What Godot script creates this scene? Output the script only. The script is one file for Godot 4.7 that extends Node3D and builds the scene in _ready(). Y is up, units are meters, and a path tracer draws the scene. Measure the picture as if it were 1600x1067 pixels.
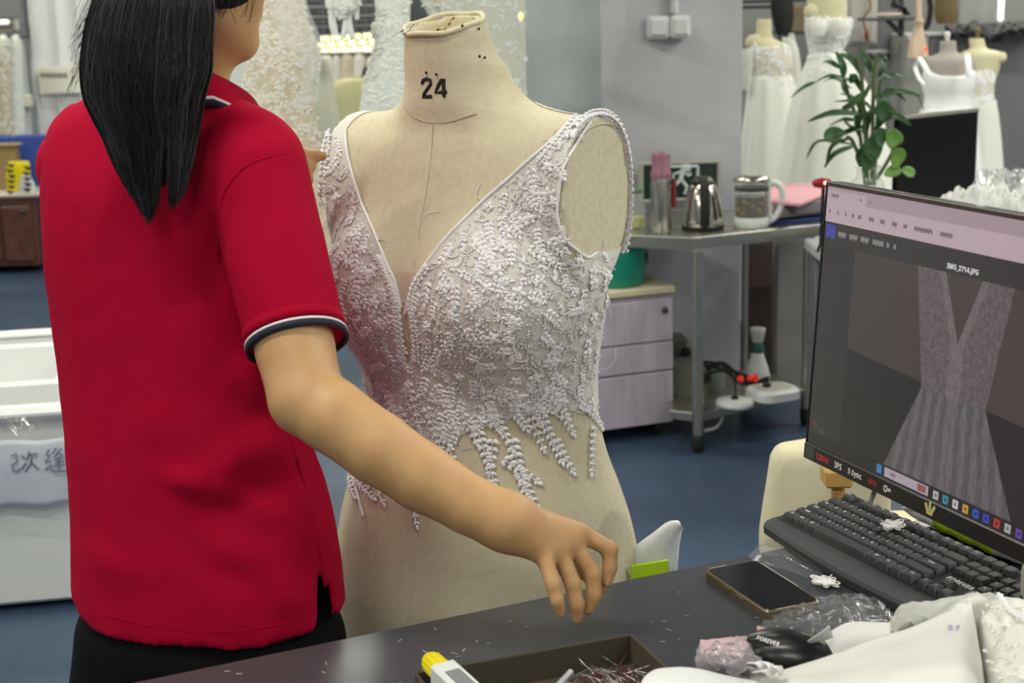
extends Node3D
# A dressmaking workshop: a person in a red polo fits a lace bodice on a dress form beside a desk.
const FP := 2300.0
var CO := Vector3(0, 1.5, 0)
var CF := Vector3(); var CR := Vector3(); var CU := Vector3()
var M := {}
var T0 := Transform3D()
var rng := RandomNumberGenerator.new()
var nz := FastNoiseLite.new()
var world_roots := {}

func _ready():
	rng.seed = 7
	nz.seed = 3; nz.frequency = 1.0; nz.fractal_octaves = 2
	lens_and_light()
	materials()
	room()
	far_left(); far_middle(); far_right(); far_table()
	desk_and_screen()
	dress_form(); bodice()
	person()
	on_desk()

# ---------------------------------------------------------------- camera, sky, lamps
func lens_and_light():
	var p = deg_to_rad(12.8); var r = deg_to_rad(1.58)
	CF = Vector3(0, -sin(p), -cos(p)); var u0 = Vector3(1, 0, 0).cross(CF)
	CR = Vector3(1, 0, 0) * cos(r) - u0 * sin(r); CU = u0 * cos(r) + Vector3(1, 0, 0) * sin(r)
	var c := Camera3D.new(); c.name = "camera"
	var a := CameraAttributesPhysical.new()
	a.frustum_focal_length = 12.0 / (533.5 / FP); a.exposure_aperture = 7.0; a.frustum_focus_distance = 2.1
	c.attributes = a
	c.transform = Transform3D(Basis(CR, CU, -CF), CO)
	add_child(c); c.current = true
	var e := Environment.new()
	e.background_mode = Environment.BG_COLOR; e.background_color = Color(0.55, 0.6, 0.65)
	e.background_energy_multiplier = 0.3
	e.tonemap_mode = Environment.TONE_MAPPER_LINEAR
	e.tonemap_exposure = 0.80
	e.sdfgi_enabled = true; e.ssao_enabled = true; e.ssil_enabled = true
	var w := WorldEnvironment.new(); w.name = "surroundings"; w.environment = e; add_child(w)

func ray(px: float, py: float) -> Vector3:
	return CF + CR * ((px - 800.0) / FP) - CU * ((py - 533.5) / FP)
func D(px: float, py: float, d: float) -> Vector3:
	var v = ray(px, py); return CO + v * (d / -v.z)
func H(px: float, py: float, h: float) -> Vector3:
	var v = ray(px, py); return CO + v * ((h - CO.y) / v.y)

# ---------------------------------------------------------------- materials
func mat(col: Color, rough := 0.7, metal := 0.0) -> StandardMaterial3D:
	var m := StandardMaterial3D.new(); m.albedo_color = col; m.roughness = rough; m.metallic = metal; return m
func rgb8(r, g, b) -> Color: return Color(r / 255.0, g / 255.0, b / 255.0)
func noise_tex(freq, size := 256, ramp = null, seed_ := 1, bump := false, oct := 4) -> NoiseTexture2D:
	var t := NoiseTexture2D.new(); t.width = size; t.height = size; t.seamless = true
	var n := FastNoiseLite.new(); n.frequency = freq; n.seed = seed_; n.fractal_octaves = oct; t.noise = n
	if bump: t.as_normal_map = true; t.bump_strength = 4.0
	if ramp != null:
		var g := Gradient.new(); g.set_color(0, ramp[0]); g.set_color(1, ramp[1]); t.color_ramp = g
	return t
func weave(n: int, depth := 0.5) -> ImageTexture:   # woven threads, one repeat
	var im := Image.create(n * 8, n * 8, false, Image.FORMAT_RGB8)
	for y in n * 8:
		for x in n * 8:
			var over = ((x / 8) + (y / 8)) % 2 == 0
			var v = (sin(PI * (fmod(y, 8) + 0.5) / 8.0) if over else sin(PI * (fmod(x, 8) + 0.5) / 8.0))
			v = 1.0 - depth + depth * v * (0.85 + 0.15 * sin(x * 12.9 + y * 7.3))
			im.set_pixel(x, y, Color(v, v, v))
	return ImageTexture.create_from_image(im)
func tri(m: StandardMaterial3D, scale := 1.0, in_world := false) -> StandardMaterial3D:
	m.uv1_triplanar = true; m.uv1_world_triplanar = in_world; m.uv1_scale = Vector3.ONE * scale; return m
func bumped(m: StandardMaterial3D, tex: Texture2D, cm: float) -> StandardMaterial3D:
	m.heightmap_enabled = true; m.heightmap_texture = tex; m.heightmap_scale = cm; return m
func glow(col: Color, k: float) -> StandardMaterial3D:
	var m := mat(col, 0.5); m.emission_enabled = true; m.emission = col; m.emission_energy_multiplier = k; return m
func clear(col: Color, a: float, rough := 0.08) -> StandardMaterial3D:
	var m := mat(Color(col, a), rough); m.transparency = BaseMaterial3D.TRANSPARENCY_ALPHA; m.cull_mode = BaseMaterial3D.CULL_DISABLED; return m

func materials():
	var w := weave(4); var fine = noise_tex(0.03, 256, null, 5); var cloud = noise_tex(0.008, 512, [Color(0.86, 0.86, 0.86), Color(1, 1, 1)], 9)
	M.floor = tri(mat(rgb8(62, 80, 104), 0.34), 0.35, true); M.floor.albedo_texture = cloud; M.floor.roughness = 0.38
	M.wall = tri(mat(rgb8(186, 186, 190), 0.85), 0.5, true); M.wall.albedo_texture = cloud
	M.wall_green = tri(mat(rgb8(188, 196, 196), 0.85), 0.5, true); M.wall_green.albedo_texture = cloud
	M.ceiling = mat(rgb8(205, 205, 205), 0.9)
	M.dark_ceiling = mat(rgb8(92, 94, 92), 0.9)
	M.white = mat(rgb8(225, 226, 224), 0.6); M.offwhite = mat(rgb8(216, 214, 200), 0.7)
	M.plastic_white = mat(rgb8(222, 224, 220), 0.35)
	M.grey = mat(rgb8(125, 126, 128), 0.7); M.dark_grey = mat(rgb8(70, 71, 74), 0.7); M.black = mat(rgb8(17, 17, 19), 0.6)
	M.rubber = mat(rgb8(18, 18, 19), 0.7)
	M.steel = tri(mat(rgb8(170, 168, 160), 0.32, 0.9), 3.0); M.steel.roughness_texture = noise_tex(0.008, 256, [Color(0.75, 0.75, 0.75), Color(1, 1, 1)], 2)
	M.chrome = mat(rgb8(200, 195, 185), 0.14, 1.0)
	M.linen = tri(mat(rgb8(219, 209, 180), 0.85), 14.0); M.linen.albedo_texture = noise_tex(0.02, 256, [Color(0.93, 0.92, 0.9), Color(1, 1, 1)], 4); bumped(M.linen, w, 0.02)
	M.linen_grey = tri(mat(rgb8(165, 158, 150), 0.85), 14.0)
	M.red = tri(mat(rgb8(172, 5, 46), 0.85), 60.0); bumped(M.red, w, 0.012); M.red.metallic_specular = 0.22
	M.red_rib = tri(mat(rgb8(160, 4, 40), 0.85), 90.0); M.red_rib.metallic_specular = 0.22; bumped(M.red_rib, w, 0.05)
	M.navy = mat(rgb8(28, 28, 48), 0.8); M.trim_white = mat(rgb8(232, 226, 228), 0.8)
	M.trousers = tri(mat(rgb8(11, 11, 13), 0.85), 40.0); M.trousers.metallic_specular = 0.25
	M.skin = tri(mat(rgb8(204, 161, 112), 0.5), 7.0); M.skin.albedo_texture = noise_tex(0.012, 256, [Color(0.93, 0.90, 0.88), Color(1, 1, 1)], 11); bumped(M.skin, fine, 0.02)
	M.skin.subsurf_scatter_enabled = true; M.skin.subsurf_scatter_strength = 0.06
	M.nail = mat(rgb8(214, 150, 130), 0.3); M.lip = mat(rgb8(180, 95, 90), 0.5); M.eye = mat(rgb8(235, 232, 228), 0.2)
	M.hair = mat(rgb8(21, 20, 22), 0.42)
	M.tulle = mat(Color(rgb8(243, 240, 234), 0.72), 0.8); M.tulle.transparency = BaseMaterial3D.TRANSPARENCY_ALPHA; M.tulle.cull_mode = BaseMaterial3D.CULL_DISABLED
	M.nude = mat(Color(rgb8(214, 196, 170), 0.75), 0.8); M.nude.transparency = BaseMaterial3D.TRANSPARENCY_ALPHA; M.nude.cull_mode = BaseMaterial3D.CULL_DISABLED
	M.lace = mat(rgb8(242, 239, 240), 0.55); M.lace.rim_enabled = true; M.lace.rim = 0.4
	M.thread = mat(rgb8(226, 220, 221), 0.7)
	M.bead = mat(rgb8(236, 233, 234), 0.08); M.bead.metallic_specular = 0.8
	M.gown = tri(mat(rgb8(236, 236, 226), 0.8), 5.0); M.gown.rim_enabled = true; M.gown.rim = 0.3
	M.gown_satin = mat(rgb8(240, 240, 238), 0.45)
	M.gown_warm = mat(rgb8(226, 219, 202), 0.8)
	M.gown_cool = mat(rgb8(222, 226, 222), 0.8)
	M.champagne = tri(mat(rgb8(222, 210, 188), 0.8), 4.0); M.champagne.albedo_texture = noise_tex(0.02, 256, [Color(0.86, 0.84, 0.8), Color(1, 1, 1)], 21)
	M.cream = mat(rgb8(216, 208, 172), 0.8)
	M.sheer = mat(Color(rgb8(236, 236, 228), 0.55), 0.8); M.sheer.transparency = BaseMaterial3D.TRANSPARENCY_ALPHA; M.sheer.cull_mode = BaseMaterial3D.CULL_DISABLED
	M.veil = mat(Color(rgb8(224, 222, 214), 0.28), 0.8); M.veil.transparency = BaseMaterial3D.TRANSPARENCY_ALPHA; M.veil.cull_mode = BaseMaterial3D.CULL_DISABLED
	M.desk = tri(mat(rgb8(64, 65, 69), 0.24), 1.3); M.desk.roughness_texture = noise_tex(0.02, 512, [Color(0.65, 0.65, 0.65), Color(1, 1, 1)], 14); bumped(M.desk, noise_tex(0.012, 256, null, 31), 0.03)
	M.keys = tri(mat(rgb8(42, 43, 46), 0.4), 50.0); M.case = tri(mat(rgb8(50, 51, 54), 0.5), 50.0); bumped(M.case, fine, 0.004)
	M.gloss_black = mat(rgb8(14, 14, 16), 0.12)
	M.mouse = mat(rgb8(20, 20, 21), 0.28)
	M.film = clear(Color(0.95, 0.95, 0.96), 0.05, 0.05)
	M.glass = clear(Color(0.9, 0.95, 0.93), 0.12, 0.04)
	M.card = tri(mat(rgb8(74, 66, 52), 0.85), 20.0)
	M.wood = tri(mat(rgb8(106, 62, 46), 0.5), 2.0); M.wood.albedo_texture = noise_tex(0.02, 256, [Color(0.7, 0.7, 0.7), Color(1, 1, 1)], 17)
	M.pine = mat(rgb8(196, 152, 84), 0.6); M.beige_top = mat(rgb8(206, 194, 162), 0.6)
	M.lilac = tri(mat(rgb8(188, 178, 190), 0.55), 1.0); M.lilac.albedo_texture = noise_tex(0.02, 256, [Color(0.9, 0.89, 0.9), Color(1, 1, 1)], 19); M.lilac.uv1_scale = Vector3(6, 0.6, 6)
	M.teal = mat(rgb8(30, 142, 118), 0.35)
	M.leaf = tri(mat(rgb8(52, 92, 44), 0.4), 9.0); M.leaf.albedo_texture = noise_tex(0.02, 128, [Color(0.7, 0.75, 0.7), Color(1, 1, 1)], 8); M.leaf.backlight_enabled = true; M.leaf.backlight = Color(0.12, 0.2, 0.06)
	M.leaf_light = mat(rgb8(96, 136, 58), 0.4); M.leaf_light.backlight_enabled = true; M.leaf_light.backlight = Color(0.15, 0.25, 0.06)
	M.stem = mat(rgb8(74, 92, 48), 0.6)
	M.mauve = mat(rgb8(132, 82, 100), 0.45)
	M.pink = mat(rgb8(222, 164, 172), 0.6); M.blue = mat(rgb8(38, 58, 122), 0.6); M.paper = mat(rgb8(228, 226, 222), 0.8)
	M.sign_green = mat(rgb8(16, 42, 34), 0.3); M.sign_white = mat(rgb8(190, 200, 196), 0.5)
	M.tea = mat(Color(rgb8(92, 62, 16), 0.25), 0.05); M.tea.refraction_enabled = true; M.tea.refraction_scale = 0.033; M.tea.transparency = BaseMaterial3D.TRANSPARENCY_ALPHA
	M.yellow = mat(rgb8(240, 220, 10), 0.4); M.red_plain = mat(rgb8(190, 24, 24), 0.5); M.brown = mat(rgb8(112, 98, 62), 0.8)
	M.lime = mat(rgb8(178, 214, 20), 0.6); M.bottle_green = mat(rgb8(22, 92, 76), 0.5)
	M.lamp = glow(Color(1, 1, 0.93), 3.2)
	M.gold = mat(rgb8(120, 106, 82), 0.35, 0.5)
	M.pin = mat(rgb8(196, 194, 190), 0.25, 0.9); M.pinhead = mat(rgb8(110, 20, 34), 0.3)

# ---------------------------------------------------------------- naming
func thing(called: String, label: String, category: String, at = Vector3.ZERO, group := "", in_world := true) -> Node3D:
	var o := Node3D.new(); o.name = called; add_child(o, true)
	o.transform = at if at is Transform3D else Transform3D(Basis(), at)
	o.set_meta("label", label); o.set_meta("category", category)
	if group: o.set_meta("group", group)
	if in_world: world_roots[o] = true
	return o
func part(called: String, what, m: Material, parent: Node3D, label := "") -> MeshInstance3D:
	var o := MeshInstance3D.new(); o.name = called
	if what is SurfaceTool:
		what.generate_normals(); what.index(); o.mesh = what.commit()
	else: o.mesh = what
	o.material_override = m
	parent.add_child(o, true)
	if world_roots.has(parent): o.transform = parent.transform.affine_inverse()
	if label: o.set_meta("label", label)
	return o
func struct(called: String, what, m: Material) -> MeshInstance3D:
	var o = part(called, what, m, self); o.set_meta("kind", "structure"); return o
func single(called: String, label: String, category: String, what, m: Material, group := "") -> MeshInstance3D:
	var o = part(called, what, m, self, label); o.set_meta("category", category)
	if group: o.set_meta("group", group)
	return o
func stuff(o: Node3D) -> Node3D: o.set_meta("kind", "stuff"); return o

# ---------------------------------------------------------------- shapes
func S(flat := false) -> SurfaceTool:
	var st := SurfaceTool.new(); st.begin(Mesh.PRIMITIVE_TRIANGLES); st.set_smooth_group(-1 if flat else 0); return st
func tri3(st: SurfaceTool, a: Vector3, b: Vector3, c: Vector3, out = null):
	if out != null and (a - c).cross(a - b).dot(out) < 0.0: st.add_vertex(a); st.add_vertex(c); st.add_vertex(b)
	else: st.add_vertex(a); st.add_vertex(b); st.add_vertex(c)
func qd(st, a, b, c, d, out = null): tri3(st, a, b, c, out); tri3(st, a, c, d, out)
func yawed(p: Vector3, deg: float) -> Transform3D: return Transform3D(Basis(Vector3.UP, deg_to_rad(deg)), p)
func bx(st: SurfaceTool, size: Vector3, xf := T0, bev := 0.004):    # box with chamfered edges, centred
	var h = size * 0.5; var b = minf(bev, minf(h.x, minf(h.y, h.z)) * 0.9)
	st.set_smooth_group(-1)
	for a in 3:
		var u = (a + 1) % 3; var v = (a + 2) % 3
		for s in [-1.0, 1.0]:
			var q := []
			for k in [[-1, -1], [1, -1], [1, 1], [-1, 1]]:
				var p = Vector3(); p[a] = s * h[a]; p[u] = k[0] * (h[u] - b); p[v] = k[1] * (h[v] - b); q.append(xf * p)
			var out = Vector3(); out[a] = s
			qd(st, q[0], q[1], q[2], q[3], xf.basis * out)
			for s2 in [-1.0, 1.0]:                                      # edges between a and u
				var e := []
				for k in [[0, -1], [0, 1], [1, 1], [1, -1]]:
					var p = Vector3(); p[a] = s * (h[a] - (b if k[0] else 0.0)); p[u] = s2 * (h[u] - (0.0 if k[0] else b)); p[v] = k[1] * (h[v] - b); e.append(xf * p)
				var o2 = Vector3(); o2[a] = s; o2[u] = s2
				qd(st, e[0], e[1], e[2], e[3], xf.basis * o2)
	for sx in [-1.0, 1.0]:
		for sy in [-1.0, 1.0]:
			for sz in [-1.0, 1.0]:
				tri3(st, xf * Vector3(sx * h.x, sy * (h.y - b), sz * (h.z - b)), xf * Vector3(sx * (h.x - b), sy * h.y, sz * (h.z - b)), xf * Vector3(sx * (h.x - b), sy * (h.y - b), sz * h.z), xf.basis * Vector3(sx, sy, sz))
func boxm(size: Vector3, xf := T0, bev := 0.004) -> SurfaceTool:
	var st = S(true); bx(st, size, xf, bev); return st
func loft(st: SurfaceTool, rings: Array, cap0 := true, cap1 := true, closed := true):
	st.set_smooth_group(0)
	var n = rings[0].size()
	for i in rings.size() - 1:
		for j in (n if closed else n - 1):
			var k = (j + 1) % n
			tri3(st, rings[i][j], rings[i + 1][j], rings[i + 1][k]); tri3(st, rings[i][j], rings[i + 1][k], rings[i][k])
	st.set_smooth_group(1)
	for e in [[cap0, rings[0], false], [cap1, rings[-1], true]]:
		if not e[0]: continue
		var c = Vector3(); for p in e[1]: c += p
		c /= n
		for j in n:
			if e[2]: tri3(st, c, e[1][(j + 1) % n], e[1][j])
			else: tri3(st, c, e[1][j], e[1][(j + 1) % n])
func lathe(st: SurfaceTool, prof: Array, xf := T0, seg := 28, sx := 1.0, sz := 1.0, caps := true):
	var rings := []
	for p in prof:
		var r := PackedVector3Array()
		for j in seg:
			var a = TAU * j / seg
			r.append(xf * Vector3(p.x * cos(a) * sx, p.y, p.x * sin(a) * sz))
		rings.append(r)
	loft(st, rings, caps, caps)
func tube(st: SurfaceTool, pts: Array, rad, seg := 8, caps := true, flatten := 1.0):
	var rings := []; var n = pts.size(); var side = Vector3()
	for i in n:
		var t = (pts[mini(i + 1, n - 1)] - pts[maxi(i - 1, 0)]).normalized()
		if i == 0: side = t.cross(Vector3.UP if absf(t.y) < 0.9 else Vector3.RIGHT).normalized()
		side = (side - t * side.dot(t)).normalized()
		var up = t.cross(side)
		var r = rad[i] if rad is Array else rad
		var ring := PackedVector3Array()
		for j in seg:
			var a = TAU * j / seg
			ring.append(pts[i] + side * (cos(a) * r) + up * (sin(a) * r * flatten))
		rings.append(ring)
	loft(st, rings, caps, caps)
func smooth_path(pts: Array, per := 6) -> Array:
	var out := []; var n = pts.size()
	for i in n - 1:
		for k in per:
			out.append(pts[i].cubic_interpolate(pts[i + 1], pts[maxi(i - 1, 0)], pts[mini(i + 2, n - 1)], float(k) / per))
	out.append(pts[n - 1]); return out
func sheet(st: SurfaceTool, rows: Array, th := 0.0):                   # a net of points, given thickness
	var n = rows.size(); var m = rows[0].size()
	st.set_smooth_group(0)
	if th <= 0.0:
		for i in n - 1:
			for j in m - 1: qd(st, rows[i][j], rows[i + 1][j], rows[i + 1][j + 1], rows[i][j + 1])
		return
	var under := []
	for i in n:
		var r := []
		for j in m:
			var a = rows[mini(i + 1, n - 1)][j] - rows[maxi(i - 1, 0)][j]; var b = rows[i][mini(j + 1, m - 1)] - rows[i][maxi(j - 1, 0)]
			r.append(rows[i][j] + a.cross(b).normalized() * th)
		under.append(r)
	for i in n - 1:
		for j in m - 1:
			qd(st, rows[i][j], rows[i + 1][j], rows[i + 1][j + 1], rows[i][j + 1]); qd(st, under[i][j], under[i][j + 1], under[i + 1][j + 1], under[i + 1][j])
	for i in n - 1:
		qd(st, rows[i][0], under[i][0], under[i + 1][0], rows[i + 1][0]); qd(st, rows[i][m - 1], rows[i + 1][m - 1], under[i + 1][m - 1], under[i][m - 1])
	for j in m - 1:
		qd(st, rows[0][j], rows[0][j + 1], under[0][j + 1], under[0][j]); qd(st, rows[n - 1][j], under[n - 1][j], under[n - 1][j + 1], rows[n - 1][j + 1])
func spline_net(ctrl: Array, per := 6) -> Array:                      # Catmull-Rom surface through a net of points
	var a := []
	for row in ctrl: a.append(smooth_path(row, per))
	var out := []
	for j in a[0].size():
		var col := []; for i in a.size(): col.append(a[i][j])
		out.append(smooth_path(col, per))
	return out
func crease(rows: Array, amp: float, freq: float, sharp := false) -> Array:
	for i in rows.size():
		for j in rows[i].size():
			var p = rows[i][j]; var v = nz.get_noise_3dv(p * freq); if sharp: v = 0.5 - absf(v) * 2.0
			rows[i][j] = p + Vector3(0.3 * nz.get_noise_3dv(p * freq + Vector3(9, 3, 1)), 1, 0.3 * nz.get_noise_3dv(p * freq + Vector3(1, 7, 5))) * v * amp
	return rows
func extrude(st: SurfaceTool, poly: PackedVector2Array, h: float, bev: float, xf := T0):   # outline in x,z raised by h, chamfered top
	var n = poly.size()
	var area = 0.0
	for i in n: area += poly[i].cross(poly[(i + 1) % n])
	var inset := PackedVector2Array()
	for i in n:
		var e1 = (poly[i] - poly[(i + n - 1) % n]).normalized(); var e2 = (poly[(i + 1) % n] - poly[i]).normalized()
		var nn = (e1 + e2).normalized().orthogonal() * signf(area)
		inset.append(poly[i] - nn * bev)
		if (inset[i] - poly[i]).dot((poly[(i + 1) % n] + poly[(i + n - 1) % n]) * 0.5 - poly[i]) < -1e9: pass
	var v3 = func(p, y): return xf * Vector3(p.x, y, p.y)
	var mid = Vector2(); for p in poly: mid += p / n
	if inset[0].distance_to(mid) > poly[0].distance_to(mid):
		for i in n: inset[i] = poly[i] * 2.0 - inset[i]
	st.set_smooth_group(-1)
	for i in n:
		var k = (i + 1) % n; var out = xf.basis * Vector3((poly[i] + poly[k]).x * 0.5 - mid.x, 0, (poly[i] + poly[k]).y * 0.5 - mid.y)
		qd(st, v3.call(poly[i], 0.0), v3.call(poly[k], 0.0), v3.call(poly[k], h - bev), v3.call(poly[i], h - bev), out)
		qd(st, v3.call(poly[i], h - bev), v3.call(poly[k], h - bev), v3.call(inset[k], h), v3.call(inset[i], h), out + xf.basis * Vector3.UP * out.length())
	for set_ in [[inset, h, Vector3.UP], [poly, 0.0, Vector3.DOWN]]:
		var t = Geometry2D.triangulate_polygon(set_[0])
		for i in t.size() / 3: tri3(st, v3.call(set_[0][t[i * 3]], set_[1]), v3.call(set_[0][t[i * 3 + 1]], set_[1]), v3.call(set_[0][t[i * 3 + 2]], set_[1]), xf.basis * set_[2])
func round_rect(w: float, d: float, r: float, k := 6) -> PackedVector2Array:
	var out := PackedVector2Array()
	for c in [[1, 1, 0], [-1, 1, 90], [-1, -1, 180], [1, -1, 270]]:
		for i in k + 1:
			var a = deg_to_rad(c[2] + 90.0 * i / k); out.append(Vector2(c[0] * (w / 2 - r) + r * cos(a), c[1] * (d / 2 - r) + r * sin(a)))
	return out
func text(what: String, size: float, xf: Transform3D, m: Material, parent: Node3D, called := "lettering", bold := true, depth := 0.0004):
	var t := TextMesh.new(); t.text = what; t.font_size = 32; t.pixel_size = size / 32.0; t.depth = depth; t.curve_step = 2.0
	var f := SystemFont.new(); f.font_names = PackedStringArray(["Droid Sans"]); f.font_weight = 700 if bold else 400; t.font = f
	var o = part(called, t, m, parent); o.transform = o.transform * xf; return o
# smooth solids from a distance field, meshed as surface nets
func smin(a: float, b: float, k: float) -> float:
	var h = maxf(k - absf(a - b), 0.0); return minf(a, b) - h * h / (4.0 * k)
func bone(p: Vector3, a: Vector3, b: Vector3, ra: float, rb: float) -> float:
	var ab = b - a; var t = clampf((p - a).dot(ab) / ab.length_squared(), 0.0, 1.0)
	return (p - a - ab * t).length() - lerpf(ra, rb, t)
func ell(p: Vector3, r: Vector3) -> float:
	var k = (p / r).length(); return (k - 1.0) * minf(r.x, minf(r.y, r.z))
func nets(f: Callable, lo: Vector3, hi: Vector3, h: float, smooth := 1) -> ArrayMesh:
	var nb := Vector3i(((hi - lo) / (h * 4.0)).ceil()); var n := nb * 4 + Vector3i.ONE
	var sy := n.x; var sz := n.x * n.y
	var vals := PackedFloat32Array(); vals.resize(sz * n.z); vals.fill(1e3)
	var active := []
	var reach = h * 2.0 * 1.7321 * 1.55
	for bz in nb.z:
		for by in nb.y:
			for bxx in nb.x:
				var c = f.call(lo + Vector3(bxx * 4 + 2, by * 4 + 2, bz * 4 + 2) * h)
				var ex = 5 if bxx == nb.x - 1 else 4; var ey = 5 if by == nb.y - 1 else 4; var ez = 5 if bz == nb.z - 1 else 4
				if absf(c) > reach:
					if c < 0.0:
						for z in ez:
							for y in ey:
								var o = (bz * 4 + z) * sz + (by * 4 + y) * sy + bxx * 4
								for x in ex: vals[o + x] = -1e3
					continue
				active.append(Vector3i(bxx, by, bz) * 4)
				for z in ez:
					for y in ey:
						var o = (bz * 4 + z) * sz + (by * 4 + y) * sy + bxx * 4
						for x in ex: vals[o + x] = f.call(lo + Vector3(bxx * 4 + x, by * 4 + y, bz * 4 + z) * h)
	var idx := PackedInt32Array(); idx.resize(vals.size()); idx.fill(-1)
	var vs := PackedVector3Array()
	var off := [0, 1, sy, sy + 1, sz, sz + 1, sz + sy, sz + sy + 1]
	var cor := [Vector3(0, 0, 0), Vector3(1, 0, 0), Vector3(0, 1, 0), Vector3(1, 1, 0), Vector3(0, 0, 1), Vector3(1, 0, 1), Vector3(0, 1, 1), Vector3(1, 1, 1)]
	var eds := [0, 1, 2, 3, 4, 5, 6, 7, 0, 2, 1, 3, 4, 6, 5, 7, 0, 4, 1, 5, 2, 6, 3, 7]
	for b in active:
		for z in 4:
			for y in 4:
				for x in 4:
					var o: int = (b.z + z) * sz + (b.y + y) * sy + b.x + x
					var mask := 0
					for k in 8:
						if vals[o + off[k]] < 0.0: mask |= 1 << k
					if mask == 0 or mask == 255: continue
					var sum := Vector3(); var cnt := 0
					for e in 12:
						var i: int = eds[e * 2]; var j: int = eds[e * 2 + 1]
						if ((mask >> i) & 1) != ((mask >> j) & 1):
							var va = vals[o + off[i]]; var vb = vals[o + off[j]]
							sum += cor[i].lerp(cor[j], clampf(va / (va - vb), 0.0, 1.0)); cnt += 1
					idx[o] = vs.size(); vs.append(lo + (Vector3(b.x + x, b.y + y, b.z + z) + sum / cnt) * h)
	var ix := PackedInt32Array()
	for b in active:
		for z in 4:
			for y in 4:
				for x in 4:
					var o: int = (b.z + z) * sz + (b.y + y) * sy + b.x + x
					var neg = vals[o] < 0.0
					for a in 3:
						var step: int = [1, sy, sz][a]
						if neg == (vals[o + step] < 0.0): continue
						var u: int = [sy, sz, 1][a]; var v: int = [sz, 1, sy][a]
						if o - u - v < 0: continue
						var q0 = idx[o]; var q1 = idx[o - u]; var q2 = idx[o - u - v]; var q3 = idx[o - v]
						if q0 < 0 or q1 < 0 or q2 < 0 or q3 < 0: continue
						if neg: ix.append_array([q0, q3, q2, q0, q2, q1])
						else: ix.append_array([q0, q1, q2, q0, q2, q3])
	for pass_ in smooth:
		var acc := PackedVector3Array(); acc.resize(vs.size()); var cn := PackedInt32Array(); cn.resize(vs.size())
		for i in ix.size() / 3:
			var a = ix[i * 3]; var b2 = ix[i * 3 + 1]; var c2 = ix[i * 3 + 2]
			acc[a] += vs[b2] + vs[c2]; acc[b2] += vs[a] + vs[c2]; acc[c2] += vs[a] + vs[b2]; cn[a] += 2; cn[b2] += 2; cn[c2] += 2
		for i in vs.size():
			if cn[i]: vs[i] = vs[i].lerp(acc[i] / cn[i], 0.5)
	var ns := PackedVector3Array(); ns.resize(vs.size())
	for i in ix.size() / 3:
		var a = ix[i * 3]; var b2 = ix[i * 3 + 1]; var c2 = ix[i * 3 + 2]
		var nn = (vs[a] - vs[c2]).cross(vs[a] - vs[b2]); ns[a] += nn; ns[b2] += nn; ns[c2] += nn
	for i in ns.size(): ns[i] = ns[i].normalized()
	var arr := []; arr.resize(Mesh.ARRAY_MAX); arr[Mesh.ARRAY_VERTEX] = vs; arr[Mesh.ARRAY_NORMAL] = ns; arr[Mesh.ARRAY_INDEX] = ix
	var m := ArrayMesh.new(); m.add_surface_from_arrays(Mesh.PRIMITIVE_TRIANGLES, arr); return m
func merged(list: Array) -> ArrayMesh:
	var st := SurfaceTool.new(); st.begin(Mesh.PRIMITIVE_TRIANGLES)
	for m in list: st.append_from(m, 0, T0)
	return st.commit()
func clipped(m: ArrayMesh, g: Callable, push: float) -> SurfaceTool:   # the part of a mesh where g > 0, pushed out along its normals
	var a = m.surface_get_arrays(0); var v = a[Mesh.ARRAY_VERTEX]; var n = a[Mesh.ARRAY_NORMAL]; var ix = a[Mesh.ARRAY_INDEX]
	var gv := PackedFloat32Array(); gv.resize(v.size())
	for i in v.size(): gv[i] = g.call(v[i], n[i])
	var st = S()
	for t in ix.size() / 3:
		var poly := []
		for k in 3:
			var i = ix[t * 3 + k]; var j = ix[t * 3 + (k + 1) % 3]
			if gv[i] > 0.0: poly.append(v[i] + n[i] * push)
			if (gv[i] > 0.0) != (gv[j] > 0.0):
				var s = gv[i] / (gv[i] - gv[j]); poly.append(v[i].lerp(v[j], s) + n[i].lerp(n[j], s) * push)
		for k in range(1, poly.size() - 1): tri3(st, poly[0], poly[k], poly[k + 1])
	return st
func in_poly(p: Vector2, poly: PackedVector2Array) -> float:          # signed distance, positive inside
	var d = 1e9; var n = poly.size()
	for i in n:
		var q = Geometry2D.get_closest_point_to_segment(p, poly[i], poly[(i + 1) % n]); d = minf(d, q.distance_to(p))
	return d if Geometry2D.is_point_in_polygon(p, poly) else -d
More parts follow.
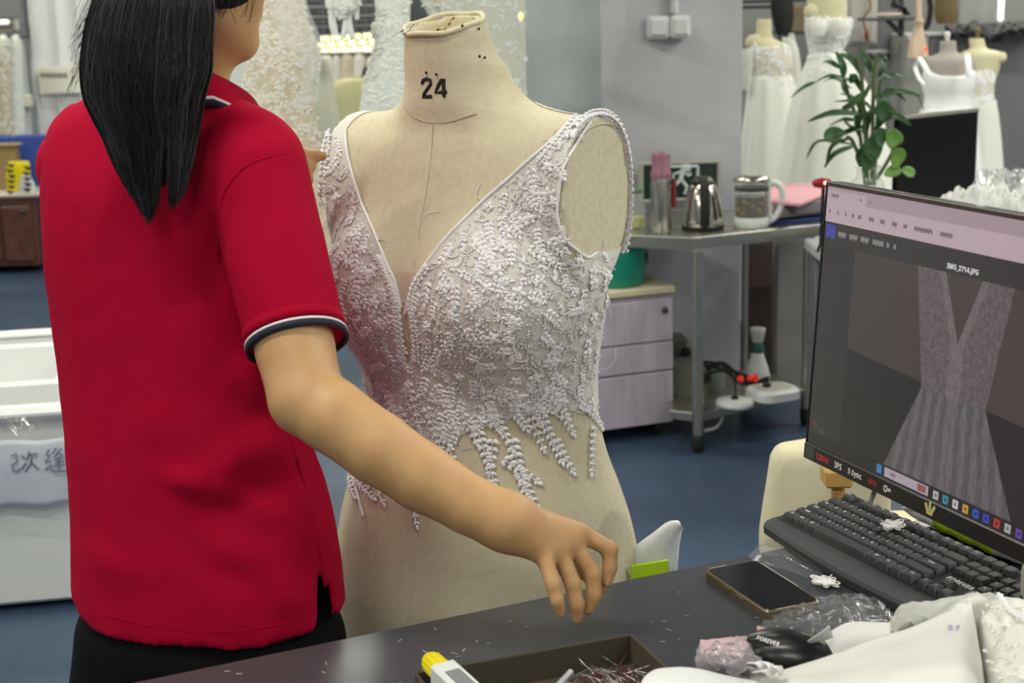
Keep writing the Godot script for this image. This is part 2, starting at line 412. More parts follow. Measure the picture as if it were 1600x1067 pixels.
# ---------------------------------------------------------------- helpers for things seen far off
func pbox(x0, y0, x1, y1, d: float, depth: float, bev := 0.01) -> SurfaceTool:   # a box whose front spans these pixels at distance d
	var ym = (y0 + y1) * 0.5; var a = D(x0, ym, d); var b = D(x1, ym, d); a.y = D((x0 + x1) * 0.5, y1, d).y; b.y = D((x0 + x1) * 0.5, y0, d).y
	return boxm(Vector3(absf(b.x - a.x), absf(b.y - a.y), depth), Transform3D(Basis(), Vector3((a.x + b.x) / 2, (a.y + b.y) / 2, -d - depth / 2)), bev)
func body_rings(rows: Array, d: float, ratio: float, folds := 0, amp := 0.0, seg := 32, ph := 0.0, per := 3) -> Array:   # rows of [y, left, right] pixels -> rings round an upright axis
	var key := []
	for r in rows: key.append(Vector3(r[0], r[1], r[2]))
	var out := []
	for k in smooth_path(key, per):
		var a = D(k.y, k.x, d); var b = D(k.z, k.x, d); var c = (a + b) * 0.5; var w = maxf((b - a).length() * 0.5, 0.002)
		var ring := PackedVector3Array()
		for j in seg:
			var t = TAU * j / seg
			var q = 1.0 + (amp * sin(folds * t + ph + 1.3 * sin(2.0 * t + ph)) if folds else 0.0)
			ring.append(c + Vector3(cos(t) * w * q, 0, sin(t) * w * ratio * q))
		out.append(ring)
	return out
func body(rows: Array, d: float, ratio: float, folds := 0, amp := 0.0, seg := 32, ph := 0.0) -> SurfaceTool:
	var st = S(); loft(st, body_rings(rows, d, ratio, folds, amp, seg, ph)); return st
func petal(st: SurfaceTool, c: Vector3, along: Vector3, n: Vector3, l: float, w: float, puff: float, k := 8):
	var t = (along - n * along.dot(n)).normalized(); var b = n.cross(t)
	var top = c + n * puff; var rim := []; var mid := []
	for j in k:
		var a = TAU * j / k; var x = cos(a); var y = sin(a) * (1.0 - 0.25 * x)
		rim.append(c + t * (x * l * 0.5) + b * (y * w * 0.5) - n * 0.0008); mid.append(c + t * (x * l * 0.36) + b * (y * w * 0.36) + n * puff * 0.8)
	st.set_smooth_group(0)
	for j in k:
		var m = (j + 1) % k
		tri3(st, rim[j], rim[m], mid[m], n); tri3(st, rim[j], mid[m], mid[j], n); tri3(st, mid[j], mid[m], top, n)
func sprinkle(rings: Array, count: int, size: float, lo := 0.0, hi := 1.0) -> SurfaceTool:   # lace flowers over the near side of a lofted body
	var st = S()
	for i in count:
		var v = lerpf(lo, hi, rng.randf()) * (rings.size() - 1.01); var r = int(v); var n = rings[0].size()
		var j = int(rng.randf_range(0.02, 0.48) * n)
		var p = rings[r][j].lerp(rings[r + 1][j], v - r); var c = Vector3()
		for q in [0, n / 4, n / 2, 3 * n / 4]: c += rings[r][q] / 4.0
		var nn = (rings[r][(j + 1) % n] - rings[r][(j + n - 1) % n]).cross(rings[r + 1][j] - rings[r][j]).normalized()
		if nn.dot(p - c) < 0: nn = -nn
		for k in 3:
			var a = rng.randf() * TAU; var t = nn.cross(Vector3.UP).normalized() * cos(a) + Vector3.UP * sin(a)
			petal(st, p + t * size * 0.5, t, nn, size * rng.randf_range(0.7, 1.3), size * 0.6, size * 0.07, 6)
	return st

# ---------------------------------------------------------------- the setting
func room():
	struct("floor", boxm(Vector3(16, 0.1, 20), Transform3D(Basis(), Vector3(-0.5, -0.05, -6.5)), 0.001), M.floor)
	struct("ceiling", boxm(Vector3(16, 0.1, 20), Transform3D(Basis(), Vector3(-0.5, 3.45, -6.5)), 0.001), M.ceiling)
	struct("wall_left", boxm(Vector3(0.2, 3.5, 20), Transform3D(Basis(), Vector3(-6.6, 1.7, -6.5)), 0.01), M.wall)
	struct("wall_right", boxm(Vector3(0.2, 3.5, 20), Transform3D(Basis(), Vector3(5.6, 1.7, -6.5)), 0.01), M.wall)
	struct("wall_far", boxm(Vector3(16, 3.5, 0.2), Transform3D(Basis(), Vector3(-0.5, 1.7, -14.1)), 0.01), M.wall_green)
	struct("wall_behind", boxm(Vector3(16, 3.5, 0.2), Transform3D(Basis(), Vector3(-0.5, 1.7, 3.2)), 0.01), M.wall)
	# the grey pillar with the switches, its two faces
	var a = D(945, 300, 5.5); var b = D(1158, 300, 5.72)
	var st = S(true)
	extrude(st, PackedVector2Array([Vector2(a.x, a.z), Vector2(b.x, b.z), Vector2(b.x - 0.05, b.z - 0.3), Vector2(a.x, a.z - 0.35)]), 3.4, 0.002)
	struct("wall_pillar", st, M.wall)
	a = D(819, 300, 5.6)
	struct("wall_panel", boxm(Vector3(D(947, 300, 5.6).x - a.x, 3.4, 0.15), Transform3D(Basis(), Vector3((a.x + D(947, 300, 5.6).x) / 2, 1.7, -5.68)), 0.004), M.wall_green)
	# rear workshop wall on the right
	struct("wall_workshop", boxm(Vector3(4.6, 3.4, 0.15), Transform3D(Basis(), Vector3(3.2, 1.7, -8.6)), 0.004), mat(rgb8(150, 150, 146), 0.85))
	# ceiling lamps: battens in rows, each a glowing diffuser with its light below it
	var n = 0
	for z in [1.2, -1.1, -3.4, -5.6, -8.2, -10.8]:
		for x in [-3.6, -0.9, 2.9, 4.6]:
			var t = thing("ceiling_lamp", "long white tube lamp on the ceiling of the workshop", "lamp", Vector3(x, 3.39, z), "ceiling tube lamps", false)
			part("housing", boxm(Vector3(1.3, 0.05, 0.14), T0, 0.01), M.white, t)
			part("lamp_diffuser", boxm(Vector3(1.24, 0.03, 0.1), Transform3D(Basis(), Vector3(0, -0.035, 0)), 0.01), M.lamp, t)
			var l := AreaLight3D.new(); l.name = "lamp_light"; l.area_size = Vector2(1.24, 0.1); l.light_color = Color(1.0, 1.0, 0.95)
			l.light_energy = 4.6; l.area_normalize_energy = true; l.area_range = 30.0; l.area_attenuation = 2.0; l.shadow_enabled = true
			l.position = Vector3(0, -0.06, 0); l.rotation_degrees.x = -90; t.add_child(l, true)
			n += 1
	# switch plates and their conduit
	var sw = thing("wall_switch", "double white switch box high on the grey pillar", "switch", D(1046, 62, 5.56))
	for q in [[1011, 1046.5, 25], [1047.5, 1080, 24]]:
		part("switch_box", pbox(q[0], q[2], q[1], q[2] + 36, 5.53, 0.14, 0.01), mat(rgb8(206, 204, 204), 0.5), sw)
		part("rocker", pbox(q[0] + 6, q[2] + 4, q[1] - 4, q[2] + 31, 5.52, 0.03, 0.006), mat(rgb8(210, 208, 208), 0.4), sw)
	part("conduit", pbox(1050, -60, 1061, 24, 5.54, 0.1, 0.01), mat(rgb8(204, 202, 202), 0.5), sw)
	# exit sign
	var ex = thing("exit_sign", "dark green running man exit sign in a grey frame behind the flasks", "sign", D(1062, 312, 5.5))
	var o = D(1001, 314, 5.47); var r = D(1121, 309, 5.60); var u = D(999, 256, 5.47)
	var bs := Basis((r - o).normalized(), Vector3.UP, Vector3()); bs.z = bs.x.cross(bs.y).normalized()
	var w = (r - o).length(); var h = (u - o).length(); var xf := Transform3D(bs, o + (r - o) * 0.5 + Vector3(0, h * 0.5, 0))
	part("face", boxm(Vector3(w, h, 0.012), xf, 0.002), M.sign_green, ex)
	var fr = S(true)
	for s in [-1, 1]:
		bx(fr, Vector3(w, 0.012, 0.02), xf * Transform3D(Basis(), Vector3(0, s * h / 2, 0.004)), 0.003); bx(fr, Vector3(0.014, h, 0.02), xf * Transform3D(Basis(), Vector3(s * w / 2, 0, 0.004)), 0.003)
	part("frame", fr, mat(rgb8(150, 150, 140), 0.5), ex)
	var man = S(true)
	var dot = func(x, y): return xf * Vector3(x * w, y * h, 0.009)
	for q in [[0.02, 0.30, 0.0, 0.05, 0.030], [0.0, 0.05, 0.08, -0.16, 0.022], [0.08, -0.16, 0.05, -0.36, 0.016], [0.0, 0.05, -0.08, -0.12, 0.02], [-0.08, -0.12, -0.16, -0.14, 0.016], [0.02, 0.26, 0.10, 0.14, 0.013], [0.10, 0.14, 0.14, 0.2, 0.012], [0.0, 0.26, -0.09, 0.2, 0.013], [-0.09, 0.2, -0.1, 0.06, 0.012]]:
		tube(man, [dot.call(q[0], q[1]), dot.call(q[2], q[3])], q[4] * w, 6)
	lathe(man, [Vector2(0.001, -0.004), Vector2(0.02, -0.003), Vector2(0.024, 0.003), Vector2(0.001, 0.004)], Transform3D(xf.basis * Basis(Vector3.RIGHT, PI / 2), dot.call(0.06, 0.36)), 12)
	part("running_man", man, M.sign_white, ex)
	var dr = S(true)
	for q in [[-0.2, 0.4, 0.22, 0.4], [0.22, 0.4, 0.22, -0.38], [-0.2, 0.4, -0.2, 0.1]]:
		tube(dr, [dot.call(q[0], q[1]), dot.call(q[2], q[3])], 0.006, 4)
	part("doorway_mark", dr, M.sign_white, ex)

func far_left():
	# ribbed white partition at the far left, with its frame and notice
	struct("wall_ribbed", pbox(42, -220, 350, 330, 9.3, 0.1), mat(rgb8(232, 232, 230), 0.6))
	for i in 9: struct("trim_%d" % (i + 1), pbox(45 + i * 34, -220, 51 + i * 34, 330, 9.27, 0.05), mat(rgb8(214, 214, 210), 0.6))
	var nt = thing("paper_notice", "cream paper notice with a line of print on the white ribbed partition", "notice", D(95, 145, 9.26))
	part("sheet", pbox(60, 104, 130, 146, 9.25, 0.01, 0.002), mat(rgb8(232, 230, 212), 0.8), nt)
	var tx = S(true)
	for i in 9: bx(tx, Vector3(0.02, 0.02 if i % 2 else 0.026, 0.002), Transform3D(Basis(), D(66 + i * 4.6, 117, 9.245)), 0.001)
	part("print", tx, mat(rgb8(150, 146, 128), 0.8), nt)
	var post = S(); tube(post, [Vector3(D(34, 100, 9.26).x, 0.0, -9.26), Vector3(D(34, 100, 9.26).x, 2.4, -9.26)], 0.03, 10)
	single("steel_post", "pale upright post left of the ribbed partition", "post", post, mat(rgb8(190, 192, 190), 0.5))
	var sw = single("plug_socket", "small cream socket box at the foot of the garment bags", "socket", pbox(29, 148, 48, 168, 9.17, 0.06), mat(rgb8(222, 220, 196), 0.6))
	struct("wall_dark_bay", pbox(-120, -220, 24, 62, 9.2, 0.1), M.grey)
	var dl = thing("strip_lamp", "small bright strip lamp in the dark bay at top left", "lamp", D(5, 40, 9.0))
	part("housing", pbox(-14, 28, 22, 50, 9.0, 0.1), M.chrome, dl); part("lamp_diffuser", pbox(-6, 31, 12, 38, 8.97, 0.03), glow(Color(1, 1, 0.95), 1.5), dl)
	var k = 0
	for q in [[-30, -4, "outermost"], [-4, 14, "middle"], [14, 34, "innermost"]]:
		var rings = body_rings([[58, q[0] + 7, q[1] - 7], [70, q[0] + 1, q[1] - 2], [120, q[0] - 2, q[1]], [210, q[0] - 4, q[1] + 3]], 8.6 + 0.12 * k, 0.8, 5, 0.16, 24, k)
		var g = thing("covered_gown", "%s pale gown in a plastic garment bag at the far left" % q[2], "gown", D((q[0] + q[1]) / 2.0, 210, 8.6), "bagged gowns at the far left")
		var st = S(); loft(st, rings); part("gown", st, [M.gown_warm, M.champagne, M.gown_cool][k], g)
		stuff(part("lace", sprinkle(rings, 160, 0.02), M.gown, g)); k += 1
	# blue screen, cabinet and what stands on it
	single("blue_screen", "blue fabric screen behind the brown cabinet", "screen", pbox(-80, 212, 130, 420, 9.17, 0.04), mat(rgb8(58, 84, 168), 0.7))
	var cb = thing("wooden_cabinet", "reddish brown wooden cabinet with one door at the far left", "cabinet", H(20, 428, 0))
	part("body", pbox(-120, 310, 58, 418, 8.85, 0.29), M.wood, cb); part("worktop", pbox(-120, 303, 60, 311, 8.83, 0.32), mat(rgb8(208, 196, 180), 0.5), cb)
	part("door", pbox(4, 322, 50, 410, 8.83, 0.03), M.wood, cb); part("drawer", pbox(-60, 322, 0, 410, 8.83, 0.03), M.wood, cb)
	part("handle", pbox(28, 329, 40, 332, 8.81, 0.03), M.dark_grey, cb)
	var bo = thing("cardboard_box", "brown cardboard box standing against the blue screen", "box", D(8, 303, 9.0))
	part("carton", pbox(-40, 228, 26, 303, 9.02, 0.1), mat(rgb8(160, 134, 96), 0.85), bo); part("flap", pbox(-40, 226, 26, 229, 9.01, 0.12), mat(rgb8(176, 150, 110), 0.85), bo)
	var tg = thing("striped_bag", "yellow bag with black tiger stripes on the brown cabinet", "bag", D(28, 302, 8.98))
	part("bag", body([[252, 14, 44], [258, 10, 47], [280, 9, 48], [302, 12, 46]], 8.98, 0.5, 4, 0.05), M.yellow, tg)
	for i in 11:
		var sp = S()
		var x = 11 + (i % 2) * 24 + rng.randf() * 8; var y = 256 + i * 4.2
		tube(sp, smooth_path([D(x - 3, y, 8.86), D(x + 3, y + 3, 8.84), D(x + 8, y + 1, 8.86)], 3), [0.004, 0.006, 0.01, 0.012, 0.01, 0.006, 0.003], 6)
		part("stripe", sp, M.black, tg)
	var ro = single("white_bundle", "small white bundle right of the tiger striped bag", "bundle", body([[274, 34, 46], [288, 31, 54], [302, 30, 56]], 8.9, 0.7, 5, 0.1), M.white)
	# big white bin with a written note in a clear bag
	var hb = 0.55
	var p0 = H(-420, 664, hb); var p1 = H(104, 628, hb); var q0 = H(-70, 506, hb); var q1 = H(110, 497, hb)
	var bn = thing("white_bin", "large white open plastic bin at the left edge of the floor", "bin", Vector3(p1.x - 0.4, 0, p1.z))
	var dx = (p1 - p0).normalized(); var dz = Vector3.UP.cross(dx) * -1.0; dz = dz if dz.z < 0 else -dz
	var len = (p1 - p0).length() + 0.4; var dep = 0.92
	var bz := Basis(dx, Vector3.UP, -dz); var base = p0 + Vector3(0, -hb, 0)
	var bx_at = func(c: Vector3, s: Vector3, bev := 0.008): return boxm(s, Transform3D(bz, base + bz * c), bev)
	part("front_wall", bx_at.call(Vector3(len / 2, hb / 2 + 0.01, 0), Vector3(len, hb - 0.02, 0.02)), M.plastic_white, bn)
	part("rear_wall", bx_at.call(Vector3(len / 2, hb / 2 + 0.01, -dep), Vector3(len, hb - 0.02, 0.02)), M.plastic_white, bn)
	part("side_wall", bx_at.call(Vector3(len, hb / 2, -dep / 2), Vector3(0.02, hb - 0.02, dep)), M.plastic_white, bn)
	part("side_wall", bx_at.call(Vector3(0, hb / 2, -dep / 2), Vector3(0.02, hb - 0.02, dep)), M.plastic_white, bn)
	part("bin_base", bx_at.call(Vector3(len / 2, 0.03, -dep / 2), Vector3(len, 0.03, dep)), M.plastic_white, bn)
	part("front_rim", bx_at.call(Vector3(len / 2, hb - 0.015, 0.02), Vector3(len + 0.05, 0.035, 0.06), 0.014), M.plastic_white, bn)
	part("rear_rim", bx_at.call(Vector3(len / 2, hb - 0.015, -dep - 0.02), Vector3(len + 0.05, 0.035, 0.06), 0.014), M.plastic_white, bn)
	var inn = thing("white_tray", "smaller white tray resting inside the large white bin", "tray", base + bz * Vector3(len * 0.55, hb - 0.23, -dep * 0.5))
	for q in [[len * 0.6, -0.34, len * 0.74, 0.03], [len * 0.6, -0.84, len * 0.74, 0.03]]:
		part("tray_wall", bx_at.call(Vector3(q[0], hb - 0.12, q[1]), Vector3(q[2], 0.2, q[3])), M.white, inn)
	part("tray_base", bx_at.call(Vector3(len * 0.6, hb - 0.22, -0.59), Vector3(len * 0.74, 0.02, 0.5)), M.white, inn)
	part("tray_divider", bx_at.call(Vector3(len * 0.6, hb - 0.13, -0.59), Vector3(0.02, 0.18, 0.5)), M.white, inn)
	var nb = thing("noted_bag", "clear plastic bag with a handwritten slip hung on the white bin", "bag", base + bz * Vector3(len * 0.5, 0.3, 0.04))
	var net := []
	for r in [[660, 0.03], [700, 0.05], [750, 0.055], [806, 0.045], [836, 0.03]]:
		var row := []
		for c in 7: row.append(D(-60 + c * 27, r[0] + 1.6 * sin(c * 2.0), -base.z) + Vector3(0, 0, -0.0) + bz.z * (r[1] + 0.005 * sin(c * 1.7 + r[0])) + dx * 0.0 + Vector3(0, 0, (D(-60 + c * 27, 700, -base.z).x - base.x) * dx.z / dx.x))
		net.append(row)
	var ps = S(); sheet(ps, spline_net([net[1], net[2], net[3]], 4), 0.001); part("paper_slip", ps, mat(rgb8(214, 216, 226), 0.8), nb)
	var bg = net.duplicate(true)
	for row in bg: for i in row.size(): row[i] += bz.z * 0.02
	var fs = S(); sheet(fs, crease(spline_net(bg, 6), 0.008, 22.0, true)); part("plastic_film", fs, M.film, nb)
	var ink = S()
	var at = func(x, y): return D(x, y, -base.z) + bz.z * 0.062 + Vector3(0, 0, (D(x, 700, -base.z).x - base.x) * dx.z / dx.x)
	for s in [[[0, 722], [8, 718], [9, 732], [2, 736], [4, 746], [12, 747], [13, 742]], [[17, 722], [21, 728]], [[16, 744], [23, 734]], [[28, 716], [24, 730]], [[26, 722], [40, 719], [37, 726]], [[32, 724], [30, 736], [22, 748]], [[31, 733], [42, 746]],
		[[58, 714], [53, 723], [59, 724], [52, 735], [61, 733]], [[52, 746], [62, 740]], [[68, 712], [63, 722]], [[67, 716], [77, 714], [66, 727]], [[69, 719], [81, 727]], [[66, 731], [78, 729]], [[67, 736], [79, 734]], [[65, 741], [82, 739]], [[73, 727], [73, 748]], [[60, 744], [66, 750], [84, 750]]]:
		var pts := []
		for q in s: pts.append(at.call(q[0], q[1]))
		tube(ink, pts, 0.0022, 5)
	part("handwriting", ink, mat(rgb8(104, 106, 130), 0.8), nb)

func gown_on_form(called: String, label: String, d: float, form: Array, bodice_rows: Array, skirt: Array, lin: Material, arm = null):
	var g = thing(called, label, "dress form", Vector3(D((skirt[0][1] + skirt[0][2]) / 2.0, 100, d).x, 0, -d), "dress forms in the rear workshop")
	part("torso", body(form, d, 0.62), lin, g)
	if arm != null:
		for q in arm:
			var st = S(); var c = D(q[0], q[1], d - 0.02); var r = q[2] * d / FP
			lathe(st, [Vector2(0.0, 0.02), Vector2(r * 0.9, 0.018), Vector2(r, 0.0), Vector2(r * 1.05, -0.1)], Transform3D(Basis(Vector3.RIGHT, PI / 2) .rotated(Vector3.UP, q[3]), c), 20)
			part("arm_plate", st, lin, g)
	var pl = S(); var b = g.position
	lathe(pl, [Vector2(0.02, 0.05), Vector2(0.02, 0.9)], Transform3D(Basis(), b), 12); lathe(pl, [Vector2(0.2, 0.0), Vector2(0.2, 0.03), Vector2(0.03, 0.06)], Transform3D(Basis(), b), 20)
	part("stand", pl, M.dark_grey, g)
	return g
func worn_gown(called: String, label: String, d: float, bod: Array, skirt: Array, m: Material, ms: Material, lace: int, folds := 11, amp := 0.035, scoop := 0.0):
	var g = thing(called, label, "gown", Vector3(D((skirt[0][1] + skirt[0][2]) / 2.0, 100, d).x, 0.1, -d), "gowns worn by the rear dress forms")
	var rb = body_rings(bod, d, 0.66, 0, 0.0, 36)
	for i in mini(7, rb.size()):
		for j in rb[i].size(): rb[i][j].y -= scoop * (1.0 - i / 7.0) * pow(maxf(0.0, sin(TAU * j / 36.0)), 1.5)
	var st = S(); loft(st, rb); part("bodice", st, m, g)
	var rs = body_rings(skirt, d, 0.75, folds, amp, 72, 0.7); st = S(); loft(st, rs); part("skirt", st, ms, g)
	if lace: stuff(part("lace", sprinkle(rb, lace, 0.022), M.gown_satin, g)); stuff(part("skirt_lace", sprinkle(rs, lace / 3, 0.02, 0.0, 0.3), M.gown_satin, g))
	return g
func far_right():
	# rear wall fittings
	for i in 3: struct("trim_%d" % (20 + i), pbox(1150, -10 + i * 9, 1262, -5 + i * 9, 8.0, 0.05), M.dark_grey)
	single("cardboard_carton", "brown carton behind the black dress form", "box", pbox(1236, 8, 1260, 52, 7.6, 0.2), mat(rgb8(128, 112, 88), 0.85))
	single("carton_ledge", "narrow steel ledge that carries the brown carton", "ledge", pbox(1233, 52, 1263, 55, 7.55, 0.98), M.dark_grey)
	var pb = thing("switch_panel", "pale grey electrical cabinet on the rear wall", "cabinet", D(1350, 72, 8.0))
	part("body", pbox(1326, -40, 1372, 72, 8.0, 0.2), mat(rgb8(190, 188, 180), 0.5), pb); part("door", pbox(1330, -36, 1368, 68, 7.98, 0.03), mat(rgb8(200, 198, 190), 0.5), pb)
	var cable = S(); tube(cable, smooth_path([D(1352, -20, 7.95), D(1360, 10, 7.94), D(1349, 30, 7.94), D(1354, 50, 7.94)]), 0.006, 6); part("cable", cable, mat(rgb8(140, 100, 60), 0.7), pb)
	part("orange_tag", body([[48, 1351, 1356], [58, 1350, 1358], [64, 1352, 1357]], 7.93, 0.6), mat(rgb8(170, 96, 40), 0.6), pb)
	struct("trim_24", pbox(1372, -40, 1412, 120, 8.2, 0.2), M.grey)
	var cab = thing("grey_locker", "tall pale grey locker behind the potted plant", "locker", Vector3(D(1420, 60, 7.9).x, 0, -7.9))
	part("body", pbox(1408, 52, 1478, 420, 7.9, 0.3), mat(rgb8(176, 176, 170), 0.5), cab); part("door", pbox(1412, 58, 1446, 410, 7.88, 0.03), mat(rgb8(184, 184, 178), 0.5), cab)
	var sh = thing("wall_bracket", "dark steel bracket shelf on the rear wall", "shelf", D(1405, 32, 7.7))
	part("board", pbox(1364, 28, 1440, 32, 7.5, 0.35), M.dark_grey, sh)
	var br = S(); tube(br, [D(1408, -20, 7.6), D(1408, 56, 7.6)], 0.015, 8); tube(br, [D(1386, 31, 7.6), D(1410, 56, 7.6)], 0.012, 8); part("bracket", br, M.dark_grey, sh)
	single("pale_tray", "pale tray lying on the dark bracket shelf", "tray", pbox(1384, 20, 1414, 28, 7.55, 0.2), mat(rgb8(220, 206, 194), 0.6))
	var wr = S()
	for i in 6: tube(wr, smooth_path([D(1392 + i * 3, -14, 7.56), D(1397 + 4 * sin(i), 4 + i, 7.52), D(1408 + i, 12, 7.5), D(1416 + 5 * cos(i), 22, 7.56)], 5), 0.006, 6)
	single("wire_tangle", "tangle of black wires above the bracket shelf", "wires", wr, M.rubber)
	var hc = S(); tube(hc, smooth_path([D(1447, -20, 7.3), D(1454, 10, 7.3), D(1449, 40, 7.3), D(1440, 42, 7.3)], 6), 0.014, 8)
	single("black_hose", "black hose hanging beside the peach cloth", "hose", hc, M.rubber)
	var pc = thing("peach_cloth", "peach net cloth hanging knotted from above", "cloth", D(1432, 90, 7.0))
	part("cloth", body([[-20, 1430, 1440], [20, 1432, 1440], [33, 1432, 1441], [45, 1428, 1442], [70, 1421, 1446], [90, 1419, 1450]], 7.0, 0.4, 7, 0.12), mat(rgb8(214, 190, 166), 0.8), pc)
	part("knot", body([[28, 1432, 1441], [33, 1429, 1444], [39, 1432, 1442]], 6.97, 0.8), mat(rgb8(200, 172, 150), 0.8), pc)
	single("olive_sack", "olive brown sack on the ledge above the grey partition", "sack", body([[-40, 1468, 1490], [-10, 1462, 1494], [20, 1460, 1496], [37, 1464, 1494]], 7.6, 0.6, 5, 0.05), M.brown)
	single("pale_board", "pale board above the grey partition", "board", pbox(1497, -40, 1562, 40, 7.7, 0.05), mat(rgb8(168, 170, 164), 0.7))
	var vl = thing("upright_lamp", "upright white tube lamp above the grey partition", "lamp", D(1567, 33, 7.6))
	part("tube", pbox(1562.5, -60, 1571, 34, 7.6, 0.03), glow(Color(1, 1, 1), 1.3), vl)
	var pt = thing("grey_partition", "grey partition screen behind the two right hand dress forms", "partition", Vector3(D(1560, 60, 7.4).x, 0, -7.4))
	part("panel", pbox(1449, 52, 1820, 420, 7.4, 0.06), mat(rgb8(112, 113, 117), 0.8), pt)
	part("top_rail", pbox(1447, 48, 1822, 54, 7.39, 0.09), mat(rgb8(130, 131, 132), 0.6), pt)
	var net := []
	for r in [[34, -0.1], [40, 0.02], [47, 0.06], [52, 0.04]]:
		var row := []
		for c in 9: row.append(D(1478 + c * 19, r[0] + 4 + 3 * sin(c * 1.9) + (8 if c == 3 or c == 4 else 0) * (r[0] - 34) / 20.0, 7.3 - r[1]))
		net.append(row)
	var bc = S(); sheet(bc, crease(spline_net(net, 7), 0.03, 22.0), 0.01)
	single("black_cloth", "crumpled black cloth lying along the top of the grey partition", "cloth", bc, M.black)
	single("indicator_lamp", "tiny red indicator lamp beside the peach cloth", "lamp", pbox(1445, 74, 1450, 80, 6.95, 0.02), glow(Color(1, 0.12, 0.1), 2.0))
	var ns = thing("grey_notice", "pale notice with dark printed blocks on the rear locker", "notice", D(1376, 120, 7.85))
	part("sheet", pbox(1352, 78, 1408, 170, 8.18, 0.02), mat(rgb8(176, 178, 176), 0.7), ns)
	var bl = S(true)
	for i in 5: bx(bl, Vector3(0.022, 0.034, 0.004), Transform3D(Basis(), D(1360 + i * 7, 88 + (i % 2) * 3, 8.175)), 0.001)
	part("print", bl, M.dark_grey, ns)
	# four dress forms and their gowns
	gown_on_form("dress_form_cream", "cream dress form with a round arm plate nearest the grey pillar", 6.82, [[30, 1184, 1204], [34, 1182, 1205], [58, 1181, 1207], [64, 1174, 1216], [74, 1168, 1232], [95, 1170, 1236], [110, 1172, 1232]], [], [[150, 1160, 1240]], M.cream, [[1177, 66, 12, -0.5]])
	var g = worn_gown("gown_sheer_top", "white gown with sheer lace top and long tulle skirt beside the grey pillar", 6.8, [[74, 1172, 1230], [82, 1170, 1236], [100, 1171, 1238], [118, 1176, 1232], [124, 1178, 1232]], [[118, 1177, 1233], [124, 1172, 1238], [180, 1164, 1252], [260, 1156, 1258], [420, 1146, 1276], [560, 1140, 1290]], M.gown_warm, M.gown, 70)
	for x in [[1178, 66, 1184, 82], [1222, 68, 1226, 84]]:
		var st = S(); tube(st, [D(x[0], x[1], 6.65), D(x[2], x[3], 6.64)], 0.008, 6); part("strap", st, M.gown_satin, g)
	part("sleeve", body([[76, 1160, 1172], [90, 1156, 1176], [130, 1155, 1172], [140, 1156, 1168]], 6.76, 0.8, 6, 0.08), M.sheer, g)
	part("sleeve", body([[58, 1222, 1232], [74, 1224, 1246], [120, 1232, 1252], [150, 1234, 1254]], 6.84, 0.8, 6, 0.08), M.sheer, g)
	part("tulle_veil", body([[52, 1232, 1240], [90, 1236, 1248], [150, 1236, 1252]], 7.0, 0.6, 5, 0.1), M.sheer, g)
	var bf = thing("dress_form_black", "black dress form behind the sheer topped gown", "dress form", Vector3(D(1222, 60, 7.35).x, 0, -7.35), "dress forms in the rear workshop")
	part("torso", body([[-60, 1212, 1228], [-20, 1206, 1236], [10, 1204, 1240], [30, 1207, 1240], [50, 1212, 1236], [64, 1222, 1232]], 7.35, 0.6), M.black, bf)
	var bp = S(); lathe(bp, [Vector2(0.02, 0.0), Vector2(0.02, 1.35)], Transform3D(Basis(), bf.position), 10); lathe(bp, [Vector2(0.2, 0), Vector2(0.2, 0.03), Vector2(0.03, 0.05)], Transform3D(Basis(), bf.position), 20); part("stand", bp, M.dark_grey, bf)
	gown_on_form("dress_form_cream", "cream dress form inside the strapless ball gown", 6.2, [[-50, 1280, 1300], [-26, 1276, 1308], [-8, 1262, 1320], [10, 1262, 1324], [30, 1266, 1322], [44, 1272, 1318]], [], [[90, 1262, 1316]], M.cream, [[1268, 18, 12, -0.4]])
	g = worn_gown("gown_strapless", "strapless white ball gown with beaded bodice behind the plant", 6.18, [[28, 1259, 1284], [32, 1258, 1328], [45, 1258, 1330], [60, 1260, 1326], [84, 1264, 1316], [92, 1264, 1316]], [[84, 1264, 1316], [96, 1260, 1330], [130, 1246, 1352], [180, 1232, 1376], [240, 1222, 1390], [400, 1190, 1420], [570, 1160, 1450]], M.gown, M.gown, 110, 13, 0.02)
	for x in [[1276, 40], [1312, 40]]:
		part("cup", body([[x[1] - 9, x[0] - 12, x[0] + 12], [x[1] + 2, x[0] - 17, x[0] + 17], [x[1] + 16, x[0] - 12, x[0] + 12]], 6.05, 0.45), M.gown, g)
	gown_on_form("dress_form_grey", "grey dress form with a white knob on its neck", 6.6, [[64, 1470, 1493], [68, 1468, 1494], [82, 1467, 1496], [88, 1452, 1512], [94, 1444, 1522], [110, 1442, 1524], [150, 1446, 1518]], [], [[150, 1446, 1520]], M.linen_grey)
	single("neck_knob", "white knob on the neck of the grey dress form", "knob", body([[49, 1478, 1482], [52, 1475, 1485], [58, 1476, 1484], [64, 1478, 1483]], 6.6, 1.0), M.white)
	g = worn_gown("gown_plain", "plain white gown with shoulder straps and scooped neck on the grey form", 6.58, [[107, 1450, 1517], [109, 1445, 1521], [118, 1441, 1524], [136, 1441, 1523], [152, 1445, 1519], [178, 1438, 1520]], [[170, 1440, 1520], [200, 1430, 1526], [300, 1420, 1540], [540, 1400, 1570]], M.gown_satin, M.gown_satin, 0, 9, 0.02, 0.045)
	for x in [[[1437, 91], [1446, 106], [1452, 118]], [[1511, 86], [1513, 102], [1514, 120]]]:
		var st = S(); tube(st, smooth_path([D(x[0][0], x[0][1], 6.46), D(x[1][0], x[1][1], 6.38), D(x[2][0], x[2][1], 6.36)], 4), 0.014, 8, true, 0.5); part("strap", st, M.gown_satin, g)
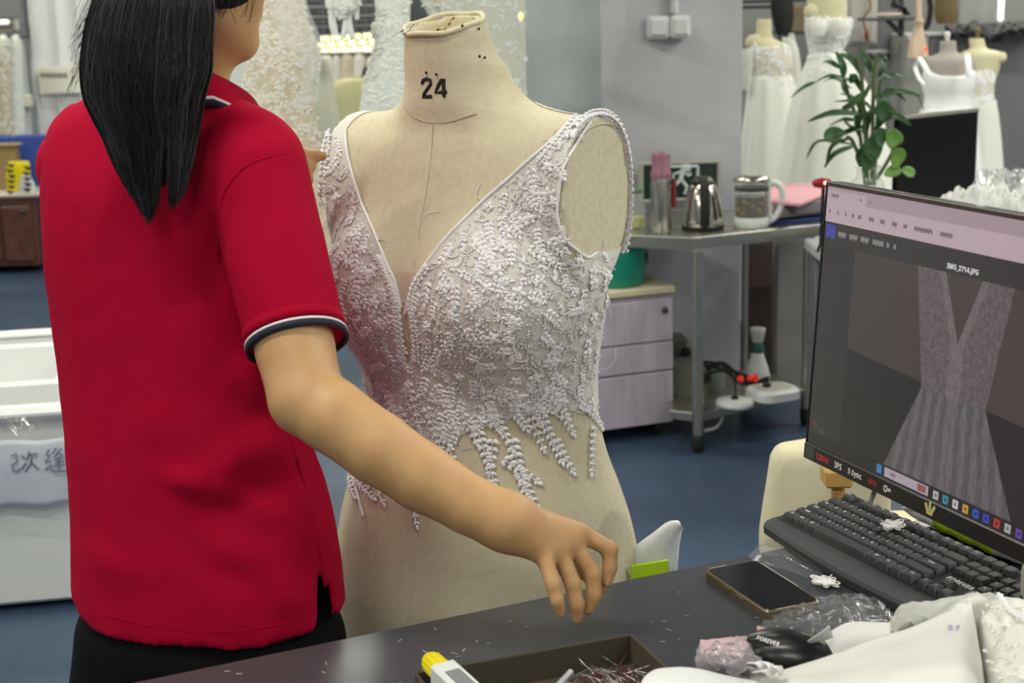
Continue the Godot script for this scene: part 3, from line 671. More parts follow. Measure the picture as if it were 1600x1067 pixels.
	var st2 = S(); tube(st2, smooth_path([D(1437, 91, 6.5), D(1430, 104, 6.55), D(1436, 122, 6.5), D(1444, 132, 6.4)], 5), 0.01, 8, true, 0.5); part("strap", st2, M.gown_satin, g)
	gown_on_form("dress_form_cream", "cream dress form at the far right with a brown neck knob", 7.12, [[60, 1514, 1537], [64, 1514, 1538], [76, 1515, 1542], [80, 1506, 1558], [86, 1500, 1566], [100, 1502, 1564], [130, 1506, 1554]], [], [[150, 1512, 1556]], M.cream, [[1563, 90, 9, 0.6]])
	single("neck_knob", "brown knob on the neck of the cream dress form at far right", "knob", body([[42, 1525, 1530], [46, 1522, 1533], [52, 1524, 1531], [60, 1525, 1530]], 7.12, 1.0), mat(rgb8(120, 104, 74), 0.6))
	worn_gown("gown_beige_lace", "beige strapless lace gown at the far right", 7.1, [[110, 1520, 1545], [114, 1512, 1552], [126, 1508, 1554], [150, 1512, 1552], [160, 1510, 1553]], [[152, 1512, 1552], [170, 1508, 1558], [220, 1504, 1564], [330, 1496, 1572], [540, 1480, 1590]], M.gown_warm, M.gown, 90, 9, 0.03)

func blade(st: SurfaceTool, pts: Array, w: float, n: Vector3):           # a folded leaf along a path
	var path = smooth_path(pts, 5); var rows := []
	for i in path.size():
		var t = (path[mini(i + 1, path.size() - 1)] - path[maxi(i - 1, 0)]).normalized(); var f = float(i) / (path.size() - 1)
		var b = t.cross(n).normalized(); var k = w * pow(sin(PI * clampf(f * 0.92 + 0.06, 0, 1)), 0.8) * (1.15 - 0.4 * f); var up = b.cross(t) * k * 0.25
		rows.append([path[i] - b * k + up, path[i] - b * k * 0.5 + up * 0.3, path[i], path[i] + b * k * 0.5 + up * 0.3, path[i] + b * k + up])
	sheet(st, rows, 0.0012)
func far_middle():
	# the long hall behind the hanging gowns, its dark roof and low rows of lamps
	struct("wall_dark_roof", pbox(440, -260, 830, 52, 11.4, 0.1), M.dark_ceiling)
	for i in 7: struct("trim_%d" % (30 + i), pbox(440, -8 + i * 8, 640, -5 + i * 8 + (i % 3), 11.2 - i * 0.05, 0.08), [M.grey, M.dark_grey][i % 2])
	var k = 0
	for r in [[54, 500, 600, 10.4], [64, 494, 600, 9.9], [74, 500, 598, 9.4], [48, 608, 628, 10.4], [56, 610, 628, 9.9], [64, 612, 628, 9.4]]:
		var n = int((r[2] - r[1]) / 16.0)
		for i in maxi(n, 1):
			var x = r[1] + i * 16.5; var y = r[0] - (x - 545) * 0.07
			var l = thing("row_lamp", "low yellowish tube lamp in the rows of the far hall", "lamp", D(x + 6, y, r[3]), "rows of low lamps in the far hall", true)
			part("lamp_tube", pbox(x, y, x + 13.5, y + 7, r[3], 0.05, 0.008), glow(Color(1, 1, 0.72), 2.2), l); part("reflector", pbox(x - 1, y - 2, x + 14.5, y - 0.5, r[3], 0.06, 0.004), M.white, l)
			var wq = D(x + 7, y - 1, r[3] + 0.03); var wire = S(); tube(wire, [wq, Vector3(wq.x, 3.41, wq.z)], 0.0025, 4); part("wire", wire, M.grey, l)
			k += 1
	# garments hanging beyond
	for q in [[500, 520, 86, 190, "gown_warm", "tan"], [519, 532, 84, 150, "offwhite", "off white"], [532, 552, 84, 130, "champagne", "champagne"], [552, 570, 82, 120, "gown_warm", "short tan"], [570, 590, 88, 160, "cream", "cream"], [608, 628, 90, 150, "gown_warm", "right hand tan"]]:
		var rows = [[q[2], q[0] + 6, q[1] - 6], [q[2] + 8, q[0] + 1, q[1] - 1], [(q[2] + q[3]) / 2, q[0], q[1]], [q[3], q[0] - 1, q[1] + 1]]
		single("hanging_garment", "%s garment hanging below the far row lamps" % q[5], "garment", body(rows, 9.0, 0.5, 4, 0.08, 24), M[q[4]], "garments on the far rail")
	single("black_garment", "black garment piece beside the white lace gown", "garment", body([[82, 574, 578], [98, 571, 582], [108, 565, 582], [120, 561, 580], [130, 564, 574]], 9.0, 0.5), M.black)
	single("white_scrap", "white scrap caught on the black garment piece", "cloth", body([[118, 570, 578], [123, 566, 579], [129, 570, 577]], 8.96, 0.5), M.gown_satin)
	var fr := S(); var ra = D(498, 84, 9.0); var rb2 = D(634, 84, 9.0); rb2.y = ra.y
	tube(fr, [ra, rb2], 0.012, 8)
	for q in [ra, rb2]: tube(fr, [q, Vector3(q.x, 0.0, q.z)], 0.012, 8)
	single("garment_rail", "thin steel rail carrying the garments in the far hall", "rail", fr, M.steel)
	# cream dress form seen from behind
	var cf = thing("cream_form", "cream padded form standing between the hanging gowns", "dress form", Vector3(D(540, 180, 7.6).x, 0, -7.6))
	part("torso", body([[122, 540, 566], [128, 524, 572], [150, 514, 576], [185, 518, 574], [260, 512, 580]], 7.6, 0.5), mat(rgb8(204, 198, 150), 0.8), cf)
	var sd = S(); lathe(sd, [Vector2(0.2, 0), Vector2(0.2, 0.03), Vector2(0.025, 0.05), Vector2(0.025, 0.8)], Transform3D(Basis(), cf.position), 20); part("stand", sd, M.dark_grey, cf)
	struct("wall_hall", pbox(300, 76, 640, 420, 11.0, 0.1), mat(rgb8(186, 184, 160), 0.85))
	# large champagne gown: lace panel over a pale skirt
	var g = thing("lace_gown_champagne", "champagne lace gown hanging above the red shoulder", "gown", D(445, 215, 4.6))
	var rows = [[-60, 400, 462], [-20, 393, 468], [20, 386, 476], [60, 384, 490], [80, 386, 497], [110, 384, 498], [150, 380, 492], [200, 372, 496], [300, 352, 520], [420, 330, 540]]
	var rg = body_rings(rows, 4.6, 0.42, 9, 0.04, 64, 0.4); var st = S(); loft(st, rg); part("gown", st, M.champagne, g)
	stuff(part("lace", sprinkle(rg, 620, 0.016, 0.0, 0.9), mat(rgb8(226, 220, 208), 0.6), g))
	var rg2 = body_rings([[-60, 410, 466], [10, 420, 480], [60, 440, 500], [84, 470, 503], [120, 474, 500], [160, 466, 497]], 4.35, 0.2, 5, 0.06, 40); st = S(); loft(st, rg2); part("tulle_cape", st, M.veil, g)
	single("garment_bag", "pale grey garment bag hanging under the chin of the person", "garment bag", body([[-60, 330, 390], [60, 330, 392], [140, 336, 396], [215, 340, 402], [320, 336, 410]], 4.9, 0.5, 6, 0.05, 48), mat(rgb8(208, 212, 208), 0.5))
	single("grey_fold", "slim grey green garment between the gowns", "garment", body([[92, 494, 510], [140, 488, 522], [200, 486, 530], [320, 480, 540]], 5.4, 0.5, 7, 0.1, 48), mat(rgb8(206, 206, 186), 0.8))
	# lace remnants with two long tails
	var lr = thing("lace_remnant", "white lace remnant with two dangling tails at the top", "lace", D(536, 55, 4.6))
	var r3 = body_rings([[-60, 512, 556], [-10, 510, 560], [10, 511, 560], [18, 518, 552], [28, 524, 540]], 4.6, 0.3, 7, 0.1, 40); st = S(); loft(st, r3); part("lace_panel", st, M.gown_cool, lr)
	stuff(part("lace_edge", sprinkle(r3, 90, 0.014), M.gown, lr))
	for t in [[519, 15, 524, 56, 5], [540, 15, 536, 60, 4], [545, 15, 551, 60, 4], [557, 2, 558, 30, 3]]:
		part("lace_tail", body([[t[1], t[0] - t[4], t[0] + t[4]], [(t[1] + t[3]) / 2, t[0] - t[4], t[0] + t[4] + 1], [t[3], t[2] - t[4], t[2] + t[4]]], 4.6, 0.4, 5, 0.15), M.gown_cool, lr)
	# white lace gown in the middle and the sheer one behind the neck of the form
	g = thing("lace_gown_white", "white lace gown hanging left of the dress form neck", "gown", D(600, 180, 4.7))
	rg = body_rings([[-60, 590, 634], [0, 586, 640], [30, 590, 640], [44, 582, 640], [70, 586, 642], [100, 578, 640], [140, 568, 642], [185, 562, 646], [300, 556, 660]], 4.7, 0.35, 8, 0.06, 56, 2.0); st = S(); loft(st, rg); part("gown", st, M.gown_cool, g)
	stuff(part("lace", sprinkle(rg, 420, 0.015), M.gown, g))
	g = thing("lace_gown_sheer", "pale sheer lace gown hanging right of the dress form neck", "gown", D(790, 140, 4.9))
	rg = body_rings([[-80, 640, 806], [0, 660, 816], [60, 690, 818], [120, 700, 819], [190, 690, 820], [320, 680, 826]], 4.9, 0.28, 9, 0.06, 64, 1.0); st = S(); loft(st, rg); part("gown", st, mat(rgb8(206, 206, 190), 0.8), g)
	stuff(part("lace", sprinkle(rg, 260, 0.016), M.gown_cool, g))
	var wb = thing("warm_lamp", "small glowing yellow lamp glimpsed between gown and pillar", "lamp", D(814, 33, 4.6))
	part("bulb", body([[19, 812, 815], [25, 810, 818], [33, 812, 815]], 4.6, 0.8), glow(Color(1, 0.95, 0.6), 1.2), wb)
	var wc = S(); var wp = D(813.5, 20, 4.6); tube(wc, [wp, Vector3(wp.x, 3.41, wp.z)], 0.002, 5); part("cord", wc, M.offwhite, wb)
	# rail that carries them
	var rl = S(); tube(rl, [Vector3(-1.6, 1.95, -4.75), Vector3(0.3, 1.95, -4.75)], 0.016, 12)
	single("hanging_rail", "steel rail that carries the hanging gowns", "rail", rl, M.steel)
func pot_lathe(px: float, base: Vector3, prof: Array, seg := 28, sx := 1.0) -> SurfaceTool:
	var st = S(); lathe(st, prof, Transform3D(Basis(), base), seg, sx); return st
func far_table():
	var ht = 0.735
	var A = H(1083, 371, ht); var B = H(1292, 349, ht); var C = H(1004, 362, ht)
	var back = Vector3(-0.45, 0, -0.9)
	var poly := PackedVector2Array([Vector2(C.x - 0.25, C.z - 0.02), Vector2(A.x, A.z), Vector2(B.x, B.z), Vector2(B.x, B.z) + Vector2(-0.05, -0.42), Vector2(C.x - 0.25, C.z - 0.47)])
	var t = thing("steel_table", "stainless steel side table with a lower shelf and round legs", "table", Vector3(A.x, 0, A.z))
	var st = S(true); extrude(st, poly, 0.042, 0.004, Transform3D(Basis(), Vector3(0, ht - 0.042, 0))); part("tabletop", st, M.steel, t)
	var leg = func(p: Vector3, r: float, called := "leg"):
		var l = S(); lathe(l, [Vector2(r, 0.06), Vector2(r, ht - 0.04)], Transform3D(Basis(), Vector3(p.x, 0, p.z)), 20); part(called, l, M.steel, t)
		var f = S(); lathe(f, [Vector2(r * 0.8, 0.0), Vector2(r * 1.1, 0.012), Vector2(r * 1.15, 0.06), Vector2(r * 0.9, 0.065)], Transform3D(Basis(), Vector3(p.x, 0, p.z)), 20); part("foot", f, M.rubber, t)
	var lp = H(1090, 706, 0.0); leg.call(lp, 0.019)
	var rp = B + Vector3(-0.055, 0, -0.03); leg.call(rp, 0.019)
	var kp = D(1163, 500, 5.42); leg.call(kp, 0.014)
	leg.call(C + Vector3(-0.2, 0, -0.44), 0.016)
	var hs = 0.135
	var sp := PackedVector2Array([Vector2(lp.x - 0.09, lp.z - 0.06), Vector2(lp.x, lp.z - 0.005), Vector2(rp.x, rp.z), Vector2(rp.x - 0.1, rp.z - 0.3), Vector2(lp.x - 0.05, lp.z - 0.55)])
	st = S(true); extrude(st, sp, 0.03, 0.004, Transform3D(Basis(), Vector3(0, hs - 0.03, 0))); part("lower_shelf", st, M.steel, t)
	# panels beside it
	single("grey_side_panel", "grey laminate side panel under the right end of the steel table", "panel", pbox(1211, 352, 1266, 636, 5.62, 0.08), mat(rgb8(150, 144, 140), 0.7))
	single("brown_gap_panel", "dark brown board between steel table leg and grey panel", "panel", pbox(1168, 340, 1212, 640, 5.78, 0.05), mat(rgb8(96, 82, 72), 0.8))
	# thermos
	var p = H(1033, 361, ht)
	var th = thing("thermos_flask", "steel thermos flask with mauve cup lid on the steel table", "flask", p)
	part("flask_body", pot_lathe(0, p, [Vector2(0.034, 0), Vector2(0.036, 0.005), Vector2(0.036, 0.165), Vector2(0.034, 0.178), Vector2(0.033, 0.185)]), M.steel, th)
	part("cup_lid", pot_lathe(0, p + Vector3(0, 0.185, 0), [Vector2(0.036, 0), Vector2(0.036, 0.018), Vector2(0.032, 0.022), Vector2(0.032, 0.075), Vector2(0.028, 0.084), Vector2(0.01, 0.086)]), M.mauve, th)
	st = S(true); bx(st, Vector3(0.016, 0.1, 0.02), Transform3D(Basis(), p + Vector3(0.045, 0.13, 0)), 0.005); part("carry_strap", st, mat(rgb8(120, 30, 48), 0.6), th)
	# small glass bottle
	p = H(996, 356, ht)
	var gb = thing("glass_bottle", "small clear glass bottle with green lid beside the thermos", "bottle", p)
	part("glass", pot_lathe(0, p, [Vector2(0.024, 0), Vector2(0.026, 0.004), Vector2(0.026, 0.07), Vector2(0.02, 0.095), Vector2(0.017, 0.11), Vector2(0.017, 0.125)], 24), M.glass, gb)
	part("lid", pot_lathe(0, p + Vector3(0, 0.122, 0), [Vector2(0.019, 0), Vector2(0.019, 0.014), Vector2(0.016, 0.017)]), mat(rgb8(92, 116, 84), 0.5), gb)
	part("drink", pot_lathe(0, p, [Vector2(0.022, 0.006), Vector2(0.0225, 0.04)]), mat(rgb8(176, 182, 96), 0.5), gb)
	# kettle, spout turned away, handle towards us
	p = H(1098, 357, ht)
	var kt = thing("electric_kettle", "polished steel kettle with black handle on the steel table", "kettle", p)
	part("kettle_body", pot_lathe(0, p, [Vector2(0.07, 0.012), Vector2(0.072, 0.02), Vector2(0.069, 0.05), Vector2(0.058, 0.105), Vector2(0.046, 0.145), Vector2(0.04, 0.155)], 36), M.chrome, kt)
	part("base_ring", pot_lathe(0, p, [Vector2(0.07, 0), Vector2(0.073, 0.004), Vector2(0.073, 0.012), Vector2(0.068, 0.016)], 36), M.rubber, kt)
	part("lid", pot_lathe(0, p + Vector3(0, 0.152, 0), [Vector2(0.041, 0), Vector2(0.04, 0.012), Vector2(0.026, 0.026), Vector2(0.004, 0.03)]), M.mouse, kt)
	part("lid_plate", pot_lathe(0, p + Vector3(0, 0.168, 0.012), [Vector2(0.03, 0), Vector2(0.026, 0.006), Vector2(0.004, 0.007)], 24), M.gold, kt)
	st = S(); tube(st, smooth_path([p + Vector3(-0.004, 0.17, 0.03), p + Vector3(-0.004, 0.165, 0.07), p + Vector3(-0.004, 0.13, 0.086), p + Vector3(-0.004, 0.07, 0.094), p + Vector3(-0.004, 0.02, 0.088)], 5), 0.017, 12, true, 0.8); part("handle", st, M.rubber, kt)
	st = S(); tube(st, smooth_path([p + Vector3(0, 0.12, -0.05), p + Vector3(0, 0.15, -0.075), p + Vector3(0, 0.165, -0.095)], 4), 0.013, 10); part("spout", st, M.chrome, kt)
	# glass tea pot with white base, loop handle and steel lid
	p = H(1174, 354, ht)
	var tp = thing("glass_teapot", "glass health pot of brown tea with white base and handle", "pot", p)
	part("pot_base", pot_lathe(0, p, [Vector2(0.056, 0), Vector2(0.061, 0.006), Vector2(0.0615, 0.022), Vector2(0.058, 0.036)], 32), M.plastic_white, tp)
	part("glass_wall", pot_lathe(0, p + Vector3(0, 0.034, 0), [Vector2(0.058, 0), Vector2(0.059, 0.03), Vector2(0.059, 0.12), Vector2(0.06, 0.13)], 36), M.glass, tp)
	part("tea", pot_lathe(0, p + Vector3(0, 0.036, 0), [Vector2(0.055, 0), Vector2(0.056, 0.072)], 32), mat(rgb8(70, 52, 18), 0.2), tp)
	st = S()
	for i in 26:
		var a = rng.randf() * TAU; petal(st, p + Vector3(cos(a) * 0.0562, 0.05 + rng.randf() * 0.05, absf(sin(a)) * 0.0562), Vector3(rng.randf() - 0.5, rng.randf() - 0.5, 0), Vector3(cos(a), 0, absf(sin(a))), 0.018, 0.011, 0.002)
	part("tea_leaves", st, mat(rgb8(122, 94, 26), 0.5), tp)
	part("printed_band", pot_lathe(0, p + Vector3(0, 0.126, 0), [Vector2(0.0592, 0), Vector2(0.0594, 0.014)], 36), mat(rgb8(66, 64, 60), 0.5), tp)
	part("lid", pot_lathe(0, p + Vector3(0, 0.163, 0), [Vector2(0.062, -0.006), Vector2(0.063, 0.004), Vector2(0.058, 0.011), Vector2(0.02, 0.014), Vector2(0.004, 0.014)], 36), M.chrome, tp)
	st = S(); var loop := []
	for i in 13: loop.append(p + Vector3(0.0 + 0.012 * cos(TAU * i / 12), 0.187 + 0.011 * sin(TAU * i / 12), 0))
	tube(st, loop, 0.003, 6); part("lid_knob", st, M.glass, tp)
	st = S(); tube(st, smooth_path([p + Vector3(0.05, 0.145, 0), p + Vector3(0.085, 0.148, 0), p + Vector3(0.106, 0.12, 0), p + Vector3(0.104, 0.075, 0), p + Vector3(0.084, 0.035, 0), p + Vector3(0.055, 0.015, 0)], 5), 0.0115, 12); part("handle", st, M.plastic_white, tp)
	part("handle_post", boxm(Vector3(0.016, 0.125, 0.03), Transform3D(Basis(Vector3.BACK, 0.08), p + Vector3(0.058, 0.09, 0)), 0.005), M.plastic_white, tp)
	# papers and folder
	var pile = [["blue_folder", "blue folder under the papers behind the tea pot", "folder", M.blue, [[1196, 352], [1292, 345], [1300, 324], [1222, 330]], 0.012, 0.0], ["paper_stack", "stack of white papers under the pink folder", "papers", M.paper, [[1199, 342], [1290, 334], [1300, 312], [1226, 318]], 0.03, 0.014], ["pink_folder", "pink folder on top of the papers behind the tea pot", "folder", M.pink, [[1196, 318], [1250, 322], [1290, 306], [1290, 290], [1208, 290]], 0.01, 0.0]]
	var hh = [ht, ht + 0.016, ht + 0.075]
	for i in 3:
		var q = pile[i]; var pl := PackedVector2Array(); var cc = Vector3()
		for x in q[4]:
			var w = H(x[0], x[1], hh[i]); pl.append(Vector2(w.x, w.z)); cc += w / q[4].size()
		st = S(true); extrude(st, pl, q[5], 0.002, Transform3D(Basis(Vector3.RIGHT, 0.0), Vector3(0, hh[i], 0))); single(q[0], q[1], q[2], st, q[3])
	st = S(true); bx(st, Vector3(0.2, 0.04, 0.2), Transform3D(Basis(Vector3.UP, 0.4), H(1255, 318, ht + 0.05)), 0.003); single("grey_ledger", "grey ledger between the papers and the pink folder", "book", st, mat(rgb8(140, 132, 140), 0.7))
	# small red lamp
	p = D(1284, 286, 4.6)
	var rl = thing("red_lamp", "small glowing red lamp peeping over the monitor corner", "lamp", p)
	st = S(); lathe(st, [Vector2(0.002, -0.03), Vector2(0.012, -0.026), Vector2(0.017, 0), Vector2(0.012, 0.024), Vector2(0.003, 0.03)], Transform3D(Basis(Vector3.BACK, PI / 2), p), 16); part("lens", st, glow(Color(0.55, 0.01, 0.02), 0.16), rl)
	st = S(); lathe(st, [Vector2(0.002, -0.005), Vector2(0.006, 0), Vector2(0.002, 0.005)], Transform3D(Basis(Vector3.RIGHT, PI / 2), p + Vector3(0.008, 0.002, 0.016)), 10); part("bulb", st, glow(Color(1, 0.75, 0.7), 2.5), rl)
	st = S(); tube(st, [p + Vector3(0.01, -0.015, -0.02), p + Vector3(0.012, -0.2, -0.05), Vector3(p.x + 0.014, 0.705, p.z - 0.1)], 0.006, 8); part("stalk", st, M.rubber, rl)
	# table behind the monitor
	var q1 = D(1300, 300, 4.45)
	var wt = thing("rear_work_table", "work table hidden behind the monitor carrying the plant", "table", Vector3(1.8, 0, -4.6))
	part("tabletop", boxm(Vector3(1.9, 0.04, 0.75), Transform3D(Basis(), Vector3(1.96, 0.68, -4.62)), 0.006), M.wall, wt)
	for x in [1.06, 2.86]:
		for z in [-4.3, -4.94]: part("leg", boxm(Vector3(0.05, 0.66, 0.05), Transform3D(Basis(), Vector3(x, 0.33, z)), 0.004), M.grey, wt)
	# potted plant
	var vz = 4.6; p = D(1356, 260, vz); p.y = 0.7
	var pn = thing("potted_plant", "green leafy bamboo palm in a clear glass vase of water", "plant", p)
	part("vase", pot_lathe(0, p, [Vector2(0.04, 0), Vector2(0.048, 0.01), Vector2(0.05, 0.12), Vector2(0.06, 0.19), Vector2(0.05, 0.235), Vector2(0.032, 0.258), Vector2(0.035, 0.275), Vector2(0.042, 0.285)], 28), M.glass, pn)
	part("water", pot_lathe(0, p, [Vector2(0.04, 0.006), Vector2(0.047, 0.12), Vector2(0.056, 0.19)], 28), mat(rgb8(84, 96, 74), 0.3), pn)
	st = S()
	for s in [[[1352, 290], [1342, 200], [1326, 150], [1316, 112]], [[1356, 290], [1350, 180], [1346, 120], [1338, 90]], [[1362, 290], [1364, 170], [1366, 110], [1372, 86]], [[1358, 290], [1334, 224], [1322, 214]], [[1366, 290], [1372, 160], [1376, 125]], [[1370, 280], [1398, 230], [1398, 200]]]:
		var pts := []; var i = 0
		for q in s: pts.append(D(q[0], q[1], vz + (0.04 if s[0][0] % 3 else -0.03))); i += 1
		tube(st, smooth_path(pts, 5), 0.006, 8)
	part("stem", st, M.stem, pn)
	for q in [[[1318, 120], [1316, 100], [1306, 80], 9], [[1330, 130], [1334, 120], [1348, 146], 9], [[1346, 116], [1330, 92], [1308, 84], 8], [[1312, 106], [1300, 98], [1287, 95], 6], [[1362, 112], [1354, 94], [1342, 74], 8], [[1340, 130], [1300, 118], [1274, 128], 5], [[1274, 128], [1256, 136], [1236, 152], 5], [[1330, 138], [1304, 122], [1286, 128], 4], [[1376, 126], [1400, 116], [1420, 126], 4], [[1366, 98], [1384, 90], [1389, 102], 4], [[1350, 150], [1322, 168], [1312, 172], 7], [[1346, 178], [1300, 176], [1262, 190], 7], [[1346, 190], [1320, 186], [1296, 196], 5], [[1374, 150], [1404, 142], [1440, 150], 7], [[1400, 144], [1430, 146], [1444, 172], 5], [[1372, 154], [1392, 140], [1416, 158], 6], [[1370, 190], [1398, 180], [1424, 196], 9], [[1328, 216], [1300, 228], [1290, 262], 5], [[1336, 226], [1280, 220], [1260, 248], 4], [[1334, 228], [1304, 240], [1288, 262], 6], [[1350, 160], [1340, 190], [1342, 214], 9], [[1362, 170], [1352, 200], [1356, 222], 9], [[1338, 150], [1346, 170], [1358, 180], 8], [[1382, 160], [1378, 186], [1366, 204], 9], [[1340, 160], [1330, 150], [1312, 146], 5], [[1372, 108], [1384, 118], [1396, 122], 4], [[1356, 140], [1330, 156], [1304, 158], 5], [[1366, 150], [1390, 168], [1402, 176], 6], [[1352, 196], [1322, 206], [1310, 214], 6], [[1350, 206], [1326, 196], [1318, 182], 5], [[1368, 200], [1384, 206], [1392, 214], 6], [[1360, 130], [1350, 150], [1336, 162], 5], [[1362, 180], [1376, 168], [1384, 150], 5], [[1344, 170], [1336, 186], [1322, 190], 5], [[1354, 220], [1362, 240], [1352, 256], 8], [[1360, 210], [1372, 226], [1370, 244], 8], [[1348, 230], [1340, 244], [1344, 262], 6], [[1326, 150], [1318, 140], [1314, 122], 4], [[1372, 120], [1380, 106], [1378, 92], 5], [[1366, 176], [1356, 164], [1342, 152], 5]]:
		st = S(); var dz = rng.randf_range(-0.06, 0.06)
		blade(st, [D(q[0][0], q[0][1], vz + dz), D(q[1][0], q[1][1], vz + dz - 0.01), D(q[2][0], q[2][1], vz + dz + 0.02)], q[3] * 0.68 * vz / FP, Vector3(0.2, 0.7, 0.7).normalized() if q[3] < 6 else Vector3(0.1, 0.25, 0.96)); part("leaf", st, M.leaf, pn)
	for q in [[1304, 210, 34, 26, 200], [1362, 232, 38, 36, 100], [1354, 252, 30, 24, 80], [1396, 216, 26, 30, 60], [1402, 246, 30, 24, 70], [1394, 268, 26, 20, 10], [1418, 268, 24, 18, -30], [1378, 172, 30, 26, 90], [1374, 214, 26, 24, 100]]:
		st = S(); var c = D(q[0], q[1], vz - 0.07); var a = deg_to_rad(q[4]); var dv = Vector3(cos(a), sin(a), 0.2).normalized() * q[2] * vz / FP * 0.5
		blade(st, [c + dv, c, c - dv + Vector3(0, -0.006, 0.01)], q[3] * 0.5 * vz / FP, Vector3(0.15, 0.35, 0.93)); part("round_leaf", st, M.leaf if q[0] < 1390 else M.leaf_light, pn)
	# black screen seen from behind, tulle heap, red box
	var bm = thing("black_panel_screen", "glossy black screen standing behind the plant", "screen", Vector3(D(1465, 300, 4.3).x, 0.7, -4.35))
	st = S(true); var pa = D(1396, 310, 4.66); var pbp = D(1520, 298, 4.9); var ax = Vector3(pbp.x - pa.x, 0, pbp.z - pa.z)
	var bb := Basis(ax.normalized(), Vector3.UP, ax.normalized().cross(Vector3.UP)); var hgt = D(1528, 172, 4.9).y - 0.74
	bx(st, Vector3(ax.length(), hgt, 0.02), Transform3D(bb, Vector3((pa.x + pbp.x) / 2, 0.74 + hgt / 2, (pa.z + pbp.z) / 2)) , 0.003); var pbm := mat(rgb8(10, 10, 12), 0.3); pbm.metallic_specular = 0.25; part("panel", st, pbm, bm)
	st = S(true); bx(st, Vector3(ax.length() * 1.01, 0.012, 0.026), Transform3D(bb, Vector3((pa.x + pbp.x) / 2, 0.74 + hgt, (pa.z + pbp.z) / 2)), 0.003); part("top_edge", st, M.chrome, bm)
	st = S(true); bx(st, Vector3(0.2, 0.05, 0.16), Transform3D(bb, Vector3((pa.x + pbp.x) / 2, 0.725, (pa.z + pbp.z) / 2)), 0.004); part("foot", st, M.black, bm)
	var hp = D(1560, 300, 4.0)
	var net := []
	for r in 9:
		var row := []
		for c in 13:
			var x = c / 12.0; var y = r / 8.0
			row.append(Vector3(hp.x - 0.2 + 0.46 * x, 0.71 + 0.26 * sin(PI * clampf(y, 0.02, 0.95)) * pow(sin(PI * clampf(x * 0.8 + 0.1, 0, 1)), 0.4), hp.z - 0.22 + 0.34 * y))
		net.append(row)
	st = S(); sheet(st, crease(crease(spline_net(net, 10), 0.05, 13.0), 0.03, 42.0, true), 0.0); single("tulle_heap", "heap of crumpled pale tulle right of the black screen", "fabric", st, mat(rgb8(222, 222, 216), 0.8))
	st = S(); net = []
	for r in 7:
		var row := []
		for c in 11: row.append(Vector3(hp.x - 0.02 + 0.032 * c, 0.74 + 0.27 * sin(PI * clampf(r / 6.0, 0.02, 0.95)), hp.z - 0.3 + 0.07 * r))
		net.append(row)
	sheet(st, crease(spline_net(net, 8), 0.04, 26.0, true), 0.0); single("plastic_wrap", "crinkled clear plastic wrap over the tulle heap", "plastic", st, M.film)
	single("red_tray", "red tray under the heap of tulle", "tray", boxm(Vector3(0.4, 0.03, 0.3), Transform3D(Basis(), Vector3(hp.x + 0.06, 0.715, hp.z)), 0.006), M.red_plain)
	# things on the lower shelf
	p = H(1148, 633, hs)
	var k1 = thing("white_power_base", "round white kettle base on the lower shelf", "base", p); part("disc", pot_lathe(0, p, [Vector2(0.062, 0), Vector2(0.066, 0.006), Vector2(0.062, 0.018), Vector2(0.02, 0.022)], 32), M.plastic_white, k1); part("connector", pot_lathe(0, p + Vector3(0, 0.02, 0), [Vector2(0.012, 0), Vector2(0.012, 0.012), Vector2(0.008, 0.014)]), M.rubber, k1)
	p = H(1207, 620, hs)
	var k2 = thing("square_power_base", "cream rounded square heating base on the lower shelf", "base", p)
	st = S(true); extrude(st, round_rect(0.17, 0.15, 0.045), 0.035, 0.008, Transform3D(Basis(Vector3.UP, 0.45), p)); part("housing", st, M.plastic_white, k2)
	st = S(true); extrude(st, round_rect(0.12, 0.1, 0.03), 0.003, 0.001, Transform3D(Basis(Vector3.UP, 0.45), p + Vector3(0, 0.035, 0))); part("hot_plate", st, mat(rgb8(190, 186, 170), 0.3), k2)
	part("connector", pot_lathe(0, p + Vector3(-0.02, 0.036, 0.0), [Vector2(0.014, 0), Vector2(0.014, 0.014), Vector2(0.01, 0.016)]), M.rubber, k2)
	p = H(1183, 590, hs)
	var sb = thing("cone_bottle", "white cone bottle with green collar and clear cap on the lower shelf", "bottle", p)
	part("bottle", pot_lathe(0, p, [Vector2(0.045, 0), Vector2(0.047, 0.01), Vector2(0.04, 0.04), Vector2(0.024, 0.085), Vector2(0.022, 0.1)]), M.plastic_white, sb)
	part("collar", pot_lathe(0, p + Vector3(0, 0.098, 0), [Vector2(0.024, 0), Vector2(0.025, 0.02), Vector2(0.02, 0.03), Vector2(0.02, 0.04)]), M.bottle_green, sb)
	part("cap", pot_lathe(0, p + Vector3(0, 0.137, 0), [Vector2(0.02, 0), Vector2(0.026, 0.03), Vector2(0.03, 0.05), Vector2(0.026, 0.052)]), mat(rgb8(186, 186, 180), 0.4), sb)
	for q in [[[1028, 536], [1082, 610], 5.3, "upper", 0.32], [[1034, 576], [1112, 630], 5.06, "lower", 0.3]]:
		var jb = thing("smoky_tank", "%s smoky plastic tank with dark knob behind the table leg" % q[3], "tank", D((q[0][0] + q[1][0]) / 2.0, q[1][1], q[2]))
		part("tank", pbox(q[0][0], q[0][1], q[1][0], q[1][1], q[2], 0.2, 0.02), mat(rgb8(92, 90, 78), 0.35), jb)
		st = S(); lathe(st, [Vector2(0.018, 0), Vector2(0.018, 0.012), Vector2(0.012, 0.016)], Transform3D(Basis(Vector3.RIGHT, PI / 2), D(q[1][0] - 10, q[0][1] + 14, q[2])), 16); part("knob", st, M.rubber, jb)
	st = S()
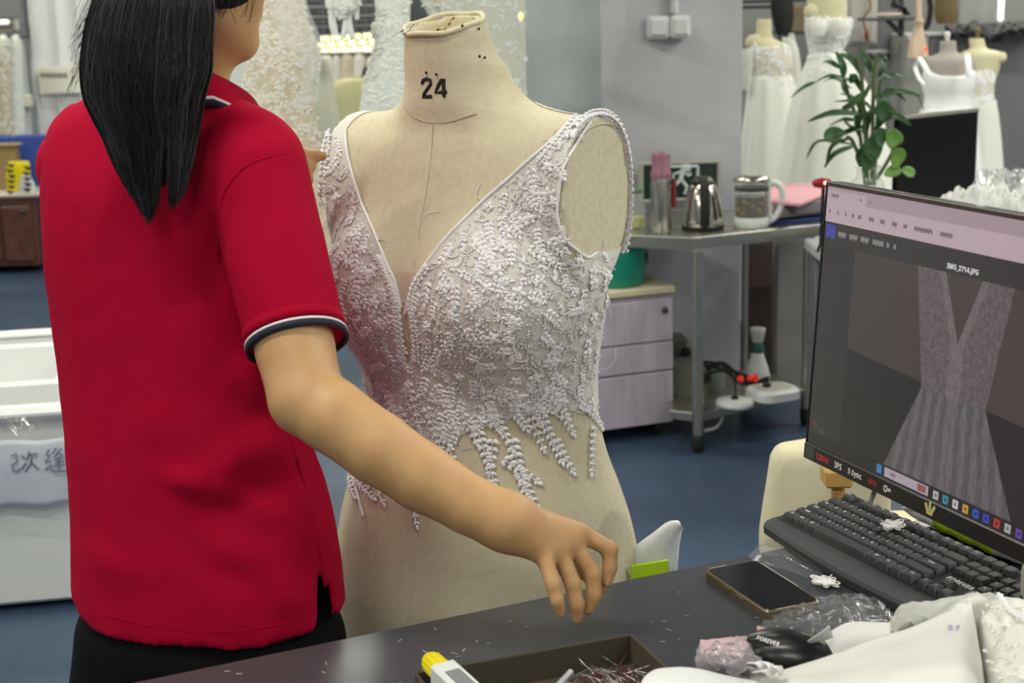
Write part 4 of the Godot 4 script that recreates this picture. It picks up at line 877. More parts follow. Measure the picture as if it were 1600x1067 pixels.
	for i in 5: tube(st, smooth_path([D(1100, 565 + i * 5, 5.1), D(1130, 572 + 7 * sin(i * 2.0), 5.0), D(1160, 600 - i * 4, 5.04), D(1200, 590 + 4 * i, 5.1)], 6), 0.006, 7)
	single("black_cables", "bundle of black cables on the lower shelf", "cables", st, M.rubber)
	st = S(); tube(st, smooth_path([D(1150, 618, 4.98), D(1146, 590, 5.0), D(1130, 570, 5.05), D(1098, 564, 5.1)], 6), 0.004, 7); single("thin_cord", "thin black cord rising from the round white base", "cord", st, M.rubber)
	single("clear_jar", "pale glass jar lying behind the cables", "jar", body([[566, 1100, 1128], [575, 1094, 1134], [610, 1096, 1132]], 5.15, 0.6), mat(rgb8(150, 160, 156), 0.25))
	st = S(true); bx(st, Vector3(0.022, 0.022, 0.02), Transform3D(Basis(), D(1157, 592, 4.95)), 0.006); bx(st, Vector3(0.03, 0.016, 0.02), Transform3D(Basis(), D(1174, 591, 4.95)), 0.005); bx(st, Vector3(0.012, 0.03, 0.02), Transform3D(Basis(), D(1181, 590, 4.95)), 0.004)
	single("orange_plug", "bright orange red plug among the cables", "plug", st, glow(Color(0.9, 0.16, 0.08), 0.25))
	st = S(); tube(st, smooth_path([D(1100, 673, 4.95), D(1118, 668, 4.95), D(1127, 655, 5.0), D(1128, 640, 5.05)], 6), 0.006, 8); single("looped_cable", "white cord looping below the lower shelf", "cord", st, M.plastic_white)
	single("yellow_pouch", "yellow pouch on the floor below the lower shelf", "pouch", body([[655, 1062, 1108], [662, 1058, 1114], [672, 1058, 1112]], 5.25, 0.5), mat(rgb8(168, 140, 40), 0.6))
	single("dark_box", "dark box on the floor behind the table leg", "box", pbox(1036, 640, 1062, 676, 5.3, 0.2), M.black)
	# lilac drawer unit with bin
	var f1 = H(1031, 690, 0.0); f1.y = 0.0
	var yaw = 20.0; var du = thing("drawer_unit", "lilac three drawer pedestal with beige top behind the dress form", "drawers", yawed(f1 + Vector3(-0.22, 0, -0.2), yaw), "", false)
	var W = 0.42; var y0 = 0.055
	part("carcass", boxm(Vector3(W, 0.46, 0.46), Transform3D(Basis(), Vector3(0, y0 + 0.23, -0.02)), 0.004), M.lilac, du)
	part("beige_top", boxm(Vector3(W + 0.02, 0.028, 0.5), Transform3D(Basis(), Vector3(0, y0 + 0.476, -0.02)), 0.006), M.beige_top, du)
	for q in [[0.372, 0.148], [0.243, 0.1], [0.094, 0.186]]:
		var dwr = part("drawer", boxm(Vector3(W - 0.004, q[1], 0.02), Transform3D(Basis(), Vector3(0, y0 + q[0] + 0.0, 0.22)), 0.003), M.lilac, du)
		if q[1] == 0.148:
			st = S(); lathe(st, [Vector2(0.012, 0), Vector2(0.012, 0.006), Vector2(0.004, 0.008)], Transform3D(Basis(Vector3.RIGHT, PI / 2), Vector3(W / 2 - 0.035, y0 + q[0] + 0.035, 0.23)), 16); part("lock", st, M.dark_grey, dwr)
	for x in [-0.16, 0.16]:
		for z in [-0.18, 0.17]:
			st = S(); lathe(st, [Vector2(0.02, -0.01), Vector2(0.026, -0.007), Vector2(0.026, 0.007), Vector2(0.02, 0.01)], Transform3D(Basis(Vector3.BACK, PI / 2), Vector3(x, 0.026, z)), 16); part("caster", st, M.rubber, du)
	var top = du.transform * Vector3(0.045, y0 + 0.492, 0.1)
	var gbn = thing("green_bin", "teal green plastic bin on the drawer unit", "bin", top)
	part("bin_body", pot_lathe(0, top, [Vector2(0.1, 0), Vector2(0.104, 0.006), Vector2(0.116, 0.155), Vector2(0.118, 0.165)], 36), M.teal, gbn)
	part("rim", pot_lathe(0, top + Vector3(0, 0.161, 0), [Vector2(0.117, 0), Vector2(0.126, 0.002), Vector2(0.126, 0.012), Vector2(0.115, 0.015)], 36), M.teal, gbn)
	st = S(true); bx(st, Vector3(0.004, 0.04, 0.03), Transform3D(Basis(), top + Vector3(0.113, 0.09, 0.02)), 0.001); part("sticker", st, M.brown, gbn)
	single("blue_board", "blue board edge between drawer unit and steel table", "board", boxm(Vector3(0.02, 0.36, 0.3), du.transform * Transform3D(Basis(), Vector3(W / 2 + 0.03, 0.2, -0.12)), 0.003), mat(rgb8(96, 116, 176), 0.6))
	# loose thread ends by the dress are part of the bodice
# ---------------------------------------------------------------- desk, monitor, keyboard
var DK := Transform3D(Basis(Vector3(0.911, 0, -0.4124), Vector3.UP, Vector3(0.4124, 0, 0.911)), Vector3(0.145, 0.75, -1.848))
func dk(u: float, h: float, w: float) -> Vector3: return DK * Vector3(u, h, w)
func screen_picture() -> ImageTexture:
	var W = 1024; var Hh = 576; var im := Image.create(W, Hh, false, Image.FORMAT_RGB8)
	var n := FastNoiseLite.new(); n.frequency = 0.05; n.fractal_octaves = 3; n.seed = 5
	for y in Hh:
		var v = y / float(Hh)
		for x in W:
			var s = x / float(W); var c = Color8(56, 55, 56)
			if v > 0.215 and v < 0.955 and s > 0.12 and s < 0.86:
				c = Color8(74, 68, 64).lerp(Color8(84, 74, 74), s) if v < 0.60 + 0.1 * (s - 0.3) else Color8(47, 46, 47)
				var tex = 0.6 * n.get_noise_2d(x * 4.0, y * 3.2) + 0.35 * n.get_noise_2d(x * 1.2, y * 0.9); var cx = 0.48
				var d = absf(s - cx)
				if v < 0.63:                                                  # bodice with a deep neckline
					var half = lerpf(0.145, 0.098, clampf((v - 0.2) / 0.42, 0, 1)); var neck = lerpf(0.058, 0.0, clampf((v - 0.2) / 0.24, 0, 1))
					if d < half and d > neck: c = Color8(86, 79, 79).lerp(Color8(128, 118, 121), clampf(0.45 + 1.0 * tex + (0.35 if d - neck < 0.02 else 0.0), 0, 1))
				else:
					var half2 = lerpf(0.098, 0.20, (v - 0.63) / 0.33)
					if d < half2: c = Color8(88, 84, 86).lerp(Color8(116, 112, 114), clampf(0.5 + 0.35 * sin(d * 260.0 * (1.1 - v * 0.5)) + 0.8 * n.get_noise_2d(x * 3.0, y * 0.4) + maxf(0, 0.75 - v) * 6.0 * tex, 0, 1))
			im.set_pixel(x, y, c)
	im.fill_rect(Rect2i(0, 0, W, 30), Color8(176, 156, 164)); im.fill_rect(Rect2i(0, 8, 150, 22), Color8(196, 174, 182))
	im.fill_rect(Rect2i(0, 30, W, 46), Color8(198, 176, 184)); im.fill_rect(Rect2i(0, 76, W, 46), Color8(60, 59, 60))
	im.fill_rect(Rect2i(6, 82, 36, 28), Color8(76, 74, 168))
	var mark = func(x, y, w, h, col):                                          # a blurred word of small strokes
		for i in int(w / 3): im.fill_rect(Rect2i(x + i * 3, y + (i * 5 % 3), 2, h - (i * 7 % 4)), col)
	mark.call(16, 14, 30, 8, Color8(96, 80, 92)); mark.call(126, 14, 6, 7, Color8(96, 80, 92)); mark.call(160, 15, 6, 7, Color8(120, 100, 112))
	for q in [[12, 6], [44, 6], [74, 6], [100, 9], [124, 14], [164, 20], [204, 20], [246, 20], [286, 14], [322, 60], [406, 40]]: mark.call(q[0], 48, q[1], 10, Color8(84, 70, 84))
	for q in [[54, 32], [98, 30], [140, 32], [184, 40], [234, 10], [258, 10]]: mark.call(q[0], 92, q[1], 12, Color8(168, 166, 168))
	im.fill_rect(Rect2i(0, 548, W, 28), Color8(44, 43, 45))
	im.fill_rect(Rect2i(268, 552, 18, 19), Color8(60, 130, 196)); im.fill_rect(Rect2i(296, 552, 150, 20), Color8(182, 166, 178))
	mark.call(318, 557, 20, 9, Color8(110, 96, 108)); im.fill_rect(Rect2i(410, 555, 28, 14), Color8(150, 92, 90))
	var k = 0
	for col in [Color8(190, 190, 186), Color8(60, 150, 170), Color8(206, 206, 206), Color8(206, 160, 70), Color8(60, 96, 190), Color8(70, 80, 190), Color8(190, 60, 60), Color8(180, 184, 180), Color8(110, 80, 170)]:
		im.fill_rect(Rect2i(462 + k * 31, 554, 17, 17), col); im.fill_rect(Rect2i(467 + k * 31, 559, 7, 7), col.darkened(0.4)); k += 1
	mark.call(16, 520, 16, 12, Color8(120, 66, 74)); mark.call(34, 534, 30, 7, Color8(90, 86, 88))
	return ImageTexture.create_from_image(im)

func desk_and_screen():
	var t = thing("work_desk", "black topped work desk with worn glossy surface", "desk", dk(-0.1, -0.75, 0.4))
	part("desktop", boxm(Vector3(1.95, 0.03, 0.84), DK * Transform3D(Basis(), Vector3(-0.12, -0.015, 0.42)), 0.004), M.desk, t)
	for x in [-1.03, 0.8]:
		for z in [0.06, 0.78]: part("leg", boxm(Vector3(0.05, 0.72, 0.05), DK * Transform3D(Basis(), Vector3(x, -0.39, z)), 0.004), M.dark_grey, t)
	var sc = S(true)
	for i in 46:
		var q = [rng.randf_range(-0.7, 0.2), rng.randf_range(0.02, 0.26)]; var yaw = rng.randf() * 3.0
		bx(sc, Vector3(rng.randf_range(0.002, 0.010), 0.0004, rng.randf_range(0.0008, 0.0022)), DK * Transform3D(Basis(Vector3.UP, yaw), Vector3(q[0], 0.0002, q[1])), 0.0001)
	stuff(part("scuff_marks", sc, mat(rgb8(150, 150, 154), 0.7), t))
	# monitor
	var tt = Vector3(0.362, 0, 0.932); var P0 = D(1258, 714, 1.9)
	var bs := Basis(tt, Vector3.UP, tt.cross(Vector3.UP)) * Basis(Vector3.RIGHT, deg_to_rad(-4.0))
	var mx := Transform3D(bs, P0); var W = 0.60; var Hm = 0.372
	var mo = thing("monitor", "black computer monitor showing a picture of a lace gown", "monitor", mx, "", false)
	part("shell", boxm(Vector3(W, Hm, 0.022), Transform3D(Basis(), Vector3(W / 2, Hm / 2, -0.013)), 0.003), M.gloss_black, mo)
	part("rear_bulge", boxm(Vector3(W * 0.6, Hm * 0.6, 0.03), Transform3D(Basis(), Vector3(W / 2, Hm * 0.45, -0.036)), 0.012), M.black, mo)
	part("lower_bezel", boxm(Vector3(W, 0.022, 0.007), Transform3D(Basis(), Vector3(W / 2, 0.011, 0.0)), 0.0015), mat(rgb8(22, 22, 24), 0.35), mo)
	part("upper_bezel", boxm(Vector3(W, 0.006, 0.004), Transform3D(Basis(), Vector3(W / 2, Hm - 0.003, 0.0)), 0.001), mat(rgb8(70, 62, 60), 0.4, 0.4), mo)
	for x in [0.0015, W - 0.0015]: part("side_bezel", boxm(Vector3(0.003, Hm, 0.004), Transform3D(Basis(), Vector3(x, Hm / 2, 0.0)), 0.001), M.rubber, mo)
	var st = S(); st.set_smooth_group(-1)
	var c = [Vector3(0.004, 0.022, 0), Vector3(0.004, Hm - 0.006, 0), Vector3(W - 0.004, Hm - 0.006, 0), Vector3(W - 0.004, 0.022, 0)]; var uv = [Vector2(0, 1), Vector2(0, 0), Vector2(1, 0), Vector2(1, 1)]
	for i in [0, 1, 2, 0, 2, 3]: st.set_uv(uv[i]); st.add_vertex(c[i] + Vector3(0, 0, 0.0005))
	var sm := mat(rgb8(10, 10, 11), 0.33); sm.emission_enabled = true; sm.emission_texture = screen_picture(); sm.emission_operator = BaseMaterial3D.EMISSION_OP_MULTIPLY; sm.emission = Color.WHITE; sm.emission_energy_multiplier = 0.95
	part("display", st, sm, mo)
	var al := AreaLight3D.new(); al.name = "display_light"; al.area_size = Vector2(W, Hm); al.light_energy = 0.02; al.area_normalize_energy = true; al.light_color = Color(0.95, 0.9, 0.95); al.area_range = 20.0; al.area_attenuation = 2.0; al.shadow_enabled = true
	al.transform = Transform3D(Basis(Vector3.UP, PI), Vector3(W / 2, Hm / 2, 0.004)); mo.add_child(al, true)
	var gl = glow(rgb8(190, 188, 190), 0.6)
	text("IMG_2714.JPG", 0.0085, Transform3D(Basis(), Vector3(0.285, Hm - 0.072, 0.001)), gl, mo, "title_text")
	for q in [["120Hz", 0.045, 0.011, Color8(200, 60, 66)], ["IPS", 0.082, 0.011, Color8(220, 220, 220)], ["5 Sync", 0.119, 0.010, Color8(214, 214, 214)], ["HDR", 0.157, 0.009, Color8(170, 40, 50)], ["O=", 0.188, 0.012, Color8(210, 210, 210)]]:
		text(q[0], q[2], Transform3D(Basis(), Vector3(q[1], 0.011, 0.0036)), mat(q[3], 0.5), mo, "sticker_text")
	var sk = S(true); bx(sk, Vector3(0.02, 0.016, 0.0006), Transform3D(Basis(), Vector3(0.016, 0.011, 0.0037)), 0.0001); part("grey_sticker", sk, mat(rgb8(66, 76, 74), 0.6), mo)
	sk = S(true)
	for q in [[-0.006, 0.004, 0.5], [0.006, 0.004, -0.5], [0, 0.008, 0.0], [0, -0.004, 1.57]]: bx(sk, Vector3(0.004, 0.011, 0.0006), Transform3D(Basis(Vector3.BACK, q[2]), Vector3(0.272 + q[0], 0.010 + q[1] * 0.7, 0.0038)), 0.0001)
	part("maker_emblem", sk, mat(rgb8(190, 176, 120), 0.4), mo)
	var foot = bs.inverse() * (Vector3(0, 1, 0))
	st = S(true)
	var inv = mx.affine_inverse(); var cb = mx * Vector3(W / 2, 0.1, -0.19); cb.y = 0.752
	bx(st, Vector3(0.05, 0.3, 0.02), inv * Transform3D(Basis(tt, Vector3.UP, tt.cross(Vector3.UP)), cb + Vector3(0, 0.15, 0)), 0.006); part("stand_neck", st, M.black, mo)
	st = S(true); bx(st, Vector3(0.24, 0.012, 0.16), inv * Transform3D(Basis(tt, Vector3.UP, tt.cross(Vector3.UP)), cb + Vector3(0, 0.005, 0)), 0.005); part("stand_base", st, M.black, mo)
	# keyboard
	var kx := Transform3D(Basis(DK.basis.z, Vector3.UP, -DK.basis.x), dk(0.252, 0.004, -0.062))
	var kb = thing("keyboard", "black full size keyboard with worn keys below the monitor", "keyboard", kx, "", false)
	var tilt := Transform3D(Basis(Vector3.RIGHT, deg_to_rad(5.5)), Vector3(0, 0.0, 0)); var L = 0.462
	var ol := PackedVector2Array()
	for i in 13: ol.append(Vector2(0.012 + (L - 0.024) * i / 12.0, 0.016 * sin(PI * i / 12.0)))
	for q in [[0.003, -0.008, 0], [0.0, -0.02, 0], [0.004, -0.155, 0], [0.012, -0.164, 0]]: ol.append(Vector2(L - q[0], q[1]))
	for q in [[0.012, -0.164], [0.004, -0.155], [0.0, -0.02], [0.003, -0.008]]: ol.append(Vector2(q[0], q[1]))
	st = S(true); extrude(st, ol, 0.015, 0.004, tilt); part("case", st, M.case, kb)
	st = S(true); extrude(st, PackedVector2Array([Vector2(0.008, -0.156), Vector2(L - 0.008, -0.156), Vector2(L - 0.008, -0.026), Vector2(0.008, -0.026)]), 0.0006, 0.0002, tilt * Transform3D(Basis(), Vector3(0, 0.015, 0))); part("key_well", st, M.rubber, kb)
	var cache := {}
	var key = func(x: float, z: float, w: float, leg := "", deep := 1.0):
		var id = "%.3f_%.1f" % [w, deep]
		if not cache.has(id):
			var s = S(true); var a = w * 0.019 / 2 - 0.0006; var b = deep * 0.019 / 2 - 0.0006; var hh = 0.0088
			var lo := []; var up := []; var tp := []
			for p in round_rect(a * 2, b * 2, 0.0016, 2): lo.append(Vector3(p.x, 0, p.y))
			for p in round_rect(a * 2 - 0.0036, b * 2 - 0.0040, 0.002, 2): up.append(Vector3(p.x, hh - 0.0008, p.y - 0.0007))
			for p in round_rect(a * 2 - 0.0052, b * 2 - 0.0056, 0.002, 2): tp.append(Vector3(p.x, hh, p.y - 0.0007))
			loft(s, [PackedVector3Array(lo), PackedVector3Array(up), PackedVector3Array(tp)], false, true); s.generate_normals(); s.index(); cache[id] = s.commit()
		var o = part("key", cache[id], M.keys, kb); o.transform = tilt * Transform3D(Basis(), Vector3(x + w * 0.019 / 2, 0.0152, z))
		if leg: text(leg, 0.0052, Transform3D(Basis(Vector3.RIGHT, -PI / 2), Vector3(-0.0015, 0.0089, -0.0025)), M.trim_white, o, "legend", false, 0.0001)
	var x0 = 0.0135
	var rows := [[-0.117, "` 1 2 3 4 5 6 7 8 9 0 - =", [], 2.0], [-0.098, "Q W E R T Y U I O P [ ]", [1.5], 1.5], [-0.079, "A S D F G H J K L ; '", [1.75], 2.25], [-0.060, "Z X C V B N M , . /", [2.25], 2.75]]
	for r in rows:
		var x = x0
		for w in r[2]: key.call(x, r[0], w, "Tab" if w == 1.5 else ("Caps" if w == 1.75 else "Shift")); x += w * 0.019
		for ch in r[1].split(" "): key.call(x, r[0], 1.0, ch); x += 0.019
		key.call(x, r[0], r[3], "Enter" if r[3] == 2.25 else ""); 
	var xx = x0
	for q in [[1.25, "Ctrl"], [1.25, "Win"], [1.25, "Alt"], [6.25, ""], [1.25, "Alt"], [1.25, "Fn"], [1.25, "="], [1.25, "Ctrl"]]: key.call(xx, -0.040, q[0], q[1], 1.1); xx += q[0] * 0.019
	var fx = x0
	for i in 13:
		key.call(fx, -0.143, 1.0, "Esc" if i == 0 else "F%d" % i); fx += 0.019
		if i == 0: fx += 0.019
		if i == 4 or i == 8: fx += 0.0095
	for i in 3:
		for z in [-0.143, -0.117, -0.098, -0.040]: key.call(0.3035 + i * 0.019, z, 1.0, ["<", "v", ">"][i] if z == -0.040 else "")
	key.call(0.3225, -0.060, 1.0, "^")
	for r in 5:
		for i in 4:
			if (r == 4 and i == 1) or (i == 3 and (r == 2 or r == 4)): continue
			if r == 4 and i == 0: key.call(0.366, -0.040, 2.0, "0"); continue
			var num = ["", "/", "*", "-", "7", "8", "9", "+", "4", "5", "6", "", "1", "2", "3", "", "", "", ".", ""][r * 4 + i]
			if i == 3 and (r == 1 or r == 3): key.call(0.366 + i * 0.019, -0.117 + r * 0.019 + 0.0105, 1.0, num, 2.0)
			else: key.call(0.366 + i * 0.019, -0.117 + r * 0.0192, 1.0, num)
	text("FOREVER", 0.011, tilt * Transform3D(Basis(Vector3.RIGHT, -PI / 2), Vector3(0.332, 0.0158, -0.079)), M.trim_white, kb, "maker_lettering")
	var cab = S(); tube(cab, smooth_path([dk(0.42, 0.02, -0.03), dk(0.46, 0.05, -0.05), dk(0.5, 0.1, -0.02), dk(0.52, 0.17, 0.06), dk(0.53, 0.2, 0.12)], 6), 0.004, 8)
	single("grey_cable", "grey cable curving down behind the keyboard to the monitor", "cable", cab, M.grey)
	# packet below the monitor
	var pk = thing("tissue_packet", "white and green tissue packet lying below the monitor", "packet", dk(0.5, 0, 0.12))
	var pr = S(); var rs := []
	for i in 15:
		var f = i / 14.0; var ring := PackedVector3Array(); var th = 0.034 * (1.0 - pow(absf(f * 2 - 1), 6)) + 0.002
		for j in 14:
			var a = TAU * j / 14; ring.append(dk(0.505 + 0.05 * cos(a), 0.022 + th * 0.6 * sin(a) + 0.002 * sin(i * 2.1 + j), 0.0 + 0.24 * f))
		rs.append(ring)
	loft(pr, rs.slice(0, 5)); part("white_end", pr, M.white, pk); pr = S(); loft(pr, rs.slice(4, 12)); part("green_wrap", pr, M.lime, pk); pr = S(); loft(pr, rs.slice(11)); part("white_end", pr, M.white, pk)
	single("folded_tissue", "folded white tissue on the packet below the monitor", "tissue", boxm(Vector3(0.06, 0.012, 0.09), Transform3D(DK.basis, dk(0.455, 0.05, -0.02)), 0.005), M.white)
	# cream padded chair back and a block of pine beyond the desk
	var ch = thing("cream_chair", "cream padded chair back beyond the desk under the monitor", "chair", Vector3(D(1290, 800, 2.6).x, 0, -2.62))
	var f2 = func(p):
		var q = p - D(1288, 785, 2.62); return (Vector3(maxf(absf(q.x) - 0.075, 0), maxf(absf(q.y) - 0.09, 0), maxf(absf(q.z) - 0.015, 0)).length() - 0.045 + 0.25 * maxf(0.0, -q.x + q.y - 0.06) * 0.6)
	var cc2 = D(1288, 785, 2.62)
	part("backrest", nets(f2, cc2 - Vector3(0.16, 0.2, 0.1), cc2 + Vector3(0.16, 0.2, 0.1), 0.01, 2), mat(rgb8(214, 204, 172), 0.75), ch)
	var seat = Vector3(cc2.x + 0.14, 0.42, cc2.z - 0.12)
	part("seat", boxm(Vector3(0.4, 0.07, 0.4), Transform3D(Basis(), seat), 0.03), mat(rgb8(214, 204, 172), 0.75), ch)
	part("back_post", boxm(Vector3(0.05, 0.3, 0.02), Transform3D(Basis(), Vector3(cc2.x, 0.56, cc2.z)), 0.006), M.dark_grey, ch)
	for x in [-0.17, 0.17]:
		for z in [-0.17, 0.17]: part("leg", boxm(Vector3(0.03, 0.42, 0.03), Transform3D(Basis(), Vector3(seat.x + x, 0.21, seat.z + z)), 0.004), M.dark_grey, ch)
	single("pine_block", "small block of yellow pine beside the grey cable", "block", pbox(1291, 736, 1334, 764, 2.28, 0.05, 0.004), M.pine)
	var pst = S(); tube(pst, [D(1310, 764, 2.3), Vector3(D(1310, 764, 2.3).x, 0.0, -2.3)], 0.012, 8)
	single("pine_rod", "thin pole under the yellow pine block", "pole", pst, M.pine)
	# tissue pack behind the desk edge
	var tp = thing("white_green_pouch", "white paper pouch with lime green front standing behind the desk edge", "pouch", D(1025, 885, 2.06))
	var cu = [[[984, 900], [985, 862], [1012, 838], [1044, 815], [1058, 812]], [[1000, 900], [1004, 866], [1026, 842], [1050, 820], [1062, 817]], [[1030, 900], [1036, 872], [1046, 850], [1058, 830], [1066, 822]], [[1058, 900], [1060, 874], [1062, 850], [1065, 832], [1067, 826]]]
	var net := []
	for i in 4:
		var row := []
		for q in cu[i]: row.append(D(q[0], q[1], 2.06 - 0.012 * (1 if i in [1, 2] else 0)))
		net.append(row)
	st = S(); sheet(st, crease(spline_net(net, 5), 0.003, 30.0), 0.012); part("paper", st, M.white, tp)
	st = S(); net = []
	for y in [905, 891, 883]:
		var row := []
		for x in [985, 1000, 1020, 1044]: row.append(D(x, y - (x - 985) * 0.16 + (4 if y == 872 and x == 1000 else 0), 2.03))
		net.append(row)
	sheet(st, spline_net(net, 4), 0.004); part("green_panel", st, M.lime, tp)
	st = S(true); bx(st, Vector3(0.1, 0.03, 0.06), Transform3D(Basis(), D(1025, 915, 2.06)), 0.004); bx(st, Vector3(0.02, 0.68, 0.02), Transform3D(Basis(), Vector3(D(1025, 915, 2.06).x, 0.34, -2.06)), 0.003); part("holder", st, M.dark_grey, tp)

# ---------------------------------------------------------------- the dress form and its lace bodice
var FX := Transform3D()                     # the form's own axes: x to its left arm, z forward
var frows := []
func form_init():
	var base = D(737, 230, 2.12); base.y = 0.0
	FX = yawed(base, -33.0)
	for r in [[1000, 0.262, 0.21, 0], [900, 0.252, 0.203, 0], [850, 0.243, 0.195, 0], [800, 0.232, 0.186, 0], [750, 0.216, 0.172, 0], [700, 0.198, 0.155, 0], [650, 0.187, 0.146, 0], [600, 0.184, 0.143, 0.002], [550, 0.188, 0.147, 0.005], [500, 0.198, 0.152, 0.008], [450, 0.205, 0.155, 0.01], [400, 0.207, 0.15, 0.006], [350, 0.203, 0.138, 0], [300, 0.192, 0.124, -0.004], [250, 0.176, 0.108, -0.006], [215, 0.168, 0.095, -0.006], [190, 0.138, 0.082, -0.004], [172, 0.106, 0.073, 0.004], [155, 0.078, 0.066, 0.012], [120, 0.055, 0.05, 0.02]]:
		frows.append([D(737, r[0], 2.12).y, r[1], r[2], r[3]])
func form_at(p: Vector3) -> float:         # distance to the form's surface, p in the form's axes
	var n = frows.size(); var i = 0
	if p.y >= frows[n - 1][0]: i = n - 2
	else:
		while i < n - 2 and frows[i + 1][0] < p.y: i += 1
	var a = frows[i]; var b = frows[i + 1]; var f = clampf((p.y - a[0]) / (b[0] - a[0]), 0.0, 1.0)
	var pa = frows[maxi(i - 1, 0)]; var pb = frows[mini(i + 2, n - 1)]
	var rx = cubic_interpolate(a[1], b[1], pa[1], pb[1], f); var rz = cubic_interpolate(a[2], b[2], pa[2], pb[2], f); var zc = lerpf(a[3], b[3], f)
	var d = (sqrt(p.x * p.x / (rx * rx) + (p.z - zc) * (p.z - zc) / (rz * rz)) - 1.0) * minf(rx, rz)
	d = maxf(d, maxf(p.y - frows[n - 1][0], frows[0][0] - p.y))
	var bh = FBH
	var ax = absf(p.x)
	d = smin(d, ell(Vector3(ax - 0.092, p.y - bh, p.z - 0.098), Vector3(0.082, 0.088, 0.078)), 0.06)
	# shoulder stubs cut flat
	var sh = Vector3(ax, p.y - FSH, p.z)
	var stub = (pow(pow(absf(sh.y - 0.004) / 0.1, 2.3) + pow(absf(sh.z) / 0.09, 2.3), 1.0 / 2.3) - 1.0) * 0.09
	stub = maxf(stub, ax - 0.21)
	stub = maxf(stub, 0.08 - ax)
	d = smin(d, stub, 0.045)
	d = maxf(d, ax - 0.207 + 0.03 * (p.y - FSH))
	# neck
	var np = p - Vector3(0, FN0, 0.022); var t = clampf(np.y / (FN1 - FN0), -0.3, 1.4)
	var nd = (Vector2(np.x, (np.z - 0.036 * t) * 1.03)).length() - lerpf(0.073, 0.0585, clampf(t, 0.0, 1.2))
	nd = maxf(nd, -0.06 - np.y)
	return smin(d, nd, 0.05)
func form_top(p: Vector3) -> float:        # the same with the neck cut open at the top
	var d = form_at(p)
	var q = p - Vector3(0, FN1, 0.058); var cut = q.y * 0.974 + q.z * 0.225
	d = maxf(d, cut)
	return maxf(d, -maxf(Vector2(q.x, q.z - 0.036 * q.y / (FN1 - FN0)).length() - 0.0475, -(cut + 0.035)))
var FBH := 0.0; var FSH := 0.0; var FN0 := 0.0; var FN1 := 0.0
func form_grad(p: Vector3) -> Vector3:
	var e = 0.003
	return Vector3(form_at(p + Vector3(e, 0, 0)) - form_at(p - Vector3(e, 0, 0)), form_at(p + Vector3(0, e, 0)) - form_at(p - Vector3(0, e, 0)), form_at(p + Vector3(0, 0, e)) - form_at(p - Vector3(0, 0, e))).normalized()
func on_form(px: float, py: float):        # where a sight line meets the form, in the form's axes; null if it misses
	var inv = FX.affine_inverse(); var o = inv * CO; var v = (inv.basis * ray(px, py)).normalized(); var s = 1.6
	for i in 60:
		var d = form_at(o + v * s); s += d * 0.8
		if absf(d) < 0.0006: return o + v * s
		if s > 2.9: return null
	return null
func settle(p: Vector3, lift: float) -> Vector3:
	for i in 2:
		var d = form_at(p); p -= form_grad(p) * (d - lift)
	return p

